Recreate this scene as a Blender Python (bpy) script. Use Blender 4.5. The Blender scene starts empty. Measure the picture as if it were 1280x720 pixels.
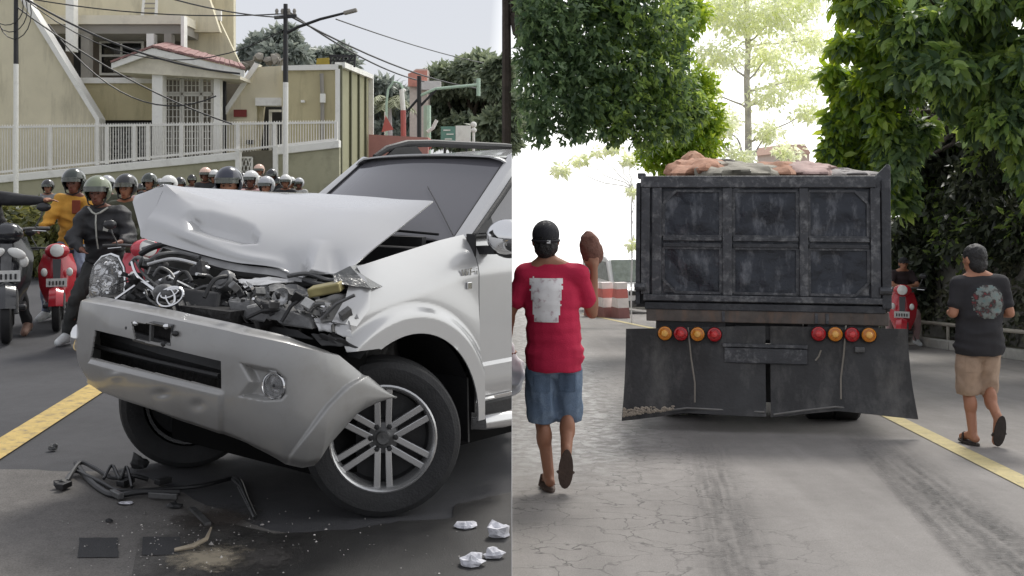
import bpy, bmesh, math, random
import numpy as np
from mathutils import Vector, Matrix, Euler, noise
from mathutils.bvhtree import BVHTree

R = math.radians
random.seed(7)
rng = np.random.default_rng(7)
scene = bpy.context.scene
COL = scene.collection

# ------------------------------------------------------------------ camera
FPX, CX, HY, EYE = 1400.0, 640.0, 228.0, 1.65      # focal length and horizon in photo pixels, eye height in metres
cam = bpy.data.cameras.new('camera')
cam.sensor_width = 36.0
cam.lens = 36.0 * FPX / 1280.0
cam.shift_y = -(360.0 - HY) / 1280.0
cam.clip_end = 2000.0
camo = bpy.data.objects.new('camera', cam)
camo.location = (0, 0, EYE)
camo.rotation_euler = (R(90), 0, 0)
COL.objects.link(camo)
scene.camera = camo

# ------------------------------------------------------------------ sky and sun (bright overcast, sun behind thin cloud ahead on the right)
SUN_EL, SUN_AZ = R(52), R(16)           # azimuth clockwise from +Y
world = bpy.data.worlds.new('World')
scene.world = world
world.use_nodes = True
nt = world.node_tree
for n in list(nt.nodes):
    nt.nodes.remove(n)
wo = nt.nodes.new('ShaderNodeOutputWorld')
bg = nt.nodes.new('ShaderNodeBackground')
bg.inputs['Strength'].default_value = 0.12
sky = nt.nodes.new('ShaderNodeTexSky')
sky.sky_type = 'NISHITA'
sky.sun_disc = False
sky.sun_elevation = SUN_EL
sky.sun_rotation = SUN_AZ
tc = nt.nodes.new('ShaderNodeTexCoord')
nz = nt.nodes.new('ShaderNodeTexNoise')
nz.inputs['Scale'].default_value = 1.6
nz.inputs['Detail'].default_value = 5
nt.links.new(tc.outputs['Generated'], nz.inputs['Vector'])
# cloud cover thins towards the sun, which stands ahead on the right
dot = nt.nodes.new('ShaderNodeVectorMath')
dot.operation = 'DOT_PRODUCT'
dot.inputs[1].default_value = (0.85, 0.50, 0.0)
nt.links.new(tc.outputs['Generated'], dot.inputs[0])
add = nt.nodes.new('ShaderNodeMath')
add.operation = 'MULTIPLY_ADD'
add.inputs[1].default_value = 0.04
nt.links.new(nz.outputs['Fac'], add.inputs[0])
nt.links.new(dot.outputs['Value'], add.inputs[2])
ramp = nt.nodes.new('ShaderNodeValToRGB')
cr = ramp.color_ramp
cr.elements[0].position = 0.500
cr.elements[0].color = (0.41, 0.415, 0.44, 1)
cr.elements[1].position = 0.545
cr.elements[1].color = (1.15, 1.15, 1.13, 1)
nt.links.new(add.outputs[0], ramp.inputs['Fac'])
sc_ = nt.nodes.new('ShaderNodeVectorMath')
sc_.operation = 'SCALE'
sc_.inputs['Scale'].default_value = 9.5
nt.links.new(ramp.outputs['Color'], sc_.inputs[0])
mx = nt.nodes.new('ShaderNodeMix')
mx.data_type = 'RGBA'
mx.inputs['Factor'].default_value = 0.93
nt.links.new(sky.outputs['Color'], mx.inputs['A'])
nt.links.new(sc_.outputs['Vector'], mx.inputs['B'])
nt.links.new(mx.outputs['Result'], bg.inputs['Color'])
nt.links.new(bg.outputs['Background'], wo.inputs['Surface'])

sun = bpy.data.lights.new('sun', 'SUN')
sun.energy = 1.5
sun.angle = R(14)
sun.color = (1.0, 0.96, 0.9)
suno = bpy.data.objects.new('sun', sun)
sd = Vector((math.sin(SUN_AZ) * math.cos(SUN_EL), math.cos(SUN_AZ) * math.cos(SUN_EL), math.sin(SUN_EL)))
suno.rotation_euler = sd.to_track_quat('Z', 'Y').to_euler()
COL.objects.link(suno)

vs = scene.view_settings
vs.view_transform = 'Standard'
vs.look = 'None'
vs.exposure = 0.60
vs.gamma = 1.0
vs.use_curve_mapping = False

# ------------------------------------------------------------------ helpers
def W(px, py, Y):
    return Vector(((px - CX) / FPX * Y, Y, EYE - (py - HY) / FPX * Y))

def gl(Y):                       # road height in the left half: level, climbing gently further off
    return max(0.0, (Y - 15.0) * 0.022)

RS, R0 = 0.078, 0.23
def gr(Y):                       # road height in the right half: a steady downhill
    return R0 - RS * Y

def G(px, py):                   # pixel on the level left road
    Y = FPX * EYE / (py - HY)
    return Vector(((px - CX) / FPX * Y, Y, 0.0))

def GR(px, py):                  # pixel on the downhill right road
    k = (py - HY) / FPX
    Y = (EYE - R0) / (k - RS)
    return Vector(((px - CX) / FPX * Y, Y, gr(Y)))

def lin(c):
    return tuple(((x / 255.0) / 12.92 if x / 255.0 < 0.04045 else ((x / 255.0 + 0.055) / 1.055) ** 2.4) for x in c)

MATS = {}
def M(name, col, rough=0.6, metal=0.0, var=0.12, scale=6.0, bump=0.0, bscale=60.0, spec=0.5, coat=0.0,
      trans=0.0, alpha=1.0, dirt=None, dirt_scale=3.0, dirt_amt=0.5, island=0.0, rvar=0.0, emit=None, emit_s=0.0, coords='Object', streak=None):
    if name in MATS:
        return MATS[name]
    m = bpy.data.materials.new(name)
    m.use_nodes = True
    t = m.node_tree
    b = t.nodes['Principled BSDF']
    L = t.links.new
    b.inputs['Roughness'].default_value = rough
    b.inputs['Metallic'].default_value = metal
    b.inputs['Specular IOR Level'].default_value = spec
    b.inputs['Coat Weight'].default_value = coat
    b.inputs['Coat Roughness'].default_value = 0.06
    if trans:
        b.inputs['Transmission Weight'].default_value = trans
    if alpha < 1:
        b.inputs['Alpha'].default_value = alpha
    if emit:
        b.inputs['Emission Color'].default_value = (*emit, 1)
        b.inputs['Emission Strength'].default_value = emit_s
    c = t.nodes.new('ShaderNodeTexCoord')
    n1 = t.nodes.new('ShaderNodeTexNoise')
    n1.inputs['Scale'].default_value = scale
    n1.inputs['Detail'].default_value = 6
    n1.inputs['Roughness'].default_value = 0.62
    L(c.outputs[coords], n1.inputs['Vector'])
    mr = t.nodes.new('ShaderNodeMapRange')
    mr.inputs['From Min'].default_value = 0.28
    mr.inputs['From Max'].default_value = 0.72
    mr.inputs['To Min'].default_value = 1 - var
    mr.inputs['To Max'].default_value = 1 + var
    L(n1.outputs['Fac'], mr.inputs['Value'])
    last = mr.outputs['Result']
    if island:
        g = t.nodes.new('ShaderNodeNewGeometry')
        m2 = t.nodes.new('ShaderNodeMapRange')
        m2.inputs['To Min'].default_value = 1 - island
        m2.inputs['To Max'].default_value = 1 + island
        L(g.outputs['Random Per Island'], m2.inputs['Value'])
        mm = t.nodes.new('ShaderNodeMath')
        mm.operation = 'MULTIPLY'
        L(last, mm.inputs[0])
        L(m2.outputs['Result'], mm.inputs[1])
        last = mm.outputs[0]
    vm = t.nodes.new('ShaderNodeVectorMath')
    vm.operation = 'SCALE'
    vm.inputs[0].default_value = col[:3]
    L(last, vm.inputs['Scale'])
    out = vm.outputs['Vector']
    if dirt:
        n2 = t.nodes.new('ShaderNodeTexNoise')
        n2.inputs['Scale'].default_value = dirt_scale
        n2.inputs['Detail'].default_value = 9
        n2.inputs['Roughness'].default_value = 0.7
        if streak:
            mpn = t.nodes.new('ShaderNodeMapping')
            mpn.inputs['Scale'].default_value = streak
            L(c.outputs[coords], mpn.inputs['Vector'])
            L(mpn.outputs['Vector'], n2.inputs['Vector'])
        else:
            L(c.outputs[coords], n2.inputs['Vector'])
        rp = t.nodes.new('ShaderNodeMapRange')
        rp.inputs['From Min'].default_value = 0.5
        rp.inputs['From Max'].default_value = 0.68
        rp.inputs['To Max'].default_value = dirt_amt
        L(n2.outputs['Fac'], rp.inputs['Value'])
        mixn = t.nodes.new('ShaderNodeMix')
        mixn.data_type = 'RGBA'
        L(rp.outputs['Result'], mixn.inputs['Factor'])
        L(out, mixn.inputs['A'])
        mixn.inputs['B'].default_value = (*dirt, 1)
        out = mixn.outputs['Result']
    L(out, b.inputs['Base Color'])
    if rvar:
        m3 = t.nodes.new('ShaderNodeMapRange')
        m3.inputs['From Min'].default_value = 0.3
        m3.inputs['From Max'].default_value = 0.7
        m3.inputs['To Min'].default_value = max(0.02, rough - rvar)
        m3.inputs['To Max'].default_value = min(1, rough + rvar)
        L(n1.outputs['Fac'], m3.inputs['Value'])
        L(m3.outputs['Result'], b.inputs['Roughness'])
    if bump:
        n3 = t.nodes.new('ShaderNodeTexNoise')
        n3.inputs['Scale'].default_value = bscale
        n3.inputs['Detail'].default_value = 4
        L(c.outputs[coords], n3.inputs['Vector'])
        bp = t.nodes.new('ShaderNodeBump')
        bp.inputs['Strength'].default_value = bump
        bp.inputs['Distance'].default_value = 0.02
        L(n3.outputs['Fac'], bp.inputs['Height'])
        L(bp.outputs['Normal'], b.inputs['Normal'])
    MATS[name] = m
    return m

def leafmat(name, col, col2, trans=0.35):
    if name in MATS:
        return MATS[name]
    m = bpy.data.materials.new(name)
    m.use_nodes = True
    t = m.node_tree
    b = t.nodes['Principled BSDF']
    L = t.links.new
    g = t.nodes.new('ShaderNodeNewGeometry')
    rp = t.nodes.new('ShaderNodeValToRGB')
    rp.color_ramp.elements[0].color = (*col, 1)
    rp.color_ramp.elements[1].color = (*col2, 1)
    L(g.outputs['Random Per Island'], rp.inputs['Fac'])
    b.inputs['Roughness'].default_value = 0.42
    L(rp.outputs['Color'], b.inputs['Base Color'])
    tr = t.nodes.new('ShaderNodeBsdfTranslucent')
    hs = t.nodes.new('ShaderNodeHueSaturation')
    hs.inputs['Hue'].default_value = 0.47
    hs.inputs['Saturation'].default_value = 1.15
    hs.inputs['Value'].default_value = 1.8
    L(rp.outputs['Color'], hs.inputs['Color'])
    L(hs.outputs['Color'], tr.inputs['Color'])
    mxs = t.nodes.new('ShaderNodeMixShader')
    mxs.inputs['Fac'].default_value = trans
    L(b.outputs['BSDF'], mxs.inputs[1])
    L(tr.outputs['BSDF'], mxs.inputs[2])
    L(mxs.outputs['Shader'], t.nodes['Material Output'].inputs['Surface'])
    MATS[name] = m
    return m

class MB:
    """collects shapes and links them as one mesh object"""
    def __init__(s):
        s.v, s.f = [], []
    def add(s, vs, fs, m=None):
        k = len(s.v)
        if m is not None:
            vs = [m @ Vector(p) for p in vs]
        s.v += [tuple(p) for p in vs]
        s.f += [tuple(i + k for i in f) for f in fs]
        return s
    def box(s, c, d, rot=None, m=None):
        x, y, z = d[0] / 2, d[1] / 2, d[2] / 2
        vs = [Vector(p) for p in ((-x, -y, -z), (x, -y, -z), (x, y, -z), (-x, y, -z), (-x, -y, z), (x, -y, z), (x, y, z), (-x, y, z))]
        if rot is not None:
            e = Euler(rot).to_matrix()
            vs = [e @ p for p in vs]
        c = Vector(c)
        vs = [p + c for p in vs]
        return s.add(vs, [(3, 2, 1, 0), (4, 5, 6, 7), (0, 1, 5, 4), (1, 2, 6, 5), (2, 3, 7, 6), (3, 0, 4, 7)], m)
    def bar(s, a, b, w, h=None, m=None):
        """box beam from a to b, w across, h high"""
        a, b = Vector(a), Vector(b)
        h = w if h is None else h
        d = (b - a).normalized()
        up = Vector((0, 0, 1)) if abs(d.z) < 0.95 else Vector((0, 1, 0))
        sx = d.cross(up).normalized() * w / 2
        sz = sx.cross(d).normalized() * h / 2
        vs = [a - sx - sz, a + sx - sz, a + sx + sz, a - sx + sz, b - sx - sz, b + sx - sz, b + sx + sz, b - sx + sz]
        return s.add(vs, [(3, 2, 1, 0), (4, 5, 6, 7), (0, 1, 5, 4), (1, 2, 6, 5), (2, 3, 7, 6), (3, 0, 4, 7)], m)
    def slab(s, pts, vec, m=None):
        """polygon extruded by vec"""
        n = len(pts)
        vec = Vector(vec)
        a = [Vector(p) for p in pts]
        vs = a + [p + vec for p in a]
        fs = [tuple(range(n))[::-1], tuple(range(n, 2 * n))]
        fs += [(i, (i + 1) % n, n + (i + 1) % n, n + i) for i in range(n)]
        return s.add(vs, fs, m)
    def tube(s, pts, r, n=8, cap=True, m=None):
        pts = [Vector(p) for p in pts]
        k = len(pts)
        rr = r if isinstance(r, (list, tuple)) else [r] * k
        vs, fs = [], []
        ref = None
        for i, p in enumerate(pts):
            d = (pts[min(i + 1, k - 1)] - pts[max(i - 1, 0)])
            if d.length < 1e-9:
                d = Vector((0, 0, 1))
            d.normalize()
            if ref is None:
                ref = Vector((0, 0, 1)) if abs(d.z) < 0.9 else Vector((1, 0, 0))
            a = d.cross(ref)
            if a.length < 1e-6:
                a = d.orthogonal()
            a.normalize()
            ref = a.cross(d).normalized()
            for j in range(n):
                t = 2 * math.pi * j / n
                vs.append(p + (a * math.cos(t) + ref * math.sin(t)) * rr[i])
        for i in range(k - 1):
            for j in range(n):
                j2 = (j + 1) % n
                fs.append((i * n + j, i * n + j2, (i + 1) * n + j2, (i + 1) * n + j))
        if cap:
            fs.append(tuple(range(n))[::-1])
            fs.append(tuple((k - 1) * n + j for j in range(n)))
        return s.add(vs, fs, m)
    def lathe(s, prof, n=24, m=None, closed=False, a0=0.0, a1=2 * math.pi):
        """profile (r, z) turned about z"""
        full = abs(a1 - a0 - 2 * math.pi) < 1e-6
        cols = n if full else n + 1
        vs, fs = [], []
        for j in range(cols):
            t = a0 + (a1 - a0) * j / n
            for r, z in prof:
                vs.append((r * math.cos(t), r * math.sin(t), z))
        k = len(prof)
        for j in range(n):
            j2 = (j + 1) % cols
            for i in range(k - 1):
                fs.append((j * k + i, j2 * k + i, j2 * k + i + 1, j * k + i + 1))
            if closed:
                fs.append((j * k + k - 1, j2 * k + k - 1, j2 * k, j * k))
        return s.add(vs, fs, m)
    def ell(s, c, rad, nu=12, nv=8, rot=None, m=None):
        e = Euler(rot).to_matrix() if rot is not None else Matrix.Identity(3)
        c = Vector(c)
        vs, fs = [], []
        vs.append(c + e @ Vector((0, 0, rad[2])))
        for i in range(1, nv):
            p = math.pi * i / nv
            for j in range(nu):
                t = 2 * math.pi * j / nu
                vs.append(c + e @ Vector((rad[0] * math.sin(p) * math.cos(t), rad[1] * math.sin(p) * math.sin(t), rad[2] * math.cos(p))))
        vs.append(c + e @ Vector((0, 0, -rad[2])))
        for j in range(nu):
            fs.append((0, 1 + j, 1 + (j + 1) % nu))
        for i in range(nv - 2):
            for j in range(nu):
                a = 1 + i * nu
                fs.append((a + j, a + nu + j, a + nu + (j + 1) % nu, a + (j + 1) % nu))
        a = 1 + (nv - 2) * nu
        for j in range(nu):
            fs.append((len(vs) - 1, a + (j + 1) % nu, a + j))
        return s.add(vs, fs, m)
    def cap(s, a, b, ra, rb, n=10):
        """tapered capsule"""
        a, b = Vector(a), Vector(b)
        d = (b - a)
        if d.length < 1e-6:
            return s.ell(a, (ra, ra, ra), n, 6)
        d.normalize()
        pts, rr = [], []
        for t in (-1, -0.8, -0.45):
            pts.append(a + d * ra * t); rr.append(max(0.08 * ra, ra * math.sqrt(max(0, 1 - t * t))))
        for t in (0, 0.25, 0.5, 0.75, 1):
            pts.append(a.lerp(b, t)); rr.append(ra + (rb - ra) * t)
        for t in (0.45, 0.8, 1):
            pts.append(b + d * rb * t); rr.append(max(0.08 * rb, rb * math.sqrt(max(0, 1 - t * t))))
        return s.tube(pts, rr, n)
    def grid(s, P, mask=None, m=None):
        """P[i][j] points; mask[i][j] True keeps the cell"""
        ni, nj = len(P), len(P[0])
        vs = [p for row in P for p in row]
        fs = []
        for i in range(ni - 1):
            for j in range(nj - 1):
                if mask is None or mask[i][j]:
                    fs.append((i * nj + j, (i + 1) * nj + j, (i + 1) * nj + j + 1, i * nj + j + 1))
        return s.add(vs, fs, m)
    def build(s, name, mat, parent=None, smooth=False, bevel=0.0, solid=0.0, cutM=None, angle=35, segs=2, loc=None, fill=True):
        me = bpy.data.meshes.new(name)
        me.from_pydata(s.v, [], s.f)
        if solid or bevel or cutM is not None:
            bm = bmesh.new()
            bm.from_mesh(me)
            loose = [v for v in bm.verts if not v.link_faces]
            if loose:
                bmesh.ops.delete(bm, geom=loose, context='VERTS')
            if solid:
                bmesh.ops.recalc_face_normals(bm, faces=bm.faces)
                bm.normal_update()
                nv = {v: bm.verts.new(v.co - v.normal * solid) for v in bm.verts[:]}
                bnd = [e for e in bm.edges if e.is_boundary]
                for fc_ in bm.faces[:]:
                    bm.faces.new([nv[v] for v in reversed(fc_.verts)])
                for e in bnd:
                    a, b = e.verts
                    try:
                        bm.faces.new((a, b, nv[b], nv[a]))
                    except ValueError:
                        pass
            if bevel:
                bmesh.ops.recalc_face_normals(bm, faces=bm.faces)
                es = [e for e in bm.edges if len(e.link_faces) == 2 and e.calc_face_angle(0) > R(30)]
                if es:
                    bmesh.ops.bevel(bm, geom=es, offset=bevel, segments=segs, affect='EDGES', clamp_overlap=True, profile=0.5)
            if cutM is not None:
                inv = cutM.inverted()
                co = inv @ Vector((-0.001, 0, 0))
                no = (inv.to_3x3() @ Vector((1, 0, 0))).normalized()
                r = bmesh.ops.bisect_plane(bm, geom=bm.verts[:] + bm.edges[:] + bm.faces[:], plane_co=co, plane_no=no, clear_outer=True)
                if fill:
                    ed = [e for e in r['geom_cut'] if isinstance(e, bmesh.types.BMEdge)]
                    if ed:
                        try:
                            bmesh.ops.edgeloop_fill(bm, edges=ed)
                        except Exception:
                            pass
            bm.to_mesh(me)
            bm.free()
        if not me.polygons:
            bpy.data.meshes.remove(me)
            return None
        me.validate()
        bm = bmesh.new(); bm.from_mesh(me)
        bmesh.ops.recalc_face_normals(bm, faces=bm.faces)
        bm.to_mesh(me); bm.free()
        o = bpy.data.objects.new(name, me)
        COL.objects.link(o)
        me.materials.append(mat)
        if smooth:
            me.polygons.foreach_set('use_smooth', [True] * len(me.polygons))
            try:
                me.set_sharp_from_angle(angle=R(angle))
            except Exception:
                pass
        if parent is not None:
            o.parent = parent
        if loc is not None:
            o.location = loc
        return o

def tag(o, label, cat, group=None):
    o['label'] = label
    o['category'] = cat
    if group:
        o['group'] = group
    return o

def thing(name, label, cat, loc=(0, 0, 0), rot=(0, 0, 0), group=None):
    o = bpy.data.objects.new(name, None)
    o.empty_display_size = 0.1
    COL.objects.link(o)
    o.location = loc
    o.rotation_euler = rot
    return tag(o, label, cat, group)

def struct(o, kind='structure'):
    o['kind'] = kind
    return o

def RM(loc, rot):
    return Matrix.Translation(Vector(loc)) @ Euler(rot).to_matrix().to_4x4()

# organic shapes: overlapping closed forms fused to one skin by a voxel remesh, baked at the end
BLOBS = []
def blob(name, mb, mat, parent=None, voxel=0.012, smooth=6, wrinkle=0.0, wscale=9.0, wdir=(1, 1, 1), taper=None):
    me = bpy.data.meshes.new(name)
    me.from_pydata(mb.v, [], mb.f)
    bm = bmesh.new(); bm.from_mesh(me)
    bmesh.ops.recalc_face_normals(bm, faces=bm.faces)
    bm.to_mesh(me); bm.free()
    o = bpy.data.objects.new(name, me)
    COL.objects.link(o)
    me.materials.append(mat)
    if parent is not None:
        o.parent = parent
    md = o.modifiers.new('r', 'REMESH')
    md.mode = 'VOXEL'
    md.voxel_size = voxel
    ms = o.modifiers.new('s', 'SMOOTH')
    ms.factor = 0.5
    ms.iterations = smooth
    BLOBS.append((o, wrinkle, wscale, wdir))
    return o

def bake_blobs():
    bpy.context.view_layer.update()
    dg = bpy.context.evaluated_depsgraph_get()
    for o, wr, ws, wd in BLOBS:
        me = bpy.data.meshes.new_from_object(o.evaluated_get(dg), depsgraph=dg)
        mat = o.data.materials[0]
        if wr:
            n = len(me.vertices)
            nor = [v.normal.copy() for v in me.vertices]
            for v, nn in zip(me.vertices, nor):
                q = Vector((v.co.x * wd[0], v.co.y * wd[1], v.co.z * wd[2])) * ws + Vector((sum(map(ord, o.name)) % 17, 0, 0))
                h = .55 - abs(noise.noise(q)) * 1.9 + 0.45 * noise.noise(q * 1.7)
                lo = max(0.0, min(1.0, (1.25 - v.co.z) / .4)) if wr < .015 else .5
                v.co += nn * (h * wr * (.6 + 1.0 * lo))
        hz = HEMS.get(o.name)
        if hz is not None:
            for v in me.vertices:
                if v.co.z < hz:
                    v.co.z = hz + (v.co.z - hz) * .04 + .003 * math.sin(v.co.x * 40)
        me.polygons.foreach_set('use_smooth', [True] * len(me.polygons))
        if not me.materials:
            me.materials.append(mat)
        o.modifiers.clear()
        o.data = me
    BLOBS.clear()

def copy_tree(o, parent=None):
    c = o.copy()
    COL.objects.link(c)
    c.parent = parent
    for ch in list(o.children):
        copy_tree(ch, c)
    return c
# ------------------------------------------------------------------ roads
def asphalt(name, col, light=0.25, rough=0.85, wet=None, crack=0.0, patch=0.25, streak=0.0, fade=None):
    m = bpy.data.materials.new(name)
    m.use_nodes = True
    t = m.node_tree
    b = t.nodes['Principled BSDF']
    L = t.links.new
    c = t.nodes.new('ShaderNodeTexCoord')
    def nz(s, d=6, r=0.6, st=None):
        n = t.nodes.new('ShaderNodeTexNoise')
        n.inputs['Scale'].default_value = s
        n.inputs['Detail'].default_value = d
        n.inputs['Roughness'].default_value = r
        if st:
            mp = t.nodes.new('ShaderNodeMapping')
            mp.inputs['Scale'].default_value = st
            L(c.outputs['Object'], mp.inputs['Vector'])
            L(mp.outputs['Vector'], n.inputs['Vector'])
        else:
            L(c.outputs['Object'], n.inputs['Vector'])
        return n
    def mr(src, a, bb, lo, hi):
        r_ = t.nodes.new('ShaderNodeMapRange')
        r_.inputs['From Min'].default_value = a
        r_.inputs['From Max'].default_value = bb
        r_.inputs['To Min'].default_value = lo
        r_.inputs['To Max'].default_value = hi
        L(src, r_.inputs['Value'])
        return r_.outputs['Result']
    def mul(a, bb):
        k = t.nodes.new('ShaderNodeMath')
        k.operation = 'MULTIPLY'
        L(a, k.inputs[0]); L(bb, k.inputs[1])
        return k.outputs[0]
    fine = nz(140, 3, 0.7)
    mid = nz(9, 8, 0.65)
    big = nz(0.7, 5, 0.6)
    f = mul(mr(fine.outputs['Fac'], 0.3, 0.7, 1 - light, 1 + light), mr(mid.outputs['Fac'], 0.3, 0.7, 1 - patch * 0.6, 1 + patch * 0.6))
    f = mul(f, mr(big.outputs['Fac'], 0.35, 0.65, 1 - patch, 1 + patch))
    if streak:
        sn = nz(3.2, 4, 0.6, (1.0, 0.05, 1.0))
        f = mul(f, mr(sn.outputs['Fac'], 0.35, 0.65, 1 - streak, 1 + streak))
    bumpsrc = fine.outputs['Fac']
    if crack:
        sep = t.nodes.new('ShaderNodeSeparateXYZ')
        L(c.outputs['Object'], sep.inputs['Vector'])
        wob = nz(2.2, 4, 0.6)
        va = t.nodes.new('ShaderNodeVectorMath'); va.operation = 'MULTIPLY_ADD'
        L(wob.outputs['Color'], va.inputs[0]); va.inputs[1].default_value = (0.5, 0.5, 0.5); L(c.outputs['Object'], va.inputs[2])
        vo = t.nodes.new('ShaderNodeTexVoronoi'); vo.feature = 'DISTANCE_TO_EDGE'
        vo.inputs['Scale'].default_value = 3.6
        L(va.outputs['Vector'], vo.inputs['Vector'])
        line = mr(vo.outputs['Distance'], 0.0, 0.028, 1.0, 0.0)
        ar = mul(mr(sep.outputs['X'], 1.2, 1.8, 1.0, 0.0), mr(big.outputs['Fac'], 0.36, 0.5, 0.2, 1.0))
        am = mul(mul(line, ar), mr(mid.outputs['Fac'], 0.35, 0.55, 0.25, 1.0))
        f = mul(f, mr(am, 0.0, 1.0, 1.0, 1.0 - crack))
    vm = t.nodes.new('ShaderNodeVectorMath'); vm.operation = 'SCALE'
    vm.inputs[0].default_value = col
    L(f, vm.inputs['Scale'])
    L(vm.outputs['Vector'], b.inputs['Base Color'])
    b.inputs['Roughness'].default_value = rough
    b.inputs['Specular IOR Level'].default_value = 0.35
    if wet:
        x0, x1, y0, y1, rw = wet
        sep2 = t.nodes.new('ShaderNodeSeparateXYZ')
        L(c.outputs['Object'], sep2.inputs['Vector'])
        k = mul(mr(sep2.outputs['X'], x0, x1, 1.0, 0.0), mr(sep2.outputs['Y'], y0, y1, 0.0, 1.0))
        k = mul(k, mr(mid.outputs['Fac'], 0.38, 0.58, 0.25, 1.0))
        L(mr(k, 0, 1, rough, rw), b.inputs['Roughness'])
    if fade:
        sep3 = t.nodes.new('ShaderNodeSeparateXYZ')
        L(c.outputs['Object'], sep3.inputs['Vector'])
        wn = nz(5, 7, .7)
        ad = t.nodes.new('ShaderNodeMath'); ad.operation = 'MULTIPLY_ADD'; ad.inputs[1].default_value = .9
        L(wn.outputs['Fac'], ad.inputs[0]); L(sep3.outputs['X'], ad.inputs[2])
        L(mr(ad.outputs[0], fade[0] + .45, fade[1] + .45, 0.0, 1.0), b.inputs['Alpha'])
    bp = t.nodes.new('ShaderNodeBump')
    bp.inputs['Strength'].default_value = 0.35
    bp.inputs['Distance'].default_value = 0.008
    L(bumpsrc, bp.inputs['Height'])
    L(bp.outputs['Normal'], b.inputs['Normal'])
    MATS[name] = m
    return m

A_left = asphalt('asphalt_left', (0.062, 0.062, 0.066), light=0.22, patch=0.16)
A_near = asphalt('asphalt_old', (0.135, 0.127, 0.119), light=0.35, patch=0.22)
A_dark = asphalt('asphalt_oily', (0.032, 0.031, 0.030), light=0.5, rough=0.5, patch=0.3, fade=(-1.75, -0.95))
A_patch = asphalt('asphalt_patch', (0.045, 0.045, 0.047), light=0.3, patch=0.12)
A_right = asphalt('asphalt_right', (0.238, 0.224, 0.212), light=0.2, patch=0.10, crack=0.68, wet=(0.85, 1.6, 6.5, 8.5, 0.28), streak=0.09)
CONC = M('concrete', (0.36, 0.35, 0.33), 0.85, var=0.2, scale=3, bump=0.3)

rows = [-4, 2, 5, 8, 11, 15, 20, 26, 32, 40, 60, 90]
mb = MB()
mb.grid([[(-60, y, gl(y)), (-20, y, gl(y)), (-8, y, gl(y)), (-0.002, y, gl(y))] for y in rows])
road_left = struct(mb.build('road', A_left))
road_left['label'] = 'grey asphalt road under the crashed car'
mb = MB()
mb.grid([[(-0.002, y, gl(y) - 0.002), (-0.002, y, gr(y) - 0.3)] for y in rows[1:]])
struct(mb.build('road_bank', CONC))
mb = MB()
mb.grid([[(0.0, y, gr(y)), (4, y, gr(y)), (9, y, gr(y)), (40, y, gr(y))] for y in (-4, 2, 6, 10, 16, 24, 40, 70, 130)])
road_right = struct(mb.build('road', A_right))
road_right['label'] = 'light grey downhill road behind the dump truck'

def sheet(name, pts, mat, z, parent=None, fn=None, n=1):
    mb = MB()
    mb.add([(p[0], p[1], (fn(p[1]) if fn else 0) + z) for p in pts], [tuple(range(len(pts)))])
    return mb.build(name, mat, parent)

def jag(a, b, n, amp, seed):
    r_ = random.Random(seed)
    a, b = Vector(a), Vector(b)
    d = (b - a)
    nrm = Vector((-d.y, d.x, 0)).normalized()
    return [a.lerp(b, i / n) + nrm * r_.uniform(-amp, amp) for i in range(n)]

# older, lighter surface in the foreground and the oily stained one beneath the front wheel
p0, p1, p2, p3 = G(-260, 586), G(30, 588), G(170, 592), G(338, 664)
old = [*jag(p0, p1, 8, .006, 1), *jag(p1, p2, 8, .012, 2), *jag(p2, p3, 10, .02, 3), p3, G(450, 680), G(460, 800), G(-300, 800)]
struct(sheet('old_asphalt', old, A_near, 0.004)).parent = road_left
ol = [G(180, 640), G(260, 650), G(338, 667), *jag(G(342, 668), G(440, 664), 9, .012, 4), *jag(G(440, 664), G(500, 653), 8, .01, 5), *jag(G(500, 653), G(566, 650), 8, .004, 6),
      *jag(G(566, 649), G(567, 633), 4, .004, 7), *jag(G(567, 633), G(639.6, 616), 10, .012, 8), G(639.7, 616), G(639.7, 800), G(150, 800)]
struct(sheet('oily_asphalt', ol, A_dark, 0.007)).parent = road_left
for q in ((97, 674, 148, 699), (177, 673, 226, 696)):
    a, b, c, d = G(q[0], q[3]), G(q[2], q[3]), G(q[2] - 1, q[1]), G(q[0] + 2, q[1])
    pts = [*jag(a, b, 6, .004, q[0]), *jag(b, c, 4, .003, q[1]), *jag(c, d, 6, .004, q[2]), *jag(d, a, 4, .003, q[3])]
    struct(sheet('asphalt_patch', pts, A_patch, 0.008)).parent = road_left

YEL = M('road_yellow', (0.50, 0.36, 0.12), 0.75, var=0.2, scale=9, bump=0.3, dirt=(0.12, 0.11, 0.1), dirt_scale=14, dirt_amt=0.75)
YEL2 = M('road_yellow_pale', (0.50, 0.42, 0.21), 0.75, var=0.18, scale=9, bump=0.3, dirt=(0.15, 0.14, 0.13), dirt_scale=18, dirt_amt=0.6)
WHT = M('road_white', (0.55, 0.55, 0.53), 0.75, var=0.15, scale=7, dirt=(0.1, 0.1, 0.1), dirt_scale=10, dirt_amt=0.6)
def strip(name, line, w, mat, fn, z, parent):
    mb = MB()
    L_, R_ = [], []
    for i, p in enumerate(line):
        q0, q1 = Vector(line[max(0, i - 1)]), Vector(line[min(len(line) - 1, i + 1)])
        d = (q1 - q0); d.z = 0; d.normalize()
        s_ = Vector((d.y, -d.x, 0)) * w / 2
        p = Vector(p)
        a, b = p - s_, p + s_
        L_.append((a.x, a.y, fn(a.y) + z)); R_.append((b.x, b.y, fn(b.y) + z))
    mb.grid([L_, R_])
    o = mb.build(name, mat, parent)
    return struct(o)
a, b = G(0, 562), G(119, 487)
d = (b - a) / (b.y - a.y)
strip('road_marking', [a + d * (y - a.y) for y in (2.0, 4, 6, 8, 10, 12, 14.9)] + [a + d * (26 - a.y)], 0.21, YEL, gl, 0.011, road_left)
a, b = GR(1280, 603), GR(1098, 513)
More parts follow.
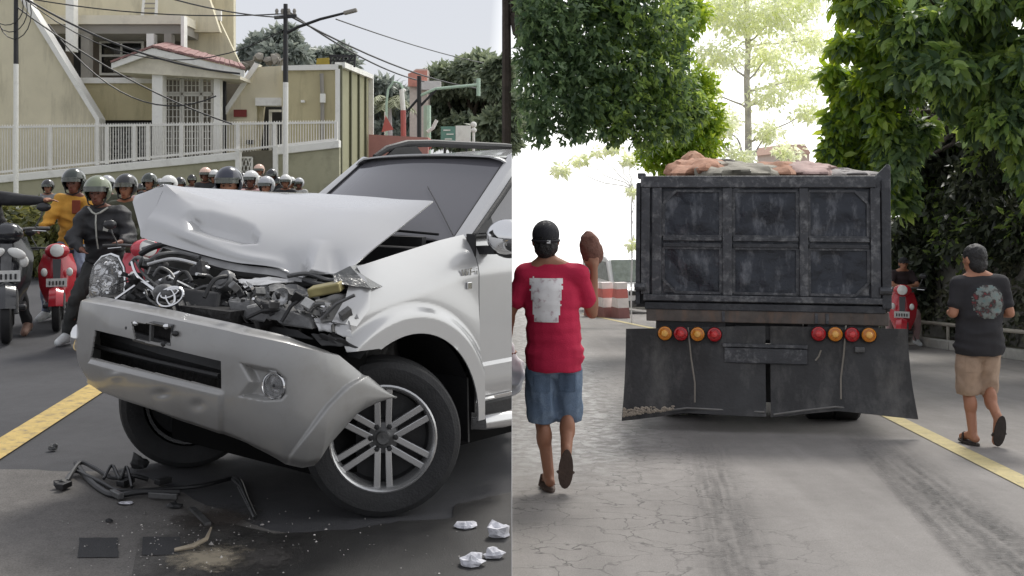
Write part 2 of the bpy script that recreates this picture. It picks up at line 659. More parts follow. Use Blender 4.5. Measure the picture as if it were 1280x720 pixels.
d = (b - a) / (b.y - a.y)
pts = [a + d * (y - a.y) for y in (2, 5, 8, 11, 14)]
pts += [pts[-1] + Vector((0.1, 4, 0)), pts[-1] + Vector((-0.1, 10, 0)), pts[-1] + Vector((-1.6, 22, 0))]
strip('road_marking', pts, 0.17, YEL2, gr, 0.006, road_right)

def trackmat(name, col, dens):
    m = bpy.data.materials.new(name)
    m.use_nodes = True
    t = m.node_tree
    b = t.nodes['Principled BSDF']
    L = t.links.new
    c = t.nodes.new('ShaderNodeTexCoord')
    mp = t.nodes.new('ShaderNodeMapping')
    mp.inputs['Scale'].default_value = (14, 0.5, 1)
    L(c.outputs['UV'], mp.inputs['Vector'])
    n = t.nodes.new('ShaderNodeTexNoise')
    n.inputs['Scale'].default_value = 1.0
    n.inputs['Detail'].default_value = 5
    L(mp.outputs['Vector'], n.inputs['Vector'])
    n2 = t.nodes.new('ShaderNodeTexNoise')
    n2.inputs['Scale'].default_value = 30
    n2.inputs['Detail'].default_value = 5
    L(c.outputs['Object'], n2.inputs['Vector'])
    mu = t.nodes.new('ShaderNodeMath'); mu.operation = 'MULTIPLY'
    L(n.outputs['Fac'], mu.inputs[0]); L(n2.outputs['Fac'], mu.inputs[1])
    r_ = t.nodes.new('ShaderNodeMapRange')
    r_.inputs['From Min'].default_value = 0.13
    r_.inputs['From Max'].default_value = 0.40
    r_.inputs['To Max'].default_value = dens
    L(mu.outputs[0], r_.inputs['Value'])
    # rubber fades out towards both sides of the band
    sp = t.nodes.new('ShaderNodeSeparateXYZ'); L(c.outputs['UV'], sp.inputs['Vector'])
    tri = t.nodes.new('ShaderNodeMath'); tri.operation = 'PINGPONG'; tri.inputs[1].default_value = 0.5
    L(sp.outputs['X'], tri.inputs[0])
    e = t.nodes.new('ShaderNodeMapRange'); e.inputs['From Max'].default_value = 0.38
    L(tri.outputs[0], e.inputs['Value'])
    m2 = t.nodes.new('ShaderNodeMath'); m2.operation = 'MULTIPLY'
    L(r_.outputs['Result'], m2.inputs[0]); L(e.outputs['Result'], m2.inputs[1])
    e2 = t.nodes.new('ShaderNodeMapRange'); e2.inputs['From Min'].default_value = 10.5; e2.inputs['From Max'].default_value = 5.0
    L(sp.outputs['Y'], e2.inputs['Value'])
    m3 = t.nodes.new('ShaderNodeMath'); m3.operation = 'MULTIPLY'
    L(m2.outputs[0], m3.inputs[0]); L(e2.outputs['Result'], m3.inputs[1])
    L(m3.outputs[0], b.inputs['Alpha'])
    b.inputs['Base Color'].default_value = (*col, 1)
    b.inputs['Roughness'].default_value = 0.7
    MATS[name] = m
    return m
TRK = trackmat('tyre_rubber_marks', (0.05, 0.049, 0.048), 0.72)
TRK2 = trackmat('tyre_dust_marks', (0.07, 0.067, 0.065), 0.5)
def track(line, w, mat, z=0.009):
    o = strip('tyre_track', line, w, mat, gr, z, road_right)
    me = o.data
    uv = me.uv_layers.new(name='UVMap')
    n = len(line)
    for lp in me.loops:
        i = lp.vertex_index
        uv.data[lp.index].uv = (0.0 if i < n else 1.0, (i % n) * 1.5)
    return o
def rl(a, b, n=7):
    a, b = Vector(a), Vector(b)
    return [a.lerp(b, i / n) for i in range(n + 1)]
track(rl(GR(1345, 760), GR(1070, 535)), 0.62, TRK)
track(rl(GR(1222, 720), GR(1062, 548)), 0.12, TRK2, 0.012)
track(rl(GR(932, 745), GR(880, 545)), 0.46, TRK2, 0.009)

# kerb, verge and far pavement of the left street (behind the motorcycles)
mb = MB()
mb.slab([(-40, 17.4, gl(17.4)), (-40, 17.65, gl(17.6)), (-5, 24.2, gl(24)), (-5, 23.95, gl(24))], (0, 0, 0.14))
struct(mb.build('kerb', M('kerb_paint', (0.55, 0.54, 0.5), 0.8, var=0.25, scale=5), bevel=0.015))
mb = MB()
mb.grid([[(-40, 17.66, 0.06 + gl(17.6)), (-5, 24.2, 0.1 + gl(24))], [(-40, 36, gl(36) + .05), (-5, 36, gl(36) + .05)]])
struct(mb.build('verge', M('verge_soil', (0.13, 0.135, 0.07), 0.95, var=0.4, scale=2.5, bump=0.5)))

# kerb and verge of the right street
ka, kb = GR(1283, 452), GR(1145, 432)
kd = (kb - ka) / (kb.y - ka.y)
KL = [(10.2, 2.0), (9.6, 8.0), (8.6, 14.0), (ka.x, ka.y), (kb.x, kb.y), (kb.x - .8, 27), (kb.x - 2.2, 36), (kb.x - 5, 52)]
mb = MB()
for i in range(len(KL) - 1):
    (x0, y0), (x1, y1) = KL[i], KL[i + 1]
    n = max(1, int((y1 - y0) / 1.2))
    for j in range(n):
        t0, t1 = j / n + 0.004, (j + 1) / n - 0.004
        A, B = (x0 + (x1 - x0) * t0, y0 + (y1 - y0) * t0), (x0 + (x1 - x0) * t1, y0 + (y1 - y0) * t1)
        mb.slab([(A[0], A[1], gr(A[1])), (A[0] + .18, A[1], gr(A[1])), (B[0] + .18, B[1], gr(B[1])), (B[0], B[1], gr(B[1]))], (0, 0, 0.16))
struct(mb.build('kerb', M('kerb_stone', (0.42, 0.41, 0.38), 0.85, var=0.25, scale=4, bump=0.2), bevel=0.012))
mb = MB()
mb.grid([[(x + .16, y, gr(y) + .10), (x + 1.2, y, gr(y) + .14), (x + 14, y, gr(y) + .5)] for x, y in KL])
struct(mb.build('verge', M('verge_right', (0.09, 0.085, 0.06), 0.95, var=0.4, scale=2.5, bump=0.5)))
# ------------------------------------------------------------------ houses, walls, fence and poles on the left
OLIVE = M('olive_render', lin((216, 208, 182)), 0.9, var=0.07, scale=1.4, bump=0.15, bscale=30, dirt=lin((130, 124, 106)), dirt_scale=2.2, dirt_amt=0.4, streak=(1, 1, .18))
OLIVE2 = M('olive_render_deep', lin((194, 184, 148)), 0.9, var=0.07, scale=1.4, bump=0.15, bscale=30, dirt=lin((118, 112, 88)), dirt_scale=2.2, dirt_amt=0.4, streak=(1, 1, .18))
OLIVE3 = M('olive_wall_low', lin((170, 167, 142)), 0.9, var=0.1, scale=1.4, bump=0.15, bscale=30, dirt=lin((96, 96, 78)), dirt_scale=1.1, dirt_amt=0.4)
CREAM = M('cream_render', lin((228, 222, 204)), 0.9, var=0.05, scale=1.4, dirt=lin((140, 132, 118)), dirt_scale=1.3, dirt_amt=0.3)
WHITE = M('white_paint', lin((240, 239, 233)), 0.7, var=0.05, scale=3, dirt=lin((150, 146, 138)), dirt_scale=3, dirt_amt=0.3)
GREYW = M('grey_render', lin((150, 146, 138)), 0.85, var=0.06, scale=2)
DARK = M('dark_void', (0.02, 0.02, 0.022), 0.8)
DGLASS = M('dark_window_glass', (0.012, 0.013, 0.015), 0.08, var=0.2)
BLACK = M('black_steel', (0.018, 0.018, 0.02), 0.5, var=0.2)
TILE = M('red_tile', lin((150, 114, 110)), 0.75, var=0.22, scale=5, bump=0.2)
BY = 34.0          # distance of the house front
def hp(px, py, Y=BY):
    return W(px, py, Y)
def wall(name, pix, mat, parent, Y=BY, depth=0.3, bevel=0.0):
    mb = MB()
    mb.slab([hp(x, y, Y) for x, y in pix], (0, depth, 0))
    return mb.build(name, mat, parent, bevel=bevel)

house = thing('house', 'olive and cream two storey house with sloping wing walls behind the white fence', 'house', (hp(160, 300).x, BY, gl(BY)))
hinv = Matrix.Translation(-house.location)
def hw(*a, **k):
    o = wall(*a, **k)
    o.data.transform(hinv)
    return o
GB = 310   # pixel row of the hidden ground line
hw('wing_wall', [(-60, GB), (-60, -60), (5, -60), (26, 0), (62, 58), (119, 150), (119, GB)], OLIVE, house, BY - 1.0, 0.35)
o = hw('wing_trim', [(5, -60), (14, -60), (33, -1), (68, 56), (124, 148), (124, GB), (119, GB), (119, 150), (62, 58), (26, 0)], WHITE, house, BY - 1.08, 0.5)
# back body of the house
hw('rear_wall', [(40, GB), (40, -60), (292, -60), (292, 100), (300, 120), (300, GB)], OLIVE, house, BY + 3.2, 0.3)
hw('upper_wall', [(56, 22), (56, -60), (250, -60), (262, 0), (275, 40), (232, 40), (228, 20)], OLIVE, house, BY + 1.5, 0.25)
hw('balcony_soffit', [(58, 42), (58, 30), (230, 30), (230, 42)], GREYW, house, BY + 0.4, 2.6)
hw('balcony_beam', [(56, 30), (56, 19), (231, 19), (231, 30)], CREAM, house, BY + 0.3, 2.8)
hw('balcony_floor', [(94, 104), (94, 97), (192, 97), (192, 104)], WHITE, house, BY - 0.05, 3.0)
hw('parapet', [(96, 150), (96, 104), (191, 104), (191, 150)], OLIVE2, house, BY + 0.02, 0.2)
hw('recess_wall', [(60, 97), (60, 42), (229, 42), (229, 97)], M('recess_render', lin((112, 104, 96)), 0.9, var=0.06), house, BY + 2.4, 0.2)  # balcony shade put into a darker wall colour
for x0, x1, y0, y1, mt, dy in ((82, 92, -60, 64, WHITE, -0.3), (101, 111, 42, 97, GREYW, 0.2), (183, 192, 42, 97, WHITE, 0.2), (205, 214, 42, 80, GREYW, 0.2), (226, 230, 20, 62, WHITE, 0.1), (92, 99, 42, 97, DARK, 1.2)):
    hw('column', [(x0, y1), (x0, y0), (x1, y0), (x1, y1)], mt, house, BY + dy, 0.35)
# balcony window: frame, mullions, panes
win = hw('window', [(124, 94), (124, 51), (179, 51), (179, 94)], WHITE, house, BY + 2.28, 0.1)
for x0, x1 in ((127, 150), (153, 176)):
    for y0, y1 in ((54, 68), (71, 91)):
        hw('pane', [(x0, y1), (x0, y0), (x1, y0), (x1, y1)], DGLASS, win, BY + 2.26, 0.06)
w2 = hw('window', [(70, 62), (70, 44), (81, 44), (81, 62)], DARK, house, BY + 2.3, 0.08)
# roof vent ladder and air conditioner
hw('roof_ladder', [(176, 20), (178, 0), (181, 0), (179.5, 20)], WHITE, house, BY + 1.2, 0.06)
hw('roof_ladder', [(193, 20), (194, 0), (197, 0), (196.5, 20)], WHITE, house, BY + 1.2, 0.06)
for y in (4, 10, 16):
    hw('ladder_rung', [(180, y + 1), (180, y - .6), (194, y - .6), (194, y + 1)], GREYW, house, BY + 1.21, 0.04)
hw('right_gable', [(232, 62), (232, 20), (255, -30), (262, 0), (300, 80), (300, 110), (260, 66)], OLIVE, house, BY + 2.0, 0.2)
hw('wall_vent', [(268, 24), (268, 13), (276, 13), (276, 26)], WHITE, house, BY + 1.9, 0.15)
# below the balcony: black slab for the shaded recess and the iron grille gate
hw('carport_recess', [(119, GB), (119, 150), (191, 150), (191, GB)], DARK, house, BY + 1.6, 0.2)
mb = MB()
for i in range(16):
    x = 123 + i * 4.4
    mb.bar(hp(x, 214, BY + .5), hp(x, 156, BY + .5), 0.03)
for y in (157, 166, 175, 184, 193, 202, 211):
    mb.bar(hp(122, y, BY + .52), hp(190, y, BY + .52), 0.03)
for i in range(4):
    for k in range(6):
        c = hp(128 + i * 17.5, 162 + k * 9, BY + .5)
        mb.box(c, (0.22, 0.02, 0.10))
g = mb.build('grille_gate', M('grille_iron', lin((150, 150, 150)), 0.6, var=0.2), house)
g.data.transform(hinv)
# porch with tiled roof
porch = thing('porch', 'white porch with red tiled gable roof and ironwork doors beside the house', 'porch', (hp(230, 300).x, BY - 1.5, gl(BY)))
pinv = Matrix.Translation(-porch.location)
def pw(*a, **k):
    o = wall(*a, **k)
    o.data.transform(pinv)
    return o
PY_ = BY - 1.8
pw('pillar', [(190, GB), (190, 72), (203, 72), (203, GB)], WHITE, porch, PY_, 0.4)
pw('pillar', [(267, GB), (267, 93), (275, 93), (275, GB)], WHITE, porch, PY_ + .3, 0.3)
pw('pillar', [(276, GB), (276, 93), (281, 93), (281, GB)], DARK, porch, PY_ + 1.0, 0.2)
pw('fascia', [(139, 86), (139, 79), (190, 60), (305, 88), (305, 96), (188, 68)], WHITE, porch, PY_ - .3, 0.12)
pw('ceiling_board', [(142, 90), (142, 86), (190, 69), (300, 95), (300, 99)], CREAM, porch, PY_ - .1, 1.9)
mb = MB()
ra, rb, rc, rd = hp(190, 59, PY_ - .34), hp(307, 87.5, PY_ - .34), hp(302, 82, PY_ + 2.0), hp(208, 55, PY_ + 2.0)
NR = 18
for i in range(NR):
    t0, t1 = i / NR, (i + 0.94) / NR
    a, b = ra.lerp(rb, t0), ra.lerp(rb, t1)
    c, d = rd.lerp(rc, t1), rd.lerp(rc, t0)
    mb.slab([a, b, c, d], (0, 0, 0.07 + 0.015 * (i % 2)))
roof = mb.build('roof', TILE, porch, bevel=0.015); roof.data.transform(pinv)
mb = MB()
la = hp(138, 78.5, PY_ - .34); ld = hp(160, 70, PY_ + 2.0)
for i in range(9):
    t0, t1 = i / 9, (i + .94) / 9
    mb.slab([la.lerp(ra, t0), la.lerp(ra, t1), ld.lerp(rd, t1), ld.lerp(rd, t0)], (0, 0, 0.06))
r2 = mb.build('roof', TILE, porch); r2.data.transform(pinv)
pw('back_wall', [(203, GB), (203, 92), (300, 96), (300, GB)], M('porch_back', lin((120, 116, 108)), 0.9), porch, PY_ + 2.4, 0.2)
mb = MB()
IRON = M('white_ironwork', lin((214, 212, 204)), 0.6, var=0.1)
for x0, x1 in ((206, 226), (229, 250), (253, 265)):
    for y0, y1 in ((98, 116), (119, 200)):
        for q in ((x0, y0, x1, y0), (x0, y1, x1, y1), (x0, y0, x0, y1), (x1, y0, x1, y1)):
            mb.bar(hp(q[0], q[1], PY_ + .8), hp(q[2], q[3], PY_ + .8), 0.06)
        k = max(2, int((x1 - x0) / 5))
        for i in range(1, k):
            x = x0 + (x1 - x0) * i / k
            mb.bar(hp(x, y0, PY_ + .8), hp(x, y1, PY_ + .8), 0.025)
        for i in range(1, int((y1 - y0) / 9)):
            y = y0 + i * 9
            mb.bar(hp(x0, y, PY_ + .8), hp(x1, y, PY_ + .8), 0.02)
g = mb.build('ironwork_door', IRON, porch); g.data.transform(pinv)
# right sloping wing and its parapet
wing = thing('side_building', 'low olive building with slanted white edge, red plaque and open doorway', 'building', (hp(315, 300).x, BY - .5, gl(BY)))
winv = Matrix.Translation(-wing.location)
def ww(*a, **k):
    o = wall(*a, **k)
    o.data.transform(winv)
    return o
ww('wall', [(272, GB), (272, 152), (320, 84), (356, 82), (356, 130), (321, 130), (321, 205), (321, GB)], OLIVE, wing, BY - .6, 0.3)
ww('sloped_trim', [(270, 152), (318, 78), (324, 80), (276, 152), (276, GB), (270, GB)], WHITE, wing, BY - .7, 0.4)
ww('parapet_trim', [(319, 132), (319, 122), (352, 122), (352, 132)], WHITE, wing, BY - .72, 0.5)
ww('doorway', [(321, GB), (321, 132), (352, 132), (352, GB)], DARK, wing, BY + .6, 0.1)  # black slab stands in for the unlit inside
ww('door_frame', [(336, GB), (336, 137), (339, 137), (339, GB)], WHITE, wing, BY - .1, 0.1)
ww('door_frame', [(336, 140), (336, 137), (351, 137), (351, 140)], WHITE, wing, BY - .12, 0.1)
ww('jamb', [(320, GB), (324, 190), (330, 132), (321, 132)], OLIVE, wing, BY - .3, 0.2)
plq = ww('plaque', [(292, 146), (292, 137), (308, 137), (308, 146)], M('plaque_red', lin((120, 42, 38)), 0.6), wing, BY - .68, 0.05)
ww('plaque', [(308, 180), (308, 175), (317, 175), (317, 180)], DARK, wing, BY - .66, 0.04)
# rooftop junk of rubble and tank
mb = MB()
for x, y, r_ in ((305, 84, 6), (313, 78, 6), (322, 74, 5), (333, 76, 5), (343, 75, 6), (350, 77, 5)):
    mb.ell(hp(x, y, BY + 1.5), (r_ / 38, .2, r_ / 45), 8, 6)
mb.v = [tuple(Vector(v) + Vector((noise.noise(Vector(v) * 5), 0, noise.noise(Vector(v) * 5 + Vector((5, 5, 5))))) * .22) for v in mb.v]
o = mb.build('roof_clutter', GREYW, wing); o.data.transform(winv)
# boxy guard house
gh = thing('guardhouse', 'boxy olive guardhouse with white corner posts and striped side wall', 'building', (hp(400, 300).x, BY - 1, gl(BY)))
ginv = Matrix.Translation(-gh.location)
def gw(*a, **k):
    o = wall(*a, **k)
    o.data.transform(ginv)
    return o
gw('front_wall', [(353, GB), (353, 86), (420, 86), (420, GB)], OLIVE2, gh, BY - 1.0, 0.25)
gw('roof_edge', [(352, 88), (352, 82), (425, 80), (425, 87)], WHITE, gh, BY - 1.1, 0.4)
gw('corner_post', [(419, GB), (419, 86), (425, 86), (425, GB)], WHITE, gh, BY - 1.12, 0.3)
mb = MB()
s0a, s0b = hp(425, 82, BY - 1), hp(462, 97, BY + 7)
s1a, s1b = hp(425, 300, BY - 1), hp(462, 280, BY + 7)
mb.slab([s1a, s0a, s0b, s1b], (-.2, 0.05, 0))
o = mb.build('side_wall', M('olive_side', lin((150, 148, 118)), 0.9, var=0.08), gh); o.data.transform(ginv)
for t in (0.0, 0.28, 0.55, 0.80, 0.97):
    mb = MB()
    a, b = s0a.lerp(s0b, t), s1a.lerp(s1b, t)
    mb.bar(a + Vector((.02, -.03, 0)), b + Vector((.02, -.03, 0)), 0.10 if t < .9 else .3, 0.16)
    o = mb.build('side_rib', M('rib_dark', lin((92, 92, 70)), 0.85) if t < .9 else WHITE, gh); o.data.transform(ginv)
mb = MB(); mb.bar(s0a + Vector((0, 0, .02)), s0b + Vector((0, 0, .02)), 0.3, 0.16)
o = mb.build('roof_edge', WHITE, gh); o.data.transform(ginv)
gw('roof_tank', [(395, 82), (396, 73), (411, 72), (412, 82)], M('tank_yellow', lin((170, 150, 60)), 0.6), gh, BY + .4, 0.5)
mb = MB()
for x in (413, 420, 428, 436, 443):
    mb.bar(hp(x, 84, BY + .5), hp(x + 1, 69, BY + .5), 0.06)
mb.bar(hp(412, 70, BY + .5), hp(444, 70, BY + .5), 0.08); mb.bar(hp(412, 76, BY + .5), hp(444, 76, BY + .5), 0.05)
mb.bar(hp(413, 84, BY + .5), hp(428, 69, BY + .5), 0.05); mb.bar(hp(428, 84, BY + .5), hp(443, 69, BY + .5), 0.05)
o = mb.build('roof_rack', BLACK, gh); o.data.transform(ginv)
gw('wall_lamp', [(376, 128), (376, 125), (380, 125), (380, 128)], WHITE, gh, BY - 1.2, 0.2)
mb = MB(); mb.tube([hp(403, 186, BY - 1.1), hp(403, 118, BY - 1.1), hp(402, 92, BY - 1.1)], 0.06, 8)
o = mb.build('pipe', GREYW, gh); o.data.transform(ginv)
gw('meter_box', [(400, 128), (400, 117), (406, 117), (406, 128)], WHITE, gh, BY - 1.25, 0.15)

# low retaining wall with white coping, two lengths with a gate opening between
def lowwall(label, x0, y0, x1, y1, Y0, Y1):
    a, b = W(x0, y0, Y0), W(x1, y1, Y1)
    t = thing('garden_wall', label, 'wall', ((a.x + b.x) / 2, (Y0 + Y1) / 2, gl((Y0 + Y1) / 2)))
    inv = Matrix.Translation(-t.location)
    mb = MB(); mb.slab([(a.x, a.y, -.2), (b.x, b.y, -.2), (b.x, b.y, b.z - .2), (a.x, a.y, a.z - .2)], (0, .25, 0))
    o = mb.build('wall_face', OLIVE3, t); o.data.transform(inv)
    mb = MB(); mb.slab([(a.x, a.y - .06, a.z - .22), (b.x, b.y - .06, b.z - .22), (b.x, b.y - .06, b.z), (a.x, a.y - .06, a.z)], (0, .4, 0))
    o = mb.build('coping', WHITE, t, bevel=0.02); o.data.transform(inv)
    return t
FY = 31.5
lowwall('long sloping olive garden wall with white coping below the fence', -40, 223, 297, 190, FY, FY)
lowwall('short olive garden wall with white coping right of the lattice gate', 345, 184, 424, 175, FY, FY)
lw = thing('gate_recess', 'grey recess with small white framed lattice hatch between the garden walls', 'gate', (W(320, 300, FY).x, FY, gl(FY)))
linv = Matrix.Translation(-lw.location)
for nm, pix, mt, dy, dep in (('recess_wall', [(296, 300), (296, 188), (346, 188), (346, 300)], M('recess_grey', lin((122, 118, 104)), .9), .5, .2),
                             ('gate_post', [(294, 300), (294, 186), (299, 186), (299, 300)], WHITE, -.1, .3),
                             ('gate_post', [(341, 300), (341, 182), (347, 182), (347, 300)], WHITE, -.1, .3)):
    mb = MB(); mb.slab([W(x, y, FY + dy) for x, y in pix], (0, dep, 0)); o = mb.build(nm, mt, lw); o.data.transform(linv)
mb = MB()
for q in ((299, 197, 315, 197), (299, 218, 315, 218), (300, 197, 300, 218), (315, 197, 315, 218)):
    mb.bar(W(q[0], q[1], FY + .3), W(q[2], q[3], FY + .3), .05)
for i in range(4):
    mb.bar(W(300 + i * 5, 197, FY + .32), W(max(300, 300 + i * 5 - 8), 218, FY + .32), .025)
    mb.bar(W(300 + i * 5, 197, FY + .34), W(min(315, 300 + i * 5 + 8), 218, FY + .34), .025)
o = mb.build('lattice_hatch', WHITE, lw); o.data.transform(linv)

# white bar fence on the wall: posts and rails as parts, the thin bars joined
fence = thing('fence', 'long white bar fence standing along the top of the garden wall', 'fence', (W(200, 200, FY).x, FY, gl(FY)))
finv = Matrix.Translation(-fence.location)
FW = M('fence_white', lin((232, 230, 224)), 0.6, var=0.08)
def ftop(x): return 159 - (x / 420) * 6
def fbot(x): return 222 - (x + 40) / 337 * 33 if x < 297 else 186 - (x - 340) / 80 * 9
mb = MB()
x = -40.0
while x < 421:
    wth = 0.019
    mb.bar(W(x, fbot(x), FY + .1), W(x, ftop(x) - 3, FY + .1), wth)
    x += 3.3
o = mb.build('fence_bar', FW, fence); o.data.transform(finv); o['kind'] = 'stuff'
for k in (0.0, 1.0):
    mb = MB()
    for i in range(20):
        x0, x1 = -40 + i * 23.05, -40 + (i + 1) * 23.05
        f = (lambda q: ftop(q)) if k == 0 else (lambda q: fbot(q) - 3)
        mb.bar(W(x0, f(x0), FY + .08), W(x1, f(x1), FY + .08), .06)
    o = mb.build('fence_rail', FW, fence); o.data.transform(finv)
for x in (19, 63, 122, 134, 168, 185, 227, 297, 343, 420):
    mb = MB(); mb.bar(W(x, fbot(x), FY + .05), W(x, ftop(x) - 1, FY + .05), .09)
    o = mb.build('fence_post', FW, fence); o.data.transform(finv)

# ---------------------------------------------------------------- poles, lamp and wires
def pole(name, label, px, y0, ysplit, Y, r, cat='pole', lowmat=None, upmat=None):
    t = thing(name, label, cat, (W(px, 0, Y).x, Y, gl(Y)))
    zt, zs = W(px, y0, Y).z - gl(Y), W(px, ysplit, Y).z - gl(Y)
    mb = MB(); mb.tube([(0, 0, -.1), (0, 0, zs)], r, 10); mb.build('lower_shaft', lowmat or WHITE, t, smooth=True)
    mb = MB(); mb.tube([(0, 0, zs), (0, 0, zt)], [r * .98, r * .8], 10); mb.build('upper_shaft', upmat or BLACK, t, smooth=True)
    return t
pl1 = pole('utility_pole', 'black topped white utility pole at the far left by the fence', 20, -60, 80, 30.0, 0.065)
pl2 = pole('street_lamp', 'dark utility pole with long street lamp arm beside the guardhouse', 357, 5, 103, 31.0, 0.075, 'street lamp')
b0 = pl2.location
def rel(p): return Vector(p) - b0
mb = MB(); mb.tube([rel(W(357, 42, 31)), rel(W(372, 34, 31)), rel(W(400, 24, 31)), rel(W(432, 16, 31))], [.05, .045, .04, .035], 8)
mb.build('lamp_arm', BLACK, pl2, smooth=True)
mb = MB(); mb.box(rel(W(438, 14.5, 31)), (.38, .2, .1), (0, -.25, 0)); mb.build('lamp_head', GREYW, pl2, bevel=.03)
mb = MB(); mb.bar(rel(W(343, 22, 31)), rel(W(371, 20, 31)), .09); mb.build('cross_arm', BLACK, pl2)
for x in (346, 353, 361, 368):
    mb = MB(); mb.lathe([(0.0, 0.0), (.05, 0), (.04, .06), (.055, .1), (.03, .16), (0, .17)], 8, Matrix.Translation(rel(W(x, 20, 31)) + Vector((0, 0, .04))))
    mb.build('insulator', GREYW, pl2, smooth=True)
pl3 = pole('utility_pole', 'tall thin black pole close to the road behind the car roof', 631, -60, 20, 21.0, 0.055, lowmat=BLACK)
def wire(a, b, sag, r=0.012, grp='overhead wires', label='thin black overhead wire', n=14):
    a, b = Vector(a), Vector(b)
    pts = [a.lerp(b, i / n) - Vector((0, 0, sag * 4 * (i / n) * (1 - i / n))) for i in range(n + 1)]
    mb = MB(); mb.tube(pts, r, 5)
    return tag(mb.build('overhead_wire', BLACK, None), label, 'wire', grp)
wire(W(357, 17, 31), W(-60, -22, 30), .35, .018, label='overhead wire leaving the lamp pole for the top left corner')
wire(W(357, 22, 31), W(130, -30, 26), .2, .02, label='overhead wire dropping steeply across the house balcony to the lamp pole')
wire(W(357, 36, 31), W(20, -10, 30), 1.3, .016, label='deeply sagging overhead wire in front of the balcony')
wire(W(300, 92, 30), W(22, -8, 30), .4, .03, label='thick cable slanting down in front of the porch roof')
wire(W(290, 155, 30.2), W(20, 8, 30), .3, .022, label='thick cable slanting down to the porch pillar')
wire(W(270, 120, 30.1), W(60, 30, 30.1), 1.0, .02, label='slack cable looping below the porch roof')
wire(W(357, 12, 31), W(530, 102, 50), .3, .03, label='overhead wire from the lamp pole down to the distant signs')
wire(W(366, 22, 31), W(640, 112, 60), .6, .03, label='faint overhead wire sagging over the distant trees')
wire(W(420, 24, 31), W(639, 84, 60), .2, .02, label='upper faint overhead wire above the big distant tree')
for i in range(3):
    mb = MB()
    c = W(8 + i * 5, 8 + i * 4, 29.9)
    mb.tube([c + Vector((.45 * math.cos(t), 0, (.5 + .1 * i) * math.sin(t))) for t in np.linspace(0, 6.28, 20)], .014, 5, cap=False)
    mb.build('cable_coil', BLACK, pl1).data.transform(Matrix.Translation(-pl1.location))
# ------------------------------------------------------------------ vegetation
def leaves(name, centers, radii, n, size, mat, parent=None, droop=0.5, shell=0.55, seed=1, ratio=0.45, clip=None, fold=0.25, rosette=1, fine=False):
    """many small folded leaves spread through ellipsoid clumps; centers/radii arrays"""
    r_ = np.random.default_rng(seed)
    C = np.array([list(c) for c in centers], float)
    Rd = np.array([list(r) for r in radii], float)
    vol = (Rd.prod(axis=1)) ** (2 / 3)
    idx = r_.choice(len(C), n, p=vol / vol.sum())
    d = r_.normal(size=(n, 3)); d /= np.linalg.norm(d, axis=1)[:, None]
    rad = shell + (1 - shell) * r_.random(n) ** 0.6
    rad *= 0.72 + 0.5 * r_.random(n)
    P = C[idx] + d * Rd[idx] * rad[:, None]
    if rosette > 1:
        m_ = max(1, n // rosette)
        k_ = np.arange(n) % m_
        P, d = P[k_] + r_.normal(size=(n, 3)) * size * .22, d[k_] + r_.normal(size=(n, 3)) * .25
    if clip is not None:
        k = clip(P)
        P, d = P[k], d[k]
        n = len(P)
    # leaf axis: outward + downward, random
    ax = d * 0.6 + r_.normal(size=(n, 3)) * 0.7 + np.array([0, 0, -droop])
    ax /= np.linalg.norm(ax, axis=1)[:, None]
    nn = r_.normal(size=(n, 3)) * 0.8 + np.array([0, 0, 1.0]) + d * 0.4
    sd_ = np.cross(ax, nn); sd_ /= (np.linalg.norm(sd_, axis=1)[:, None] + 1e-9)
    up = np.cross(sd_, ax)
    L_ = size * (0.6 + 0.8 * r_.random(n))[:, None]
    w = L_ * ratio * 0.5
    v = np.empty((n, 6, 3))
    v[:, 0] = P
    v[:, 1] = P + ax * L_ * 0.45 + sd_ * w + up * w * fold
    v[:, 2] = P + ax * L_ * 0.5
    v[:, 3] = P + ax * L_ * 0.45 - sd_ * w + up * w * fold
    v[:, 4] = P + ax * L_ - up * L_ * 0.12
    v[:, 5] = P + ax * L_ * 0.8 - up * L_ * 0.04
    if fine:
        v = np.empty((n, 7, 3))
        v[:, 0] = P
        for q, (tt, ww) in enumerate(((.28, .85), (.62, .9))):
            bend = -up * L_ * .10 * tt * tt
            v[:, 1 + q] = P + ax * L_ * tt + sd_ * w * ww + up * w * fold + bend
            v[:, 5 - q] = P + ax * L_ * tt - sd_ * w * ww + up * w * fold + bend
        v[:, 3] = P + ax * L_ - up * L_ * .16
        v[:, 6] = P + ax * L_ * .5 - up * L_ * .02
        V = v.reshape(-1, 3)
        b = (np.arange(n) * 7)[:, None]
        F = np.concatenate([b + np.array([[i, (i + 1) % 6, 6]]) for i in range(6)], axis=1).reshape(-1, 3)
    else:
        V = v[:, :5].reshape(-1, 3)
        b = (np.arange(n) * 5)[:, None]
        F = np.concatenate([b + np.array([[0, 1, 2]]), b + np.array([[0, 2, 3]]), b + np.array([[1, 4, 2]]), b + np.array([[2, 4, 3]])], axis=1).reshape(-1, 3)
    me = bpy.data.meshes.new(name)
    me.vertices.add(len(V)); me.vertices.foreach_set('co', V.ravel())
    me.loops.add(F.size); me.loops.foreach_set('vertex_index', F.ravel().astype(np.int32))
    me.polygons.add(len(F))
    me.polygons.foreach_set('loop_start', (np.arange(len(F)) * 3).astype(np.int32))
    me.update(calc_edges=True)
    me.materials.append(mat)
    o = bpy.data.objects.new(name, me)
    COL.objects.link(o)
    if parent is not None:
        o.parent = parent
    o['kind'] = 'stuff'
    return o

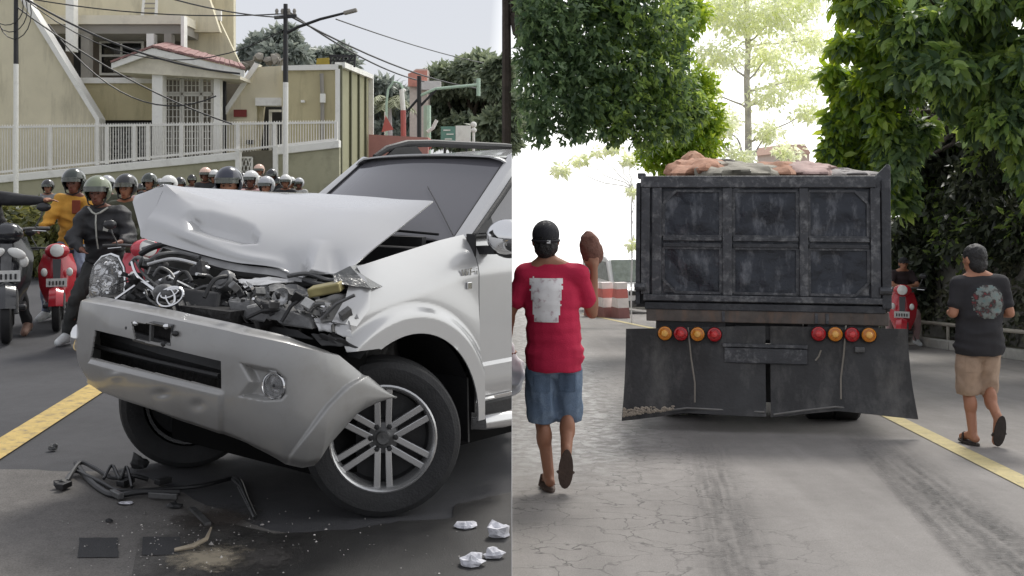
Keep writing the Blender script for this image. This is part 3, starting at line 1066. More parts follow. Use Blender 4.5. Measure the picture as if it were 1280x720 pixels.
BARK = M('bark', (0.075, 0.06, 0.048), 0.95, var=0.35, scale=5, bump=0.8, bscale=18)
BARKP = M('bark_pale', (0.55, 0.51, 0.51), 0.95, var=0.25, scale=5, bump=0.5, bscale=18)
def limb(mb, a, b, r0, r1, n=6, wob=0.12, seed=0):
    r_ = random.Random(seed)
    a, b = Vector(a), Vector(b)
    ln = (b - a).length
    pts = [a.lerp(b, i / n) + Vector((r_.uniform(-1, 1), r_.uniform(-1, 1), r_.uniform(-.5, .5))) * wob * ln * (0 if i in (0,) else .35) for i in range(n + 1)]
    mb.tube(pts, [r0 + (r1 - r0) * i / n for i in range(n + 1)], 7)
    return pts

def blobs_in(box, k, rmin, rmax, seed, flat=0.8):
    r_ = np.random.default_rng(seed)
    lo, hi = np.array(box[0]), np.array(box[1])
    c = lo + (hi - lo) * r_.random((k, 3))
    r = rmin + (rmax - rmin) * r_.random(k)
    return c, np.stack([r, r, r * flat], 1)

def tree_thing(name, label, base, cat='tree', group=None):
    return thing(name, label, cat, base, group=group)

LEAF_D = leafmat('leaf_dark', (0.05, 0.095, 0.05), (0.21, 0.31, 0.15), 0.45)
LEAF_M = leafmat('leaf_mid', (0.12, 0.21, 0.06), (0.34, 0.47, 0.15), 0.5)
LEAF_B = leafmat('leaf_bright', (0.15, 0.27, 0.04), (0.36, 0.48, 0.10), 0.5)  # sunlight put into the green
LEAF_P = leafmat('leaf_pale', (0.55, 0.60, 0.44), (0.80, 0.82, 0.68), 0.5)  # sky glare whitens the leaf colour
LEAF_F = leafmat('leaf_far', (0.12, 0.155, 0.11), (0.27, 0.32, 0.21), 0.35)  # distance haze mixed into the green
LEAF_G = leafmat('leaf_grey', (0.17, 0.195, 0.185), (0.32, 0.35, 0.30), 0.35)  # greyed further by painted distance haze

def far_tree(label, px, pytop, pybot, half, Y, n, seed, mat, leaf, group):
    base = W(px, 0, Y)
    t = tree_thing('tree', label, (base.x, Y, gl(Y)), group=group)
    zt, zb = W(px, pytop, Y).z - gl(Y), W(px, pybot, Y).z - gl(Y)
    hw_ = half / FPX * Y
    r_ = random.Random(seed)
    mb = MB()
    limb(mb, (0, 0, -.1), (0, 0, zb + (zt - zb) * .6), hw_ * .11, hw_ * .04, seed=seed)
    cs, rs = [], []
    for k in range(16):
        a = r_.uniform(0, 6.28); q = r_.random()
        z = zb + (zt - zb) * (0.16 + 0.68 * q)
        w_ = hw_ * (1 - abs(q - .38) * 1.0)
        c = Vector((math.cos(a) * w_ * .72, math.sin(a) * w_ * .72, z))
        cs.append(c); rr = hw_ * r_.uniform(.26, .42)
        rs.append((rr, rr, rr * .75))
        limb(mb, (0, 0, zb + (zt - zb) * .1 * r_.random()), c, hw_ * .04, hw_ * .012, seed=seed + k)
    mb.build('trunk', BARK, t, smooth=True)
    leaves('crown', cs, rs, n, leaf, mat, t, seed=seed)
    return t
far_tree('rounded dark tree rising behind the low building roof', 343, 38, 100, 44, 62, 9000, 11, LEAF_G, .50, 'distant trees')
far_tree('small dark tree just right of the lamp pole above the guardhouse', 412, 58, 100, 34, 66, 6000, 12, LEAF_G, .50, 'distant trees')
far_tree('large dark green tree filling the background left of the black pole', 588, 52, 205, 76, 58, 30000, 13, LEAF_F, .42, 'distant trees')
far_tree('low dark tree between the guardhouse and the large tree', 488, 84, 190, 40, 68, 8000, 14, LEAF_G, .5, 'distant trees')
far_tree('dark green tree behind the black pole beside the tree trunk', 622, 60, 200, 26, 50, 6000, 15, LEAF_F, .5, 'distant trees')

# pale palm beside the guardhouse
pb = W(485, 0, 48)
palm = tree_thing('palm_tree', 'pale palm with spreading fronds beside the guardhouse wall', (pb.x, 48, gl(48)), 'palm')
zc = W(485, 135, 48).z - gl(48)
mb = MB(); mb.tube([(0, 0, -.1), (.1, 0, zc * .5), (.05, 0, zc)], [.16, .13, .1], 8); mb.build('trunk', BARKP, palm, smooth=True)
PALM = M('palm_leaf', (0.26, 0.28, 0.16), .6, var=.2, scale=3)
for k in range(13):
    a = k / 13 * 6.28 + .2
    mb = MB()
    pts = [Vector((math.cos(a) * s_ * 1.15, math.sin(a) * s_ * 1.15, zc + 1.0 * s_ - 1.15 * s_ * s_ + .15 * (k % 3))) for s_ in (0, .25, .5, .75, 1.0)]
    pts = [Vector((p.x + .05, p.y, p.z)) for p in pts]
    side = Vector((-math.sin(a), math.cos(a), 0))
    for i in range(4):
        for j in range(3):
            t = (j + .5) / 3
            p = pts[i].lerp(pts[i + 1], t)
            dr = (pts[i + 1] - pts[i]).normalized()
            for s_ in (-1, 1):
                tip = p + side * s_ * .38 + dr * .2 - Vector((0, 0, .16))
                mb.add([p - dr * .05, p + dr * .05, tip], [(0, 1, 2)])
    mb.tube(pts, .018, 4)
    mb.build('frond', PALM, palm)

# ---- clutter at the far end of the left street
PINK = M('red_wall', lin((190, 136, 130)), .85, var=.1, scale=2)
rw = tag(MB().slab([W(461, 300, 40), W(461, 168, 40), W(535, 172, 40), W(535, 300, 40)], (0, .3, 0)).build('red_wall', PINK, None), 'faded red boundary wall right of the guardhouse', 'wall')
mb = MB(); mb.slab([W(512, 300, 55), W(512, 92, 55), W(520, 86, 55), W(534, 86, 55), W(534, 300, 55)], (0, 2, 0))
tb = thing('tower_building', 'pale distant building with orange upper storey between the trees', 'building', (W(523, 0, 55).x, 55, gl(55)))
tinv = Matrix.Translation(-tb.location)
def addto(parent, inv, mb, name, mat, **k):
    o = mb.build(name, mat, parent, **k); o.data.transform(inv); return o
addto(tb, tinv, mb, 'wall', M('far_cream', lin((214, 200, 190)), .9))
addto(tb, tinv, MB().slab([W(510, 108, 54.8), W(510, 92, 54.8), W(520, 88, 54.8), W(534, 88, 54.8), W(534, 108, 54.8)], (0, .1, 0)), 'upper_storey', M('far_orange', lin((214, 150, 134)), .9))
addto(tb, tinv, MB().slab([W(522, 112, 54.6), W(522, 101, 54.6), W(551, 101, 54.6), W(551, 112, 54.6)], (0, .3, 0)), 'awning', M('far_white', lin((222, 218, 214)), .9))
sg = thing('sign_gantry', 'pale green cantilever sign arm reaching right in front of the large tree', 'sign gantry', (W(524, 0, 45).x, 45, gl(45)))
sinv = Matrix.Translation(-sg.location)
PG = M('pale_green_steel', lin((176, 200, 180)), .5)
addto(sg, sinv, MB().tube([W(524, 260, 45), W(524, 95, 45)], .09, 8), 'post', BLACK)
addto(sg, sinv, MB().tube([W(524, 120, 45), W(545, 111, 45), W(598, 106, 45)], .06, 8), 'arm', PG)
addto(sg, sinv, MB().tube([W(524, 134, 45), W(545, 112, 45)], .05, 8), 'brace', BLACK)
addto(sg, sinv, MB().tube([W(598, 98, 45), W(598, 120, 45)], .08, 8), 'arm_end', PG)
addto(sg, sinv, MB().tube([W(508, 140, 45), W(524, 122, 45)], .05, 8), 'brace', BLACK)
lp = thing('street_lamp', 'small pale curved street lamp beside the palm', 'street lamp', (W(484, 0, 44).x, 44, gl(44)))
linv2 = Matrix.Translation(-lp.location)
addto(lp, linv2, MB().tube([W(483, 260, 44), W(483, 130, 44), W(485, 112, 44), W(492, 102, 44), W(500, 104, 44), W(504, 112, 44)], .045, 8), 'curved_post', PG)
addto(lp, linv2, MB().ell(W(504, 113, 44), (.12, .1, .08)), 'lamp_head', WHITE)
RED = M('red_paint', lin((186, 104, 98)), .6, var=.1)
bp_ = thing('boom_pole', 'red and white striped barrier pole standing upright beyond the red wall', 'barrier', (W(505, 0, 41.5).x, 41.5, gl(41)))
binv = Matrix.Translation(-bp_.location)
addto(bp_, binv, MB().tube([W(505, 230, 41.5), W(504, 138, 41.5)], .10, 8), 'lower_pole', RED)
addto(bp_, binv, MB().tube([W(504, 138, 41.5), W(502, 112, 41.5)], .09, 8), 'upper_pole', WHITE)
fl = thing('pennant', 'small red pennant on a thin mast in front of the palm', 'flag', (W(482, 0, 42).x, 42, gl(42)))
finv2 = Matrix.Translation(-fl.location)
addto(fl, finv2, MB().tube([W(481, 230, 42), W(481, 140, 42)], .02, 6), 'mast', WHITE)
addto(fl, finv2, MB().slab([W(477, 165, 41.9), W(482, 144, 41.9), W(492, 162, 41.9)], (0, .02, 0)), 'cloth', RED)
kiosk = thing('roadside_sign', 'teal and white roadside board below the large tree', 'sign', (W(570, 0, 43).x, 43, gl(43)))
kinv = Matrix.Translation(-kiosk.location)
addto(kiosk, kinv, MB().slab([W(551, 180, 43), W(551, 158, 43), W(569, 158, 43), W(569, 180, 43)], (0, .2, 0)), 'teal_panel', M('teal', lin((110, 150, 138)), .6))
addto(kiosk, kinv, MB().slab([W(569.5, 180, 43), W(569.5, 157, 43), W(588, 157, 43), W(588, 180, 43)], (0, .2, 0)), 'white_panel', WHITE)
addto(kiosk, kinv, MB().bar(W(556, 240, 43.1), W(556, 178, 43.1), .1).bar(W(583, 240, 43.1), W(583, 178, 43.1), .1), 'legs', BLACK)
for x, y in ((554, 162), (558, 167), (556, 173)):
    addto(kiosk, kinv, MB().slab([W(x, y + 1.5, 42.97), W(x, y, 42.97), W(x + 9, y, 42.97), W(x + 9, y + 1.5, 42.97)], (0, .02, 0)), 'print_line', WHITE)
mast = thing('signal_mast', 'slim white signal mast with round heads near the black pole', 'signal', (W(592, 0, 42).x, 42, gl(42)))
minv = Matrix.Translation(-mast.location)
addto(mast, minv, MB().tube([W(592, 260, 42), W(592, 158, 42)], .05, 8), 'post', WHITE)
addto(mast, minv, MB().ell(W(592, 156, 42), (.12, .1, .12)), 'signal_head', WHITE)
addto(mast, minv, MB().ell(W(592, 163, 42), (.12, .1, .10)), 'signal_head', WHITE)
gp = thing('cable_post', 'pale post with wrapped white cables near the roof rail of the car', 'post', (W(534, 0, 42).x, 42, gl(42)))
gpinv = Matrix.Translation(-gp.location)
addto(gp, gpinv, MB().tube([W(534, 260, 42), W(534, 132, 42)], .14, 8), 'post', PG)
addto(gp, gpinv, MB().tube([W(534, 165, 41.8), W(541, 160, 41.8), W(546, 150, 41.8)], .07, 8), 'bracket', WHITE)
addto(gp, gpinv, MB().ell(W(534, 180, 41.8), (.2, .15, .25)), 'base_wrap', RED)

# shrubs behind the black scooter
for i, (px, py, Y, rr, lb) in enumerate(((28, 300, 19.0, .62, 'low leafy roadside shrub behind the black scooter'), (48, 318, 18.5, .42, 'small roadside shrub between the two scooters'), (-8, 296, 19.3, .7, 'roadside shrub at the left edge behind the pointing rider'))):
    b_ = W(px, py, Y)
    sh = thing('shrub', lb, 'shrub', (b_.x, Y, gl(Y) + .05), group='roadside shrubs')
    cs, rs = blobs_in(((-rr, -.3, .15), (rr, .3, 1.0)), 9, .2, .38, 40 + i)
    mb = MB()
    for k, c in enumerate(cs):
        limb(mb, (0, 0, 0), c, .02, .006, seed=k)
    mb.build('stems', BARK, sh)
    leaves('foliage', cs, rs, 1500, .16, leafmat('leaf_shrub', (.06, .075, .03), (.19, .20, .07)), sh, seed=50 + i)

# ---------------------------------------------------------------- right half: canopy over the road
CY = 20.0
ct = tree_thing('tree', 'overhanging dark green roadside tree whose canopy fills the top above the red shirt man', (-0.10, CY, gl(CY)))
mb = MB()
trunk_top = Vector((0.0, 0.2, 5.2))
limb(mb, (0, 0, -.3), trunk_top, .085, .08, n=8, wob=.004, seed=1)
cs, rs = [], []
r_ = random.Random(5)
def cl(px, py, Y, r):
    p = W(px, py, Y) - Vector((-0.16, CY, gl(CY)))
    cs.append(p); rs.append((r, r, r * .85))
    return p
for px, py, Y, r in ((668, 20, 19, .8), (720, 10, 20, .9), (780, 15, 20, .9), (820, 45, 20.5, .55), (660, 75, 19, .65), (715, 75, 19.5, .8), (770, 85, 20, .8), (820, 95, 20.5, .6),
                     (668, 125, 19, .6), (715, 125, 19.5, .7), (765, 130, 20, .65), (815, 135, 20.5, .6), (850, 115, 21, .4), (672, 160, 19.2, .32), (715, 160, 19.5, .34), (760, 162, 19.8, .3), (800, 165, 20, .34), (835, 160, 20.5, .35), (845, 15, 21, .35), (862, 140, 21, .28),
                     (690, -40, 20, .9), (760, -40, 20, 1.0), (650, -30, 19, .8)):
    p = cl(px, py, Y, r)
    pts = limb(mb, trunk_top + Vector((0.1, 0, -.6)), p, .06, .012, seed=int(px), wob=.18)
limb(mb, trunk_top - Vector((0, 0, .2)), W(790, 175, 20) - Vector((-.16, CY, gl(CY))), .05, .015, seed=3)
mb.build('trunk', BARK, ct, smooth=True)
def keep_right(off):
    return lambda P: (P[:, 0] + off[0]) > 0.03
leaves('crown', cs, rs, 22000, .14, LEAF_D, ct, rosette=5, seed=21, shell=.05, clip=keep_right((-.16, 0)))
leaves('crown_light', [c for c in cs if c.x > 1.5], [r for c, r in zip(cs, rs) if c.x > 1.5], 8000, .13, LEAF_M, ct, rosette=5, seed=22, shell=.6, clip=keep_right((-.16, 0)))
# bright bush tree, sunlight put into its leaf colour, behind the truck's left corner
bt = tree_thing('tree', 'bright yellow green sunlit tree behind the left top corner of the truck', (W(850, 0, 26).x, 26, gr(26)))
mb = MB(); cs, rs = [], []
zb = gr(26)
for px, py, r in ((872, 105, .45), (868, 140, .6), (840, 175, .55), (875, 180, .55), (815, 195, .4), (850, 210, .5), (890, 150, .35), (846, 60, .4), (862, 20, .5), (830, 120, .4)):
    p = W(px, py, 26) - bt.location; cs.append(p); rs.append((r, r, r))
    limb(mb, (0, 0, 2.6), p, .05, .012, seed=px)
limb(mb, (0, 0, -.2), (0, 0, 3.4), .13, .08, seed=2)
mb.build('trunk', BARK, bt, smooth=True)
leaves('crown', cs, rs, 10000, .15, LEAF_B, bt, seed=24, shell=.2, rosette=4)
# pale, thinly leaved tree glare of the sky put into its colours
pt = tree_thing('tree', 'pale thinly leaved tree with straight grey trunk rising behind the truck load', (W(934, 0, 34).x, 34, gr(34)))
mb = MB(); cs, rs = [], []
top = W(932, -30, 34) - pt.location
limb(mb, (0, 0, -.3), top, .16, .07, n=10, wob=.02, seed=4)
r_ = random.Random(9)
for px, py, r in ((890, 15, .55), (930, 25, .6), (975, 20, .6), (1010, 50, .5), (960, 70, .55), (900, 70, .5), (880, 110, .4), (1000, 100, .5), (960, 120, .4), (905, 150, .35), (1010, 140, .35), (960, 165, .35), (890, 185, .3), (985, 190, .3), (925, -20, .7), (1000, 0, .6)):
    p = W(px, py, 34 + r_.uniform(-.8, .8)) - pt.location
    cs.append(p); rs.append((r * 1.75, r * 1.5, r * 1.1))
    st = Vector((0, 0, max(2.5, p.z - r_.uniform(.2, 1.2))))
    limb(mb, st, p, .04, .01, seed=px + 3)
mb.build('trunk', BARKP, pt, smooth=True)
leaves('crown', cs, rs, 15000, .15, LEAF_P, pt, seed=26, shell=.0, rosette=3)
# second leaning trunk at its left
p2 = tree_thing('tree', 'slender leaning grey tree left of the straight trunk behind the truck', (W(893, 0, 30).x, 30, gr(30)))
mb = MB()
a, b = W(893, 215, 30) - p2.location, W(880, 140, 30) - p2.location
limb(mb, (0.1, 0, -.2), a, .12, .11, seed=6, wob=.02); limb(mb, a, b, .11, .07, seed=6, wob=.02)
cs, rs = [b, b + Vector((.5, 0, -.4)), b + Vector((-.4, 0, .5)), a + Vector((.7, 0, .4))], [(.4, .4, .35)] * 4
for c in cs[1:]:
    limb(mb, a.lerp(b, .6), c, .03, .01, seed=8)
mb.build('trunk', BARKP, p2, smooth=True)
leaves('crown', cs, rs, 900, .2, LEAF_P, p2, seed=27, shell=.1)
# hanging branch, glare put into its colours, in the white gap on the left
hb = tree_thing('tree', 'sparse pale tree in the white gap below the dark canopy', (W(790, 0, 30).x, 30, gr(30)))
mb = MB(); cs, rs = [], []
limb(mb, (0, 0, -.2), W(790, 240, 30) - hb.location, .022, .02, seed=7, wob=.02)
for px, py, r in ((700, 212, .28), (725, 200, .26), (745, 190, .22), (765, 185, .25), (785, 200, .25), (790, 240, .16), (792, 305, .18)):
    p = W(px, py, 30) - hb.location; cs.append(p); rs.append((r, r, r * .5))
    limb(mb, W(790, 235, 30) - hb.location, p, .016, .006, seed=px)
mb.build('trunk', M('bark_white', (.78, .76, .76), .9, var=.1), hb, smooth=True)  # bark whitened to carry the glare
leaves('crown', cs, rs, 650, .18, LEAF_P, hb, seed=28, shell=.1)

# big broad-leaved tree on the right
BT = (W(1228, 0, 21.5).x, 21.6, gr(21.6))
big = tree_thing('tree', 'large broad leaved tree with dark hollow shade right of the truck', BT)
mb = MB(); cs, rs = [], []
limb(mb, (0, 0, -.3), (.1, 0, 5.6), .22, .16, n=8, wob=.02, seed=12)
bq = random.Random(17)
def bc(px, py, Y, r, f=.85):
    p = W(px + 10, py, Y) - Vector(BT); r *= .86
    for q in range(4):
        o_ = Vector((bq.gauss(0, .55), bq.gauss(0, .5), bq.gauss(0, .5))) * r
        cs.append(p + o_); s_ = r * bq.uniform(.32, .62); rs.append((s_, s_, s_ * bq.uniform(.5, 1.0)))
    if px < 1130 or bq.random() < .45:
        cs.append(p + Vector((bq.uniform(-.3, .1), 0, -r * 1.15))); rs.append((.14, .14, .30))
    return p

for px, py, Y, r in ((1120, 20, 16, .7), (1180, 10, 15.5, .8), (1240, 20, 15.5, .8), (1290, 30, 15.5, .8), (1085, 60, 17, .5), (1130, 75, 16.5, .65), (1190, 70, 15.5, .7), (1250, 80, 15.5, .8),
                     (1060, 95, 17.5, .42), (1100, 110, 17, .5), (1050, 125, 17.8, .35), (1085, 150, 17.6, .45), (1280, 120, 15.5, .7), (1230, 125, 16, .5), (1160, 110, 16.5, .5), (1075, 180, 17.8, .4), (1095, 195, 18, .35),
                     (1200, -40, 16, 1.0), (1270, -40, 16, 1.0), (1120, -20, 17, .7), (1255, 165, 16, .45), (1295, 180, 16, .5), (1046, 160, 17.8, .3), (1062, 200, 18, .28), (1085, 218, 18.2, .28), (1110, 170, 17, .4), (1135, 150, 17, .4), (1120, 225, 18.6, .3)):
    p = bc(px, py, Y, r)
    limb(mb, (.1, 0, 4.2 + r), p, .06, .014, seed=px + py, wob=.14)
mb.build('trunk', BARK, big, smooth=True)
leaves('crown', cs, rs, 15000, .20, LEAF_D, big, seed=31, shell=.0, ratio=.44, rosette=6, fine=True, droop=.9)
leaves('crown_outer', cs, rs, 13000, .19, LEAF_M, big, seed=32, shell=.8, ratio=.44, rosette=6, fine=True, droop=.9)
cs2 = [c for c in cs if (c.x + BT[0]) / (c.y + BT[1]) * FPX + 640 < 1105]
leaves('crown_sunlit', cs2, [rs[i] for i, c in enumerate(cs) if c in cs2], 7500, .18, LEAF_B, big, seed=33, shell=.75, ratio=.44, rosette=5, fine=True, droop=.8)  # brighter leaf colour paints the sunlit left side
# hanging creepers and undergrowth below it, deep shade put into the leaf colour
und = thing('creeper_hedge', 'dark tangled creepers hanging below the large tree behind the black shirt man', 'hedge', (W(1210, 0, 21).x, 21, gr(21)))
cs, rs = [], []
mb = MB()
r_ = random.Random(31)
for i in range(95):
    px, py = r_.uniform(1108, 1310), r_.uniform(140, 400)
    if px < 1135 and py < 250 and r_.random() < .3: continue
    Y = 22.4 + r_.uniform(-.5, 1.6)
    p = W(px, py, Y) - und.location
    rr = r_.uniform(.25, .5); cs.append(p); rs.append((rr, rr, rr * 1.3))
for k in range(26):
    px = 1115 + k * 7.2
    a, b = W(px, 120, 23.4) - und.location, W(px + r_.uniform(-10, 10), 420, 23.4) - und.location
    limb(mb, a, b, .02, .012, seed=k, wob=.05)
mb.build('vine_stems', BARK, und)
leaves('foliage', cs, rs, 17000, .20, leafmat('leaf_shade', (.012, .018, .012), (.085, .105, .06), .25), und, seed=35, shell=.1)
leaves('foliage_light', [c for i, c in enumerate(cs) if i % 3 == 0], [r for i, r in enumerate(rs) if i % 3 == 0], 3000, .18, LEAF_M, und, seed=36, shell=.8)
# ivy covered bank wall
iv = thing('ivy_wall', 'stone bank wall overgrown with pale ivy along the right kerb', 'wall', (8.4, 19, gr(19)))
STONE = M('bank_stone', (0.15, 0.145, 0.13), .95, var=.4, scale=3, bump=.6, bscale=10)
wl = [(9.6, 12), (8.9, 17), (8.35, 21), (7.9, 26), (7.2, 34)]
mb = MB()
mb.grid([[Vector((x, y, gr(y))) - iv.location, Vector((x + .15, y, gr(y) + 1.1)) - iv.location, Vector((x + .4, y, gr(y) + 2.3)) - iv.location, Vector((x + 1.5, y, gr(y) + 2.6)) - iv.location] for x, y in wl])
mb.build('bank_face', STONE, iv, solid=.1)
cs, rs = [], []
for i in range(190):
    k = r_.uniform(0, 3.999); j = int(k); f = k - j
    x, y = wl[j][0] + (wl[j + 1][0] - wl[j][0]) * f, wl[j][1] + (wl[j + 1][1] - wl[j][1]) * f
    z = r_.uniform(.15, 2.5)
    cs.append(Vector((x - .12 + z * .13, y, gr(y) + z)) - iv.location); rr = r_.uniform(.15, .34); rs.append((.16, rr, rr))
leaves('ivy', cs, rs, 13000, .15, leafmat('leaf_ivy', (.03, .04, .022), (.20, .21, .14), .2), iv, seed=37, shell=.2)
cs, rs = [], []
for i in range(120):
    k = r_.uniform(0.6, 2.5); j = int(k); f = k - j
    x, y = wl[j][0] + (wl[j + 1][0] - wl[j][0]) * f, wl[j][1] + (wl[j + 1][1] - wl[j][1]) * f
    z = r_.uniform(1.6, 4.6)
    cs.append(Vector((x + .15 + r_.uniform(-.25, .5), y, gr(y) + z)) - iv.location); rr = r_.uniform(.25, .5); rs.append((rr, rr, rr))
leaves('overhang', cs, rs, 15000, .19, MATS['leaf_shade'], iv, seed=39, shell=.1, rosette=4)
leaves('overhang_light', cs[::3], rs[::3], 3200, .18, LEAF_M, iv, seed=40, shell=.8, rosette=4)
# low rail along the kerb
rail = thing('guard_rail', 'low pale rail running along the right kerb below the ivy', 'railing', (8.0, 18, gr(18)))
mb = MB()
pr = [(x + .32, y) for x, y in KL[2:6]]
RAILM = M('rail_pale', lin((176, 170, 158)), .7, var=.2, scale=4)
mb.tube([Vector((x, y, gr(y) + .42)) - rail.location for x, y in pr], .035, 8)
mb.build('rail', RAILM, rail, smooth=True)
for k in range(14):
    t = k / 13 * 3; j = min(2, int(t)); f = t - j
    x, y = pr[j][0] + (pr[j + 1][0] - pr[j][0]) * f, pr[j][1] + (pr[j + 1][1] - pr[j][1]) * f
    mb = MB(); mb.tube([Vector((x, y, gr(y) + .1)) - rail.location, Vector((x, y, gr(y) + .42)) - rail.location], .03, 8)
    mb.build('rail_post', RAILM, rail)
# far house above the load, haze put into its pale colours
fh = thing('house', 'faint pale house top beyond the truck load', 'house', (W(992, 0, 60).x, 60, gr(60)))
fi = Matrix.Translation(-fh.location)
PALEW = M('faded_wall', lin((232, 214, 200)), .9, var=.05)
addto(fh, fi, MB().slab([W(972, 300, 60), W(972, 190, 60), W(1012, 190, 60), W(1012, 300, 60)], (0, 5, 0)), 'wall', PALEW)
addto(fh, fi, MB().slab([W(970, 192, 59.6), W(976, 181, 59.6), W(1006, 180, 59.6), W(1014, 192, 59.6)], (0, 5.5, 0)), 'roof', M('faded_roof', lin((222, 186, 166)), .9))
# ------------------------------------------------------------------ the crashed car
TH = R(40)
CF = Vector((-math.sin(TH), -math.cos(TH), 0))        # forward
CLv = Vector((math.cos(TH), -math.sin(TH), 0))        # its left side
CC = Vector((-1.242, 6.095, 0))                       # middle of the front axle on the road
suv = thing('crashed_car', 'silver four wheel drive car with crumpled bonnet and smashed front end', 'car', CC, (0, 0, math.atan2(CF.y, CF.x)))
CM = RM(CC, (0, 0, math.atan2(CF.y, CF.x)))
CI = CM.inverted()
def lc(px, py, Y):
    return CI @ W(px, py, Y)
def ray_plane(px, py, n, k):
    d = Vector(((px - CX) / FPX, 1, -(py - HY) / FPX))
    o = Vector((0, 0, EYE))
    t = (k + CC.dot(n) - o.dot(n)) / d.dot(n)
    return CI @ (o + d * t)
def pv(px, py, v): return ray_plane(px, py, CLv, v)
def pu(px, py, u): return ray_plane(px, py, CF, u)
def proj(p):
    w = CM @ Vector(p)
    return CX + FPX * w.x / w.y, HY + FPX * (EYE - w.z) / w.y
def inpoly(x, y, poly):
    c = False
    n = len(poly)
    for i in range(n):
        (x1, y1), (x2, y2) = poly[i], poly[(i + 1) % n]
        if (y1 > y) != (y2 > y) and x < (x2 - x1) * (y - y1) / (y2 - y1) + x1:
            c = not c
    return c
def polydist(x, y, poly):
    best = 1e9
    n = len(poly)
    for i in range(n):
        (x1, y1), (x2, y2) = poly[i], poly[(i + 1) % n]
        dx, dy = x2 - x1, y2 - y1
        t = max(0, min(1, ((x - x1) * dx + (y - y1) * dy) / (dx * dx + dy * dy)))
        best = min(best, math.hypot(x - x1 - t * dx, y - y1 - t * dy))
    return best
def lerp1(x, pts):
    if x <= pts[0][0]: return pts[0][1]
    for (a, b), (c, d) in zip(pts, pts[1:]):
        if x <= c: return b + (d - b) * (x - a) / (c - a)
    return pts[-1][1]
def sst(x): x = max(0, min(1, x)); return x * x * (3 - 2 * x)
def catmull(P, n):
    P = [Vector(p) for p in P]
    out = []
    k = len(P)
    for i in range(n + 1):
        t = i / n * (k - 1); j = min(k - 2, int(t)); f = t - j
        p0, p1, p2, p3 = P[max(j - 1, 0)], P[j], P[j + 1], P[min(j + 2, k - 1)]
        out.append(0.5 * ((2 * p1) + (p2 - p0) * f + (2 * p0 - 5 * p1 + 4 * p2 - p3) * f * f + (3 * p1 - p0 - 3 * p2 + p3) * f ** 3))
    return out

PAINT = M('silver_paint', (0.50, 0.50, 0.50), 0.24, metal=0.35, var=0.03, scale=2, coat=0.8, dirt=(0.36, 0.34, 0.31), dirt_scale=4, dirt_amt=0.10)
PAINTB = M('silver_paint_scuffed', (0.31, 0.307, 0.30), 0.34, metal=0.25, var=0.05, scale=4, coat=0.3, dirt=(0.25, 0.24, 0.22), dirt_scale=7, dirt_amt=0.4)
UNDER = M('underbody_black', (.006, .006, .006), .95, spec=.1)  # near-black colour deepens the shade under the car
CHROME = M('chrome', (0.78, 0.78, 0.78), 0.08, metal=1.0, var=0.04)
ALLOY = M('alloy', (0.52, 0.52, 0.52), 0.25, metal=0.75, var=0.06, scale=5)
TYRE = M('tyre_rubber', (0.022, 0.022, 0.023), 0.75, var=0.25, scale=14, bump=0.25, bscale=90)
BPLA = M('black_plastic', (0.017, 0.017, 0.018), 0.55, var=0.3, scale=8, bump=0.1)
BAY = M('engine_dark', (0.022, 0.021, 0.021), 0.45, metal=0.2, var=0.5, scale=9, bump=0.5, bscale=22)
GREYP = M('grey_part', (0.12, 0.12, 0.12), 0.45, metal=0.5, var=0.35, scale=10, bump=0.3, bscale=30)
CRUSH = M('crushed_metal', (0.36, 0.36, 0.355), 0.38, metal=0.5, var=0.3, scale=10, dirt=(0.03, 0.03, 0.03), dirt_scale=5, dirt_amt=0.9)
SCREEN = M('windscreen_glass', (0.115, 0.113, 0.125), 0.06, var=0.02, spec=0.9)  # grey base carries the sky reflected on the glass
LENS = M('clear_lens', (0.9, 0.9, 0.9), 0.04, var=0.02, trans=0.85)

def cut(mb, name, mat, parent=suv, **k):
    return mb.build(name, mat, parent, cutM=CM, **k)

# --- front wing, left side ---
AU, AZ, AR = -0.04, 0.43, 0.475
def ztop(u): return lerp1(-u, [(-.40, 1.20), (-.21, 1.238), (0, 1.278), (.37, 1.345), (.60, 1.375), (1.6, 1.40)])
def vprof(u, z, bump=True):
    zt = ztop(u)
    v = 0.915
    v -= 0.11 * max(0, (z - (zt - .22)) / .22) ** 2
    v -= 0.02 * sst((.75 - z) / .4) * 0
    v -= 0.03 * max(0, (u - .05) / .3) ** 2
    if bump:
        r_ = math.hypot(u - AU, z - AZ)
        v += 0.034 * (1 - sst((r_ - .56) / .06))
        v += .012 * (1 - sst((r_ - .62) / .2))
    return v
us = np.linspace(.36, -.566, 78); zs = np.linspace(.40, 1.40, 84)
P, Uz = [], []
for u in us:
    row, ru = [], []
    for z in zs:
        uu, zz = u, min(z, ztop(u))
        r_ = math.hypot(uu - AU, zz - AZ)
        if AR - .013 < r_ < AR + .008:
            k = AR / r_; uu, zz = AU + (uu - AU) * k, AZ + (zz - AZ) * k
        row.append(Vector((uu, vprof(uu, zz), zz))); ru.append((uu, zz))
    P.append(row); Uz.append(ru)
def fe(z): return lerp1(z, [(.85, .40), (.97, .33), (1.10, .27), (1.24, .195), (1.3, .15)]) + .012 * math.sin(z * 40)
mask = []
for i in range(len(us) - 1):
    mrow = []
    for j in range(len(zs) - 1):
        cu = sum(Uz[a][b][0] for a in (i, i + 1) for b in (j, j + 1)) / 4
        cz = sum(Uz[a][b][1] for a in (i, i + 1) for b in (j, j + 1)) / 4
        ok = math.hypot(cu - AU, cz - AZ) > AR - .003 and cu < fe(cz) and zs[j] < ztop((us[i] + us[i + 1]) / 2)
        if cz < .86 and cu > AU: ok = False
        mrow.append(ok)
    mask.append(mrow)
mb = MB(); mb.grid(P, mask)
fender = cut(mb, 'front_wing', PAINT, smooth=True, solid=.008, angle=50)
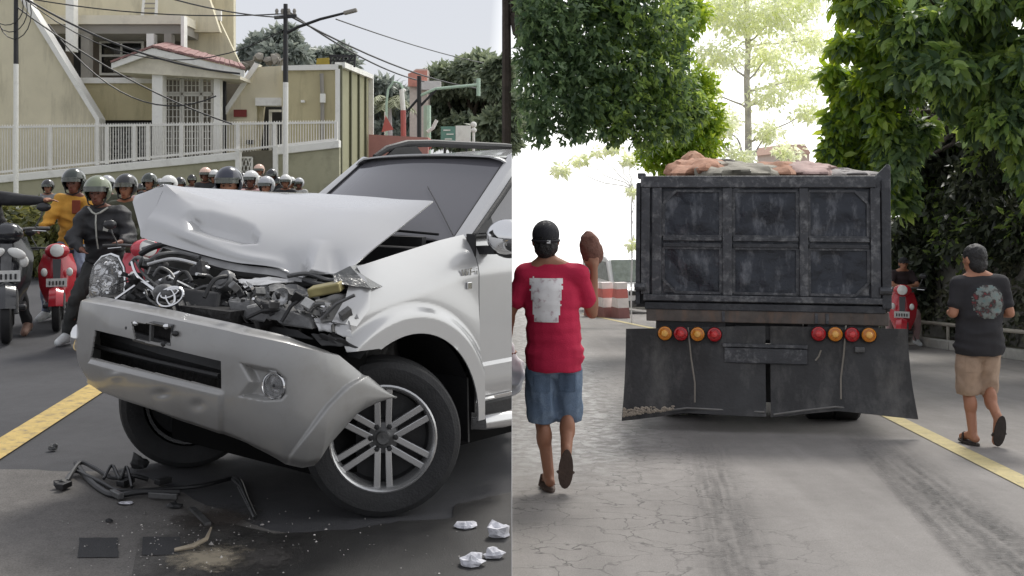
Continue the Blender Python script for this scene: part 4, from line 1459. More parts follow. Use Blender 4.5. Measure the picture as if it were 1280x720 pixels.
# dented flap of the wing bent round behind the headlight
cr_ = [[lc(*q) for q in row] for row in (((440, 338, 5.40), (455, 345, 5.38), (464, 360, 5.36)), ((432, 372, 5.28), (447, 378, 5.27), (462, 386, 5.30)), ((415, 402, 5.2), (432, 405, 5.2), (446, 408, 5.24)))]
mb = MB(); mb.grid(cr_); cut(mb, 'torn_wing_edge', PAINT, smooth=True, solid=.006)
# badge letters on the wing, chrome
bd = []
def glyph(mb, segs, o, s):
    for (x0, y0), (x1, y1) in segs:
        a = Vector((o[0] - x0 * s, o[1], o[2] + y0 * s)); b = Vector((o[0] - x1 * s, o[1], o[2] + y1 * s))
        mb.bar(a, b, .006, .006)
GL = {'V': [((0, 1), (.3, 0)), ((.3, 0), (.6, 1))], 'T': [((0, 1), (.6, 1)), ((.3, 1), (.3, 0))], '-': [((0, .5), (.4, .5))], 'i': [((.1, 0), (.1, .65)), ((.1, .85), (.1, 1))]}
x = -.43
for ch in 'VVT-i':
    p = pv(582, 345, .935)
    mb = MB(); glyph(mb, GL[ch], (x, vprof(x, 1.16) + .006, p.z), .034); mb.build('badge_letter', CHROME, suv)
    x -= .028 if ch != 'i' else .01
p = pv(587, 357, .925)
mb = MB(); mb.box((p.x, vprof(p.x, p.z) + .008, p.z), (.035, .01, .038)); mb.build('side_repeater', CHROME, suv, bevel=.004)

# --- door ---
us = np.linspace(-.573, -1.7, 40); zs = np.linspace(.475, 1.36, 50)
def dv(u, z):
    v = vprof(u, z, False)
    v += .018 * sst((.685 - z) / .012) - .05 * sst((.60 - z) / .16)
    return v
P = [[Vector((u, dv(u, z), z)) for z in zs] for u in us]
mb = MB(); mb.grid(P)
door = cut(mb, 'door', PAINT, smooth=True, solid=.01, angle=40)
mb = MB(); mb.grid([[Vector((u, dv(u, z) + .012, z)) for z in np.linspace(.488, .500, 3)] for u in us[1:]])
cut(mb, 'lower_moulding', CHROME, door, solid=.004)
# dark shut gap
mb = MB(); mb.box((-.569, .86, .9), (.012, .06, .95)); cut(mb, 'shut_gap', BPLA)
# side glass and its black surround
gA, gB = Vector((-.63, .83, 1.375)), Vector((-1.21, .70, 1.77))
mb = MB(); mb.add([gA, Vector((-1.7, .83, 1.40)), Vector((-1.7, .70, 1.78)), gB], [(0, 1, 2, 3)])
cut(mb, 'side_window', SCREEN, door, solid=.006)
mb = MB(); mb.tube([gA + Vector((.01, .008, -.01)), gA.lerp(gB, .5) + Vector((0, .01, 0)), gB + Vector((0, .008, .01))], .016, 8); cut(mb, 'window_seal', BPLA, door)
mb = MB(); mb.tube([gA + Vector((.02, .012, -.015)), Vector((-1.7, .845, 1.385))], .014, 8); cut(mb, 'window_seal', BPLA, door)
mb = MB(); mb.slab([gA + Vector((.02, .014, 0)), Vector((-.77, .845, 1.38)), Vector((-.77, .815, 1.46))], (0, .01, 0)); cut(mb, 'mirror_triangle', BPLA, door)
# mirror
mc = pv(628, 296, 1.02)
mb = MB()
mb.ell(mc + Vector((0, .03, 0)), (.075, .125, .095), 20, 14, (0, 0, .1)); 
mir = cut(mb, 'mirror_cap', CHROME, door, smooth=True)
mb = MB(); mb.ell(mc + Vector((-.03, .02, -.03)), (.07, .12, .085), 18, 12); mb.bar(mc + Vector((.0, -.03, -.07)), mc + Vector((.0, -.17, -.075)), .07, .045)
cut(mb, 'mirror_base', BPLA, door, smooth=True)

# --- sill, step, underbody ---
mb = MB(); mb.box((-1.15, .80, .42), (1.3, .12, .10)); cut(mb, 'sill', BPLA, bevel=.02)
mb = MB(); mb.tube([(-.56, .84, .36), (-.60, .93, .375), (-.72, .96, .375), (-1.8, .96, .375)], [.03, .04, .042, .042], 12); cut(mb, 'side_step', ALLOY, smooth=True)
mb = MB(); mb.box((-1.40, 0, .40), (3.3, 1.36, .40)); cut(mb, 'underbody', UNDER)  # plain box added to block light beneath the car
mb = MB(); mb.slab([(.66, -.74, .60), (.66, .60, .46), (-.30, .72, .42), (-.30, -.72, .42)], (0, 0, -.02)); mb.build('splash_tray', UNDER, suv)  # tray added to keep light out behind the bumper
# wheel housing liners
mb = MB()
mb.lathe([(AR + .02, .915), (AR + .03, .42), (.06, .40)], 40, RM((AU, 0, AZ), (R(-90), 0, 0)) @ Matrix.Scale(-1, 4, (0, 0, 1)) @ Matrix.Scale(-1, 4, (0, 0, 1)))
for i in range(len(mb.v)):
    pass
mb2 = MB()
ang = np.linspace(.9, math.pi + .25, 30)
rows_ = []
for vv, rr in ((.90, AR + .012), (.62, AR + .03), (.42, AR + .03), (.40, .05)):
    rows_.append([Vector((AU + rr * math.cos(a), vv, AZ + rr * math.sin(a))) for a in ang])
mb2.grid(rows_); cut(mb2, 'wheel_housing', BPLA, smooth=True)
mb = MB(); mb.slab([(-.50, .60, .28), (-.50, .90, .28), (-.49, .90, .62), (-.49, .60, .62)], (-.012, 0, 0)); cut(mb, 'mud_flap', BPLA)

# --- wheels ---
def wheel(parent, centre, outward, label=None):
    z = Vector(outward).normalized()
    m = Matrix.Translation(Vector(centre)) @ z.to_track_quat('Z', 'Y').to_matrix().to_4x4()
    mb = MB()
    mb.lathe([(.245, -.12), (.250, .095), (.262, .105), (.266, .118), (.258, .122), (.246, .112), (.236, .085), (.228, -.11)], 48, m, closed=True)
    w = mb.build('wheel', ALLOY, parent, smooth=True)
    mb = MB()
    prof = [(.258, -.11), (.30, -.132), (.350, -.135), (.378, -.118), (.386, -.09)]
    for k in range(5):
        c = -.072 + k * .036
        prof += [(.388, c - .013), (.388, c + .009), (.380, c + .011), (.380, c + .02)]
    prof += [(.386, .09), (.378, .118), (.350, .135), (.315, .1335), (.30, .130), (.285, .126), (.262, .114)]
    mb.lathe(prof, 64, m); mb.build('tyre', TYRE, w, smooth=True, angle=25)
    mb = MB(); mb.lathe([(.0, .02), (.22, .0), (.236, .02), (.236, .03)], 32, m); mb.build('brake_backing', BPLA, w)
    for k in range(6):
        for s_ in (-1, 1):
            a = k * math.pi / 3 + math.pi / 6
            e = Vector((math.cos(a), math.sin(a), 0)); t = Vector((-math.sin(a), math.cos(a), 0)) * s_
            mb = MB()
            p0, p1 = e * .05 + t * .026, e * .244 + t * .030
            A = [p0 + t * .016 + Vector((0, 0, .088)), p0 - t * .016 + Vector((0, 0, .088)), p1 - t * .016 + Vector((0, 0, .098)), p1 + t * .017 + Vector((0, 0, .098))]
            mb.slab(A, (0, 0, -.03), m); mb.build('spoke', ALLOY, w, bevel=.004)
    mb = MB(); mb.lathe([(0, .096), (.03, .098), (.036, .09), (.04, .088), (.075, .082), (.085, .06), (.085, .04)], 32, m); mb.build('hub', GREYP, w, smooth=True)
    for k in range(6):
        a = k * math.pi / 3
        mb = MB(); mb.lathe([(0, .102), (.012, .10), (.016, .08), (.018, .07)], 6, m @ Matrix.Translation((math.cos(a) * .062, math.sin(a) * .062, 0))); mb.build('wheel_nut', BPLA, w)
    return w
wc = CI @ Vector((-0.652, 5.62, .386))
a_out = CI.to_3x3() @ Vector((math.cos(R(-80)), math.sin(R(-80)), 0.02))
wheel(suv, wc, a_out)
wheel(suv, Vector((.06, -.80, .388)), CI.to_3x3() @ -Vector((math.cos(R(-70)), math.sin(R(-70)), 0)))

# --- bumper ---
plan = catmull([(.13, .965, 0), (.33, .985, 0), (.53, .955, 0), (.69, .865, 0), (.80, .68, 0), (.86, .42, 0), (.89, .1, 0), (.88, -.2, 0), (.85, -.5, 0), (.77, -.74, 0), (.64, -.85, 0), (.48, -.89, 0), (.35, -.90, 0)], 420)
YT = [(84, 374), (96, 371), (104, 371), (150, 379), (200, 389), (288, 407), (300, 410), (360, 421), (425, 439), (458, 469), (486, 495)]
YB = [(84, 462), (92, 472), (100, 486), (115, 496), (145, 506), (200, 525), (285, 553), (350, 580), (385, 585), (404, 582), (415, 565), (429, 548), (451, 521), (486, 498)]
prj = [proj((p.x, p.y, .7))[0] for p in plan]
kmin = int(np.argmin(prj))
ztb, PYT, PYB = [], [], []
for i, p in enumerate(plan):
    Yw = (CM @ Vector((p.x, p.y, 0))).y
    px = prj[i]
    if i <= kmin:
        ztb.append((EYE - (lerp1(px, YT) - HY) / FPX * Yw, EYE - (lerp1(px, YB) - HY) / FPX * Yw))
    else:
        ztb.append(ztb[kmin])
    PYT.append(HY + (EYE - ztb[-1][0]) * FPX / Yw); PYB.append(HY + (EYE - ztb[-1][1]) * FPX / Yw)
NT = 120
HOLES = [[(119, 412), (276, 452), (276, 486), (113, 447)], [(164, 402), (214, 408), (213, 431), (168, 424)]]
FOGC = (342, 482)
REC = [(298, 453), (345, 462), (358, 474), (359, 494), (352, 502), (330, 503), (297, 497), (312, 478)]
P, msk, PXY = [], [], []
for i, p in enumerate(plan):
    d = plan[min(i + 1, len(plan) - 1)] - plan[max(i - 1, 0)]
    nrm = Vector((-d.y, d.x, 0)).normalized() * (1 if True else -1)
    if nrm.dot(Vector((p.x - .1, p.y, 0))) < 0: nrm = -nrm
    zt, zb = ztb[i]
    row, rp = [], []
    for j in range(NT + 1):
        t = j / NT
        z = zt + (zb - zt) * t
        off = .030 * (1 - abs(2 * t - 1) ** 3) - .012
        off -= .09 * sst((.05 - t) / .05)
        off -= .05 * sst((t - .92) / .08) ** 2 + .07 * max(0, (t - .55) / .45) ** 2
        # flare band next to the wheel opening
        q = Vector((p.x, p.y, z)) + nrm * off
        x_, y_ = proj(q)
        # step between upper bumper and lower apron
        off2 = 0
        if 290 < x_ < 366 and inpoly(x_, y_, REC):
            off2 -= .05 * sst(polydist(x_, y_, REC) / 7)
        if x_ > 352:
            bx = lerp1(y_, [(469, 453), (484, 429), (507, 407), (538, 384), (567, 360), (590, 352)])
            off2 += .026 * sst((x_ - bx) / 5)
        if 113 < x_ < 283:
            yl = 452 + (x_ - 118) * .245
            off2 += .018 * sst((y_ - yl + 2) / 6) * (1 - sst((x_ - 276) / 4))
            off2 += .010 * math.exp(-((x_ - 150) / 9) ** 2 - ((y_ - 470) / 5) ** 2) - .016 * math.exp(-((x_ - 205) / 10) ** 2 - ((y_ - 492) / 5) ** 2) - .016 * math.exp(-((x_ - 250) / 8) ** 2 - ((y_ - 506) / 6) ** 2)
        q += nrm * off2
        wq = CM @ q
        q.z = EYE - (PYT[i] + (PYB[i] - PYT[i]) * t - HY) / FPX * wq.y
        q += nrm * .006 * noise.noise(Vector((p.x * 5, p.y * 5, z * 6)))
        row.append(q); rp.append(proj(q))
    P.append(row); PXY.append(rp)
for i in range(len(P) - 1):
    mr_ = []
    for j in range(NT):
        cx = sum(PXY[a][b][0] for a in (i, i + 1) for b in (j, j + 1)) / 4
        cy = sum(PXY[a][b][1] for a in (i, i + 1) for b in (j, j + 1)) / 4
        ok = True
        if i < kmin:
            for h in HOLES:
                if inpoly(cx, cy, h): ok = False
            if ((cx - FOGC[0]) / 14.5) ** 2 + ((cy - FOGC[1]) / 17) ** 2 < 1: ok = False
        mr_.append(ok)
    msk.append(mr_)
mb = MB(); mb.grid(P, msk)
bumper = cut(mb, 'front_bumper', PAINTB, smooth=True, solid=.008, angle=45)
# fog lamp
fc = min((q for row in P for q in row), key=lambda q: (proj(q)[0] - 342) ** 2 + (proj(q)[1] - 482) ** 2)
fm = Matrix.Translation(fc + Vector((-.01, 0, 0))) @ (CI.to_3x3() @ Vector((-.35, -1, .05)).normalized()).to_track_quat('Z', 'Y').to_matrix().to_4x4()
mb = MB(); mb.lathe([(.062, -.06), (.062, .022), (.056, .026), (.050, .018), (.047, -.02)], 28, fm); fog = mb.build('fog_lamp', CHROME, bumper, smooth=True)
mb = MB(); mb.lathe([(.0, -.035), (.025, -.03), (.047, -.005)], 24, fm); mb.build('reflector', ALLOY, fog, smooth=True)
mb = MB(); mb.lathe([(0, .016), (.03, .012), (.048, .002)], 24, fm); mb.build('lens', LENS, fog, smooth=True)
mb = MB(); mb.ell((0, 0, -.005), (.018, .018, .022), 10, 8, None, fm); mb.build('bulb', BPLA, fog, smooth=True)
# dark inside of the bumper: radiator core, grille bars and the plate bracket
mb = MB(); mb.box((.62, -.12, .83), (.12, 1.15, .42)); mb.build('radiator_core', BAY, suv)
def lane(px0, y0, px1, y1, u, r_, mat, name, par):
    mb = MB(); mb.tube([pu(px0, y0, u), pu((px0 + px1) / 2, (y0 + y1) / 2 + 1, u + .01), pu(px1, y1, u)], r_, 6); return mb.build(name, mat, par, smooth=True)
lane(116, 432, 274, 470, .80, .012, BPLA, 'lower_grille_bar', bumper)
mb = MB()
pc = [pu(x, y, .885) for x, y in ((163, 401), (190, 403), (216, 408), (215, 431), (190, 430), (168, 424))]
mb.tube(pc + [pc[0]], .011, 6); plate = mb.build('plate_bracket', GREYP, bumper, smooth=True)
mb = MB(); mb.bar(pu(190, 404, .88), pu(189, 429, .88), .016); mb.build('bracket_bar', GREYP, plate)
for x, y in ((170, 404), (208, 408), (205, 430), (160, 410), (219, 417)):
    mb = MB(); mb.ell(pu(x, y, .892), (.014, .02, .014), 8, 6); mb.build('bracket_clip', CHROME if y < 409 else BPLA, plate)
# right side lamp of the bumper, seen edge on at the left
mb = MB(); mb.ell(lc(99, 422, 5.98), (.05, .04, .075), 12, 8); mb.build('fog_lamp', CHROME, bumper, smooth=True)

# --- bonnet: buckled sheet ---
net = [
    [(178, 297, 6.20), (205, 233, 6.36), (275, 236, 6.66), (343, 240, 6.95)],
    [(230, 312, 5.98), (252, 262, 6.12), (318, 247, 6.48), (385, 241, 6.75)],
    [(290, 327, 5.82), (308, 282, 5.98), (362, 256, 6.30), (425, 243, 6.55)],
    [(345, 334, 5.70), (358, 296, 5.86), (408, 263, 6.12), (465, 246, 6.35)],
    [(392, 346, 5.55), (412, 303, 5.70), (458, 268, 5.95), (503, 249, 6.15)],
    [(441, 333, 5.47), (473, 306, 5.64), (507, 279, 5.81), (541, 251, 5.98)]]
cols = [catmull([lc(*q) for q in c], 80) for c in net]
cols[0] = [lc(178, 297, 6.20).lerp(lc(206, 232, 6.36), j / 26) if j <= 26 else lc(206, 232, 6.36).lerp(lc(343, 240, 6.95), (j - 26) / 54) for j in range(81)]
GRD = []
for j in range(81):
    GRD.append(catmull([c[j] for c in cols], 180))
DENT = [(226, 270), (236, 262), (262, 261), (296, 270), (318, 279), (327, 292), (325, 306), (300, 308), (258, 299), (234, 291)]
CREASE = [(395, 348, 402, 300, .055, 17), (370, 340, 352, 312, -.022, 14), (424, 338, 420, 312, -.022, 12), (206, 233, 300, 262, .014, 7)]
def hood_shape(off):
    out = []
    for j in range(81):
        row = []
        for i in range(181):
            p = GRD[j][i].copy()
            a = GRD[min(j + 1, 80)][i] - GRD[max(j - 1, 0)][i]
            b = GRD[j][min(i + 1, 180)] - GRD[j][max(i - 1, 0)]
            n = a.cross(b).normalized()
            if n.z < 0: n = -n
            x, y = i / 180, j / 80
            # the deep dent with its rim, a second sharp buckle by the left front corner, soft waviness
            dn = 0
            qx, qy = proj(p)
            if 215 < qx < 335 and inpoly(qx, qy, DENT):
                dd = polydist(qx, qy, DENT)
                dn = -.062 * sst(dd / 15)
            for (a0, a1, b0, b1, hh, ww) in CREASE:
                vx, vy = b0 - a0, b1 - a1
                tt = max(0, min(1, ((qx - a0) * vx + (qy - a1) * vy) / (vx * vx + vy * vy)))
                ds = math.hypot(qx - a0 - tt * vx, qy - a1 - tt * vy)
                dn += hh * max(0, 1 - ds / ww) * (1 - tt)
            dn += .020 * math.exp(-((y - .10 - .03 * math.sin(x * 9)) / .05) ** 2) * sst((.7 - x) / .2)
            dn -= .03 * math.exp(-(((x - .70) / .05) ** 2 + ((y - .05) / .12) ** 2))
            dn += .005 * noise.noise(Vector((x * 4, y * 3, 1.3)))
            dn *= sst(y / .03 + .4)
            row.append(p + n * (dn + off))
        out.append(row)
    return out
mb = MB(); mb.grid(hood_shape(0)); bonnet = cut(mb, 'bonnet', PAINT, smooth=True, solid=.007, angle=50)
# folded right front corner
f0, f1, f2, f3 = lc(206, 232, 6.37), lc(164, 246, 6.50), lc(178, 298, 6.22), lc(172, 272, 6.40)
fl_ = []
for i in range(9):
    s_ = i / 8
    e = f0.lerp(f2, s_)
    w_ = lerp1(s_, [(0, 0.02), (.12, .55), (.28, 1.0), (1, .02)])
    tip = f1.lerp(f2, max(0, (s_ - .28) / .72)) if s_ > .28 else f0.lerp(f1, s_ / .28)
    fl_.append([e.lerp(tip, k / 6) + Vector((0, -.02 * math.sin(k / 6 * 3.14), .012 * math.sin(k / 6 * 3.14))) for k in range(7)])
mb = MB(); mb.grid(fl_); mb.build('folded_corner', PAINT, bonnet, smooth=True, solid=.006)
# inner frame hanging below the front lip
inn = []
for i in range(0, 150, 5):
    p = GRD[0][i]
    drop = .02 + .045 * sst((i - 24) / 40) * sst((148 - i) / 28)
    inn.append([p + Vector((-.02, 0, -.012)), p + Vector((.0, 0, -.012 - drop * .5)), p + Vector((-.05, 0, -.012 - drop))])
mb = MB(); mb.grid(inn); mb.build('bonnet_inner_frame', M('inner_frame', (.33, .33, .33), .45, metal=.3, var=.25, scale=9), bonnet, smooth=True, solid=.004)

# --- cowl, windscreen, pillars, roof ---
mb = MB(); mb.box((-.42, 0, 1.22), (.30, 1.5, .18)); cut(mb, 'cowl', BPLA, bevel=.02)
def screen(s_, t):        # s -1..1 across, t 0..1 up
    u = -.58 + .12 * (1 - s_ * s_) + t * (-.575 + .0 * s_) - .0
    v = s_ * (.725 - .105 * t)
    z = 1.33 + .455 * t + .012 * (1 - s_ * s_)
    return Vector((u, v, z))
mb = MB(); mb.grid([[screen(a, t) for t in np.linspace(0, 1, 10)] for a in np.linspace(-1, 1, 24)]); cut(mb, 'windscreen', SCREEN, smooth=True, solid=.006)
for s_ in (-1, 1):
    rows_ = []
    for t in np.linspace(-.06, 1.04, 10):
        e = screen(s_, t) + Vector((0, 0, .002))
        o_ = Vector((-.615 - t * .60, s_ * (.845 - .135 * t), 1.345 + .43 * t))
        m_ = e.lerp(o_, .5) + Vector((.012, s_ * .018, .016))
        rows_.append([e + Vector((0, -s_ * .012, .004)), e.lerp(m_, .5) + Vector((.004, 0, .006)), m_, o_, o_ + Vector((-.03, -s_ * .05, -.01))])
    mb = MB(); mb.grid(rows_); cut(mb, 'windscreen_pillar', PAINT, smooth=True, solid=.006)
    mb = MB(); mb.tube([screen(s_, t) + Vector((.003, -s_ * .008, .006)) for t in np.linspace(0, 1, 8)], .008, 6); cut(mb, 'screen_seal', BPLA)
rows_ = []
for u in np.linspace(-1.12, -3.3, 24):
    k = (u + 1.12) / -2.2
    zc = 1.795 + .055 * sst(k * 2.2)
    rows_.append([Vector((u + (.11 * (1 - s_ * s_) if k < .02 else .11 * (1 - s_ * s_) * max(0, 1 - k * 4)), s_ * .685, zc + .03 * (1 - s_ ** 2) - .05 * max(0, abs(s_) - .85) / .15)) for s_ in np.linspace(-1, 1, 20)])
mb = MB(); mb.grid(rows_); cut(mb, 'roof', PAINT, smooth=True, solid=.01)
mb = MB(); mb.tube([screen(a, 1.0) + Vector((0, 0, .004)) for a in np.linspace(-1, 1, 14)], .009, 6); cut(mb, 'screen_seal', BPLA)
for s_ in (-1, 1):
    z0 = 1.80
    mb = MB(); mb.tube([(-1.25, s_ * .62, z0 + .02), (-1.36, s_ * .62, z0 + .075), (-1.55, s_ * .62, z0 + .115), (-1.8, s_ * .62, z0 + .125), (-2.6, s_ * .62, z0 + .12), (-3.2, s_ * .62, z0 + .08)], [.018, .024, .026, .026, .026, .02], 8)
    cut(mb, 'roof_rail', BPLA if s_ < 0 else GREYP, smooth=True)
    mb = MB(); mb.slab([(-1.30, s_ * .615, z0 - .0), (-1.42, s_ * .615, z0 + .085), (-1.62, s_ * .615, z0 + .10), (-1.72, s_ * .615, z0 + .01)], (0, .02, 0)); cut(mb, 'rail_foot', BPLA)
# wipers
mb = MB(); mb.tube([screen(.88, .03) + Vector((.02, 0, .02)), screen(.30, .06) + Vector((.02, 0, .02))], .008, 6); cut(mb, 'wiper', BPLA)
mb = MB(); mb.tube([screen(.97, .06) + Vector((.006, 0, .006)), screen(.70, .36) + Vector((.006, 0, .006)), screen(.42, .62) + Vector((.006, 0, .006))], .0022, 5); cut(mb, 'wiper_blade', BPLA)
# cabin dark fill
mb = MB(); mb.box((-1.9, 0, 1.02), (2.2, 1.56, .80)); cut(mb, 'cabin', BPLA)
# far side of the body so the car is closed
mb = MB(); mb.grid([[Vector((u, -dv(u, z), z)) for z in np.linspace(.475, 1.36, 20)] for u in np.linspace(.3, -3.6, 40)]); cut(mb, 'far_side_panel', PAINT, smooth=True, solid=.01)
# --- engine bay wreckage ---
mb = MB(); mb.box((.12, 0, .80), (.75, 1.3, .40)); mb.build('engine_block', BAY, suv, bevel=.05)
mb = MB(); mb.grid([[Vector((u, v, .98 + .05 * noise.noise(Vector((u * 9, v * 9, 0))) + .05 * noise.noise(Vector((u * 21, v * 21, 3))))) for v in np.linspace(-.72, .7, 60)] for u in np.linspace(.62, -.30, 40)])
mb.build('engine_clutter', BAY, suv)
# inner wing on the left under the raised bonnet edge
mb = MB(); mb.slab([(-.40, .79, 1.15), (.15, .79, 1.10), (.15, .79, 1.20), (-.40, .79, 1.30)], (0, -.05, 0)); mb.build('inner_wing', BPLA, suv)
mb = MB(); mb.slab([(-.33, .70, 1.05), (-.33, -.70, 1.05), (-.36, -.70, 1.36), (-.36, .70, 1.36)], (-.03, 0, 0)); mb.build('bulkhead', BPLA, suv)
def hose(pts, r_, mat, name='hose', n=8):
    P_ = catmull([lc(*q) for q in pts], 24)
    mb = MB(); mb.tube(P_, r_ * .72, n); return mb.build(name, mat, suv, smooth=True)
hose([(165, 328, 6.0), (172, 345, 5.85), (190, 360, 5.7), (206, 372, 5.55)], .012, CHROME, 'grille_bar')
hose([(168, 322, 6.05), (178, 341, 5.9), (196, 357, 5.75), (212, 366, 5.6)], .010, GREYP, 'grille_bar')
hose([(163, 330, 6.1), (172, 322, 6.0), (185, 326, 5.9), (200, 318, 5.9), (225, 316, 5.95), (250, 322, 5.9)], .016, GREYP)
hose([(175, 318, 6.1), (195, 308, 6.1), (225, 304, 6.1), (245, 310, 6.0)], .022, BPLA)
hose([(178, 312, 6.15), (205, 304, 6.15), (232, 300, 6.15)], .018, GREYP)
hose([(185, 330, 5.9), (215, 324, 5.85), (245, 330, 5.8), (262, 336, 5.8)], .014, ALLOY)
hose([(192, 345, 5.75), (200, 335, 5.75), (212, 340, 5.75), (220, 352, 5.7)], .012, GREYP)
hose([(215, 360, 5.62), (222, 345, 5.65), (232, 340, 5.65), (240, 352, 5.6)], .013, BPLA)
hose([(255, 372, 5.5), (268, 350, 5.55), (285, 346, 5.6), (296, 352, 5.6)], .015, BPLA)
hose([(168, 375, 5.9), (180, 362, 5.85), (186, 374, 5.75), (200, 384, 5.65)], .009, GREYP)
hose([(380, 350, 5.55), (400, 356, 5.45), (425, 358, 5.4), (445, 352, 5.4)], .02, BPLA)
hose([(360, 345, 5.6), (385, 342, 5.55), (410, 350, 5.5), (430, 349, 5.5)], .016, GREYP)
r_ = random.Random(77)
for k in range(70):
    px = r_.uniform(160, 300); py = 322 + (px - 160) * .16 + r_.uniform(0, 62)
    Yk = 6.0 - (px - 150) / 300 * .55 - (py - 330) / 400 - .0
    c = lc(px, py, Yk)
    mb = MB()
    kind = r_.random()
    if kind < .4:
        mb.box(c, (r_.uniform(.02, .09), r_.uniform(.02, .09), r_.uniform(.015, .06)), (r_.uniform(-1, 1), r_.uniform(-1, 1), r_.uniform(0, 3)))
        mb.build('engine_fitting', r_.choice([BPLA, BPLA, BAY, BAY, GREYP, GREYP, ALLOY]), suv, bevel=.004)
    elif kind < .75:
        a = Vector((r_.uniform(-1, 1), r_.uniform(-1, 1), r_.uniform(-.5, .5))).normalized() * r_.uniform(.05, .16)
        mb.tube([c - a, c + Vector((0, 0, .02)), c + a], r_.uniform(.004, .012), 6)
        mb.build('cable', r_.choice([BPLA, BPLA, GREYP, CHROME, ALLOY]), suv, smooth=True)
    else:
        rr = r_.uniform(.015, .04)
        mb.lathe([(0, .03), (rr * .6, .03), (rr, .02), (rr, -.02), (rr * 1.2, -.025), (0, -.03)], 14, RM(c, (r_.uniform(-.8, .8), r_.uniform(.3, 1.2), 0)))
        mb.build('engine_cap', r_.choice([BPLA, GREYP, BAY]), suv, smooth=True)
# slats of the broken upper grille
for k in range(5):
    a, b = lc(214 + k * 11, 372 + k * 3, 5.62 - k * .02), lc(224 + k * 9, 398 + k * 2.5, 5.5 - k * .02)
    mb = MB(); mb.bar(a, b, .03, .008); mb.build('grille_slat', BPLA, suv)
mb = MB(); mb.slab([lc(222, 360, 5.66), lc(272, 366, 5.55), lc(268, 398, 5.45), lc(226, 392, 5.55)], (-.03, 0, 0)); mb.build('battery_box', BPLA, suv, bevel=.01)
mb = MB(); mb.lathe([(0, .02), (.03, .022), (.035, .016), (.05, .018), (.055, .01), (.055, -.02)], 20, RM(lc(281, 351, 5.62), (0, 1.1, 0))); mb.build('pulley', GREYP, suv, smooth=True)
# round emblem
ec = lc(213, 371, 5.50)
em = Matrix.Translation(ec) @ (CI.to_3x3() @ Vector((-.15, -1, .25)).normalized()).to_track_quat('Z', 'Y').to_matrix().to_4x4() @ Matrix.Rotation(.35, 4, 'Z')
def ringe(mb, rx, ry, cx, cy, w_):
    n = 28
    mb.tube([em @ Vector((cx + rx * math.cos(t), cy + ry * math.sin(t), 0)) for t in np.linspace(0, 6.2832, n + 1)], w_, 6, cap=False)
mb = MB(); ringe(mb, .068, .045, 0, 0, .0065); ringe(mb, .022, .040, 0, 0, .0055); ringe(mb, .045, .018, 0, .018, .005)
emb = mb.build('emblem', CHROME, suv, smooth=True)
mb = MB(); mb.ell(lc(206, 366, 5.56), (.05, .075, .045), 14, 8); mb.build('emblem_mount', GREYP, suv, smooth=True)
# right headlamp with clear cover
hc = lc(134, 348, 6.18)
mb = MB()
for i in range(14):
    a = i / 14 * 6.28
    mb.ell(hc + Vector((-.02 + r_.uniform(-.02, .03), math.cos(a) * .055, math.sin(a) * .075)), (.02, .018, .03), 7, 5, (a, a, 0))
mb.build('lamp_shards', CHROME, suv)
hx = CI.to_3x3() @ Vector((-.25, -1, .1)).normalized()
hm = Matrix.Translation(hc) @ hx.to_track_quat('Z', 'Y').to_matrix().to_4x4()
outline = [(-.105, -.12), (-.105, 0), (-.09, .07), (-.05, .115), (.0, .13), (.05, .115), (.085, .06), (.10, -.03), (.09, -.12), (.03, -.135), (-.05, -.13)]
hl = MB()
n = len(outline)
hl.add([(x, y, -.03) for x, y in outline] + [(x * .85, y * .85, .03) for x, y in outline] + [(x * .4, y * .4, .055) for x, y in outline] + [(0, 0, .06)],
       [(i, (i + 1) % n, n + (i + 1) % n, n + i) for i in range(n)] + [(n + i, n + (i + 1) % n, 2 * n + (i + 1) % n, 2 * n + i) for i in range(n)] + [(2 * n + i, 2 * n + (i + 1) % n, 3 * n) for i in range(n)], hm)
head = hl.build('headlamp', M('lamp_cover', (.85, .85, .85), .08, var=.05, trans=.9), suv, smooth=True)
mb = MB(); mb.add([(x * .96, y * .96, -.028) for x, y in outline] + [(0, .01, -.07)], [(i, (i + 1) % n, n) for i in range(n)], hm); mb.build('reflector', M('lamp_bowl', (.5, .49, .47), .2, metal=.8, var=.5, scale=16, dirt=(.05, .05, .05), dirt_scale=12, dirt_amt=.8), head)
for dx, dy, rr in ((-.03, .045, .035), (.02, -.02, .045), (-.05, -.06, .03)):
    mb = MB(); mb.lathe([(rr, .01), (rr * .9, -.0), (rr * .5, -.02), (0, -.03)], 18, hm @ Matrix.Translation((dx, dy, 0))); mb.build('lamp_bowl', CHROME, head, smooth=True)
mb = MB(); mb.tube([hm @ Vector((x * 1.03, y * 1.03, -.02)) for x, y in outline + outline[:1]], .008, 6); mb.build('lamp_rim', CHROME, head, smooth=True)
# crushed left headlamp: glassy grey wedge and bare bulb
mb = MB(); mb.slab([lc(415, 343, 5.36), lc(437, 332, 5.42), lc(448, 344, 5.38), lc(464, 361, 5.33), lc(440, 357, 5.30), lc(417, 354, 5.30)], CI.to_3x3() @ Vector((.05, .12, 0)))
mb.build('broken_headlamp', M('smoked_lens', (.055, .058, .058), .22, var=.4, scale=14, spec=.8, bump=.3, bscale=25), suv, bevel=.006)
mb = MB(); mb.box(lc(408, 361, 5.32), (.10, .16, .045), (.2, .1, .6)); mb.build('lamp_socket', M('brass_part', (.30, .26, .12), .4, metal=.5, var=.3), suv, bevel=.008)
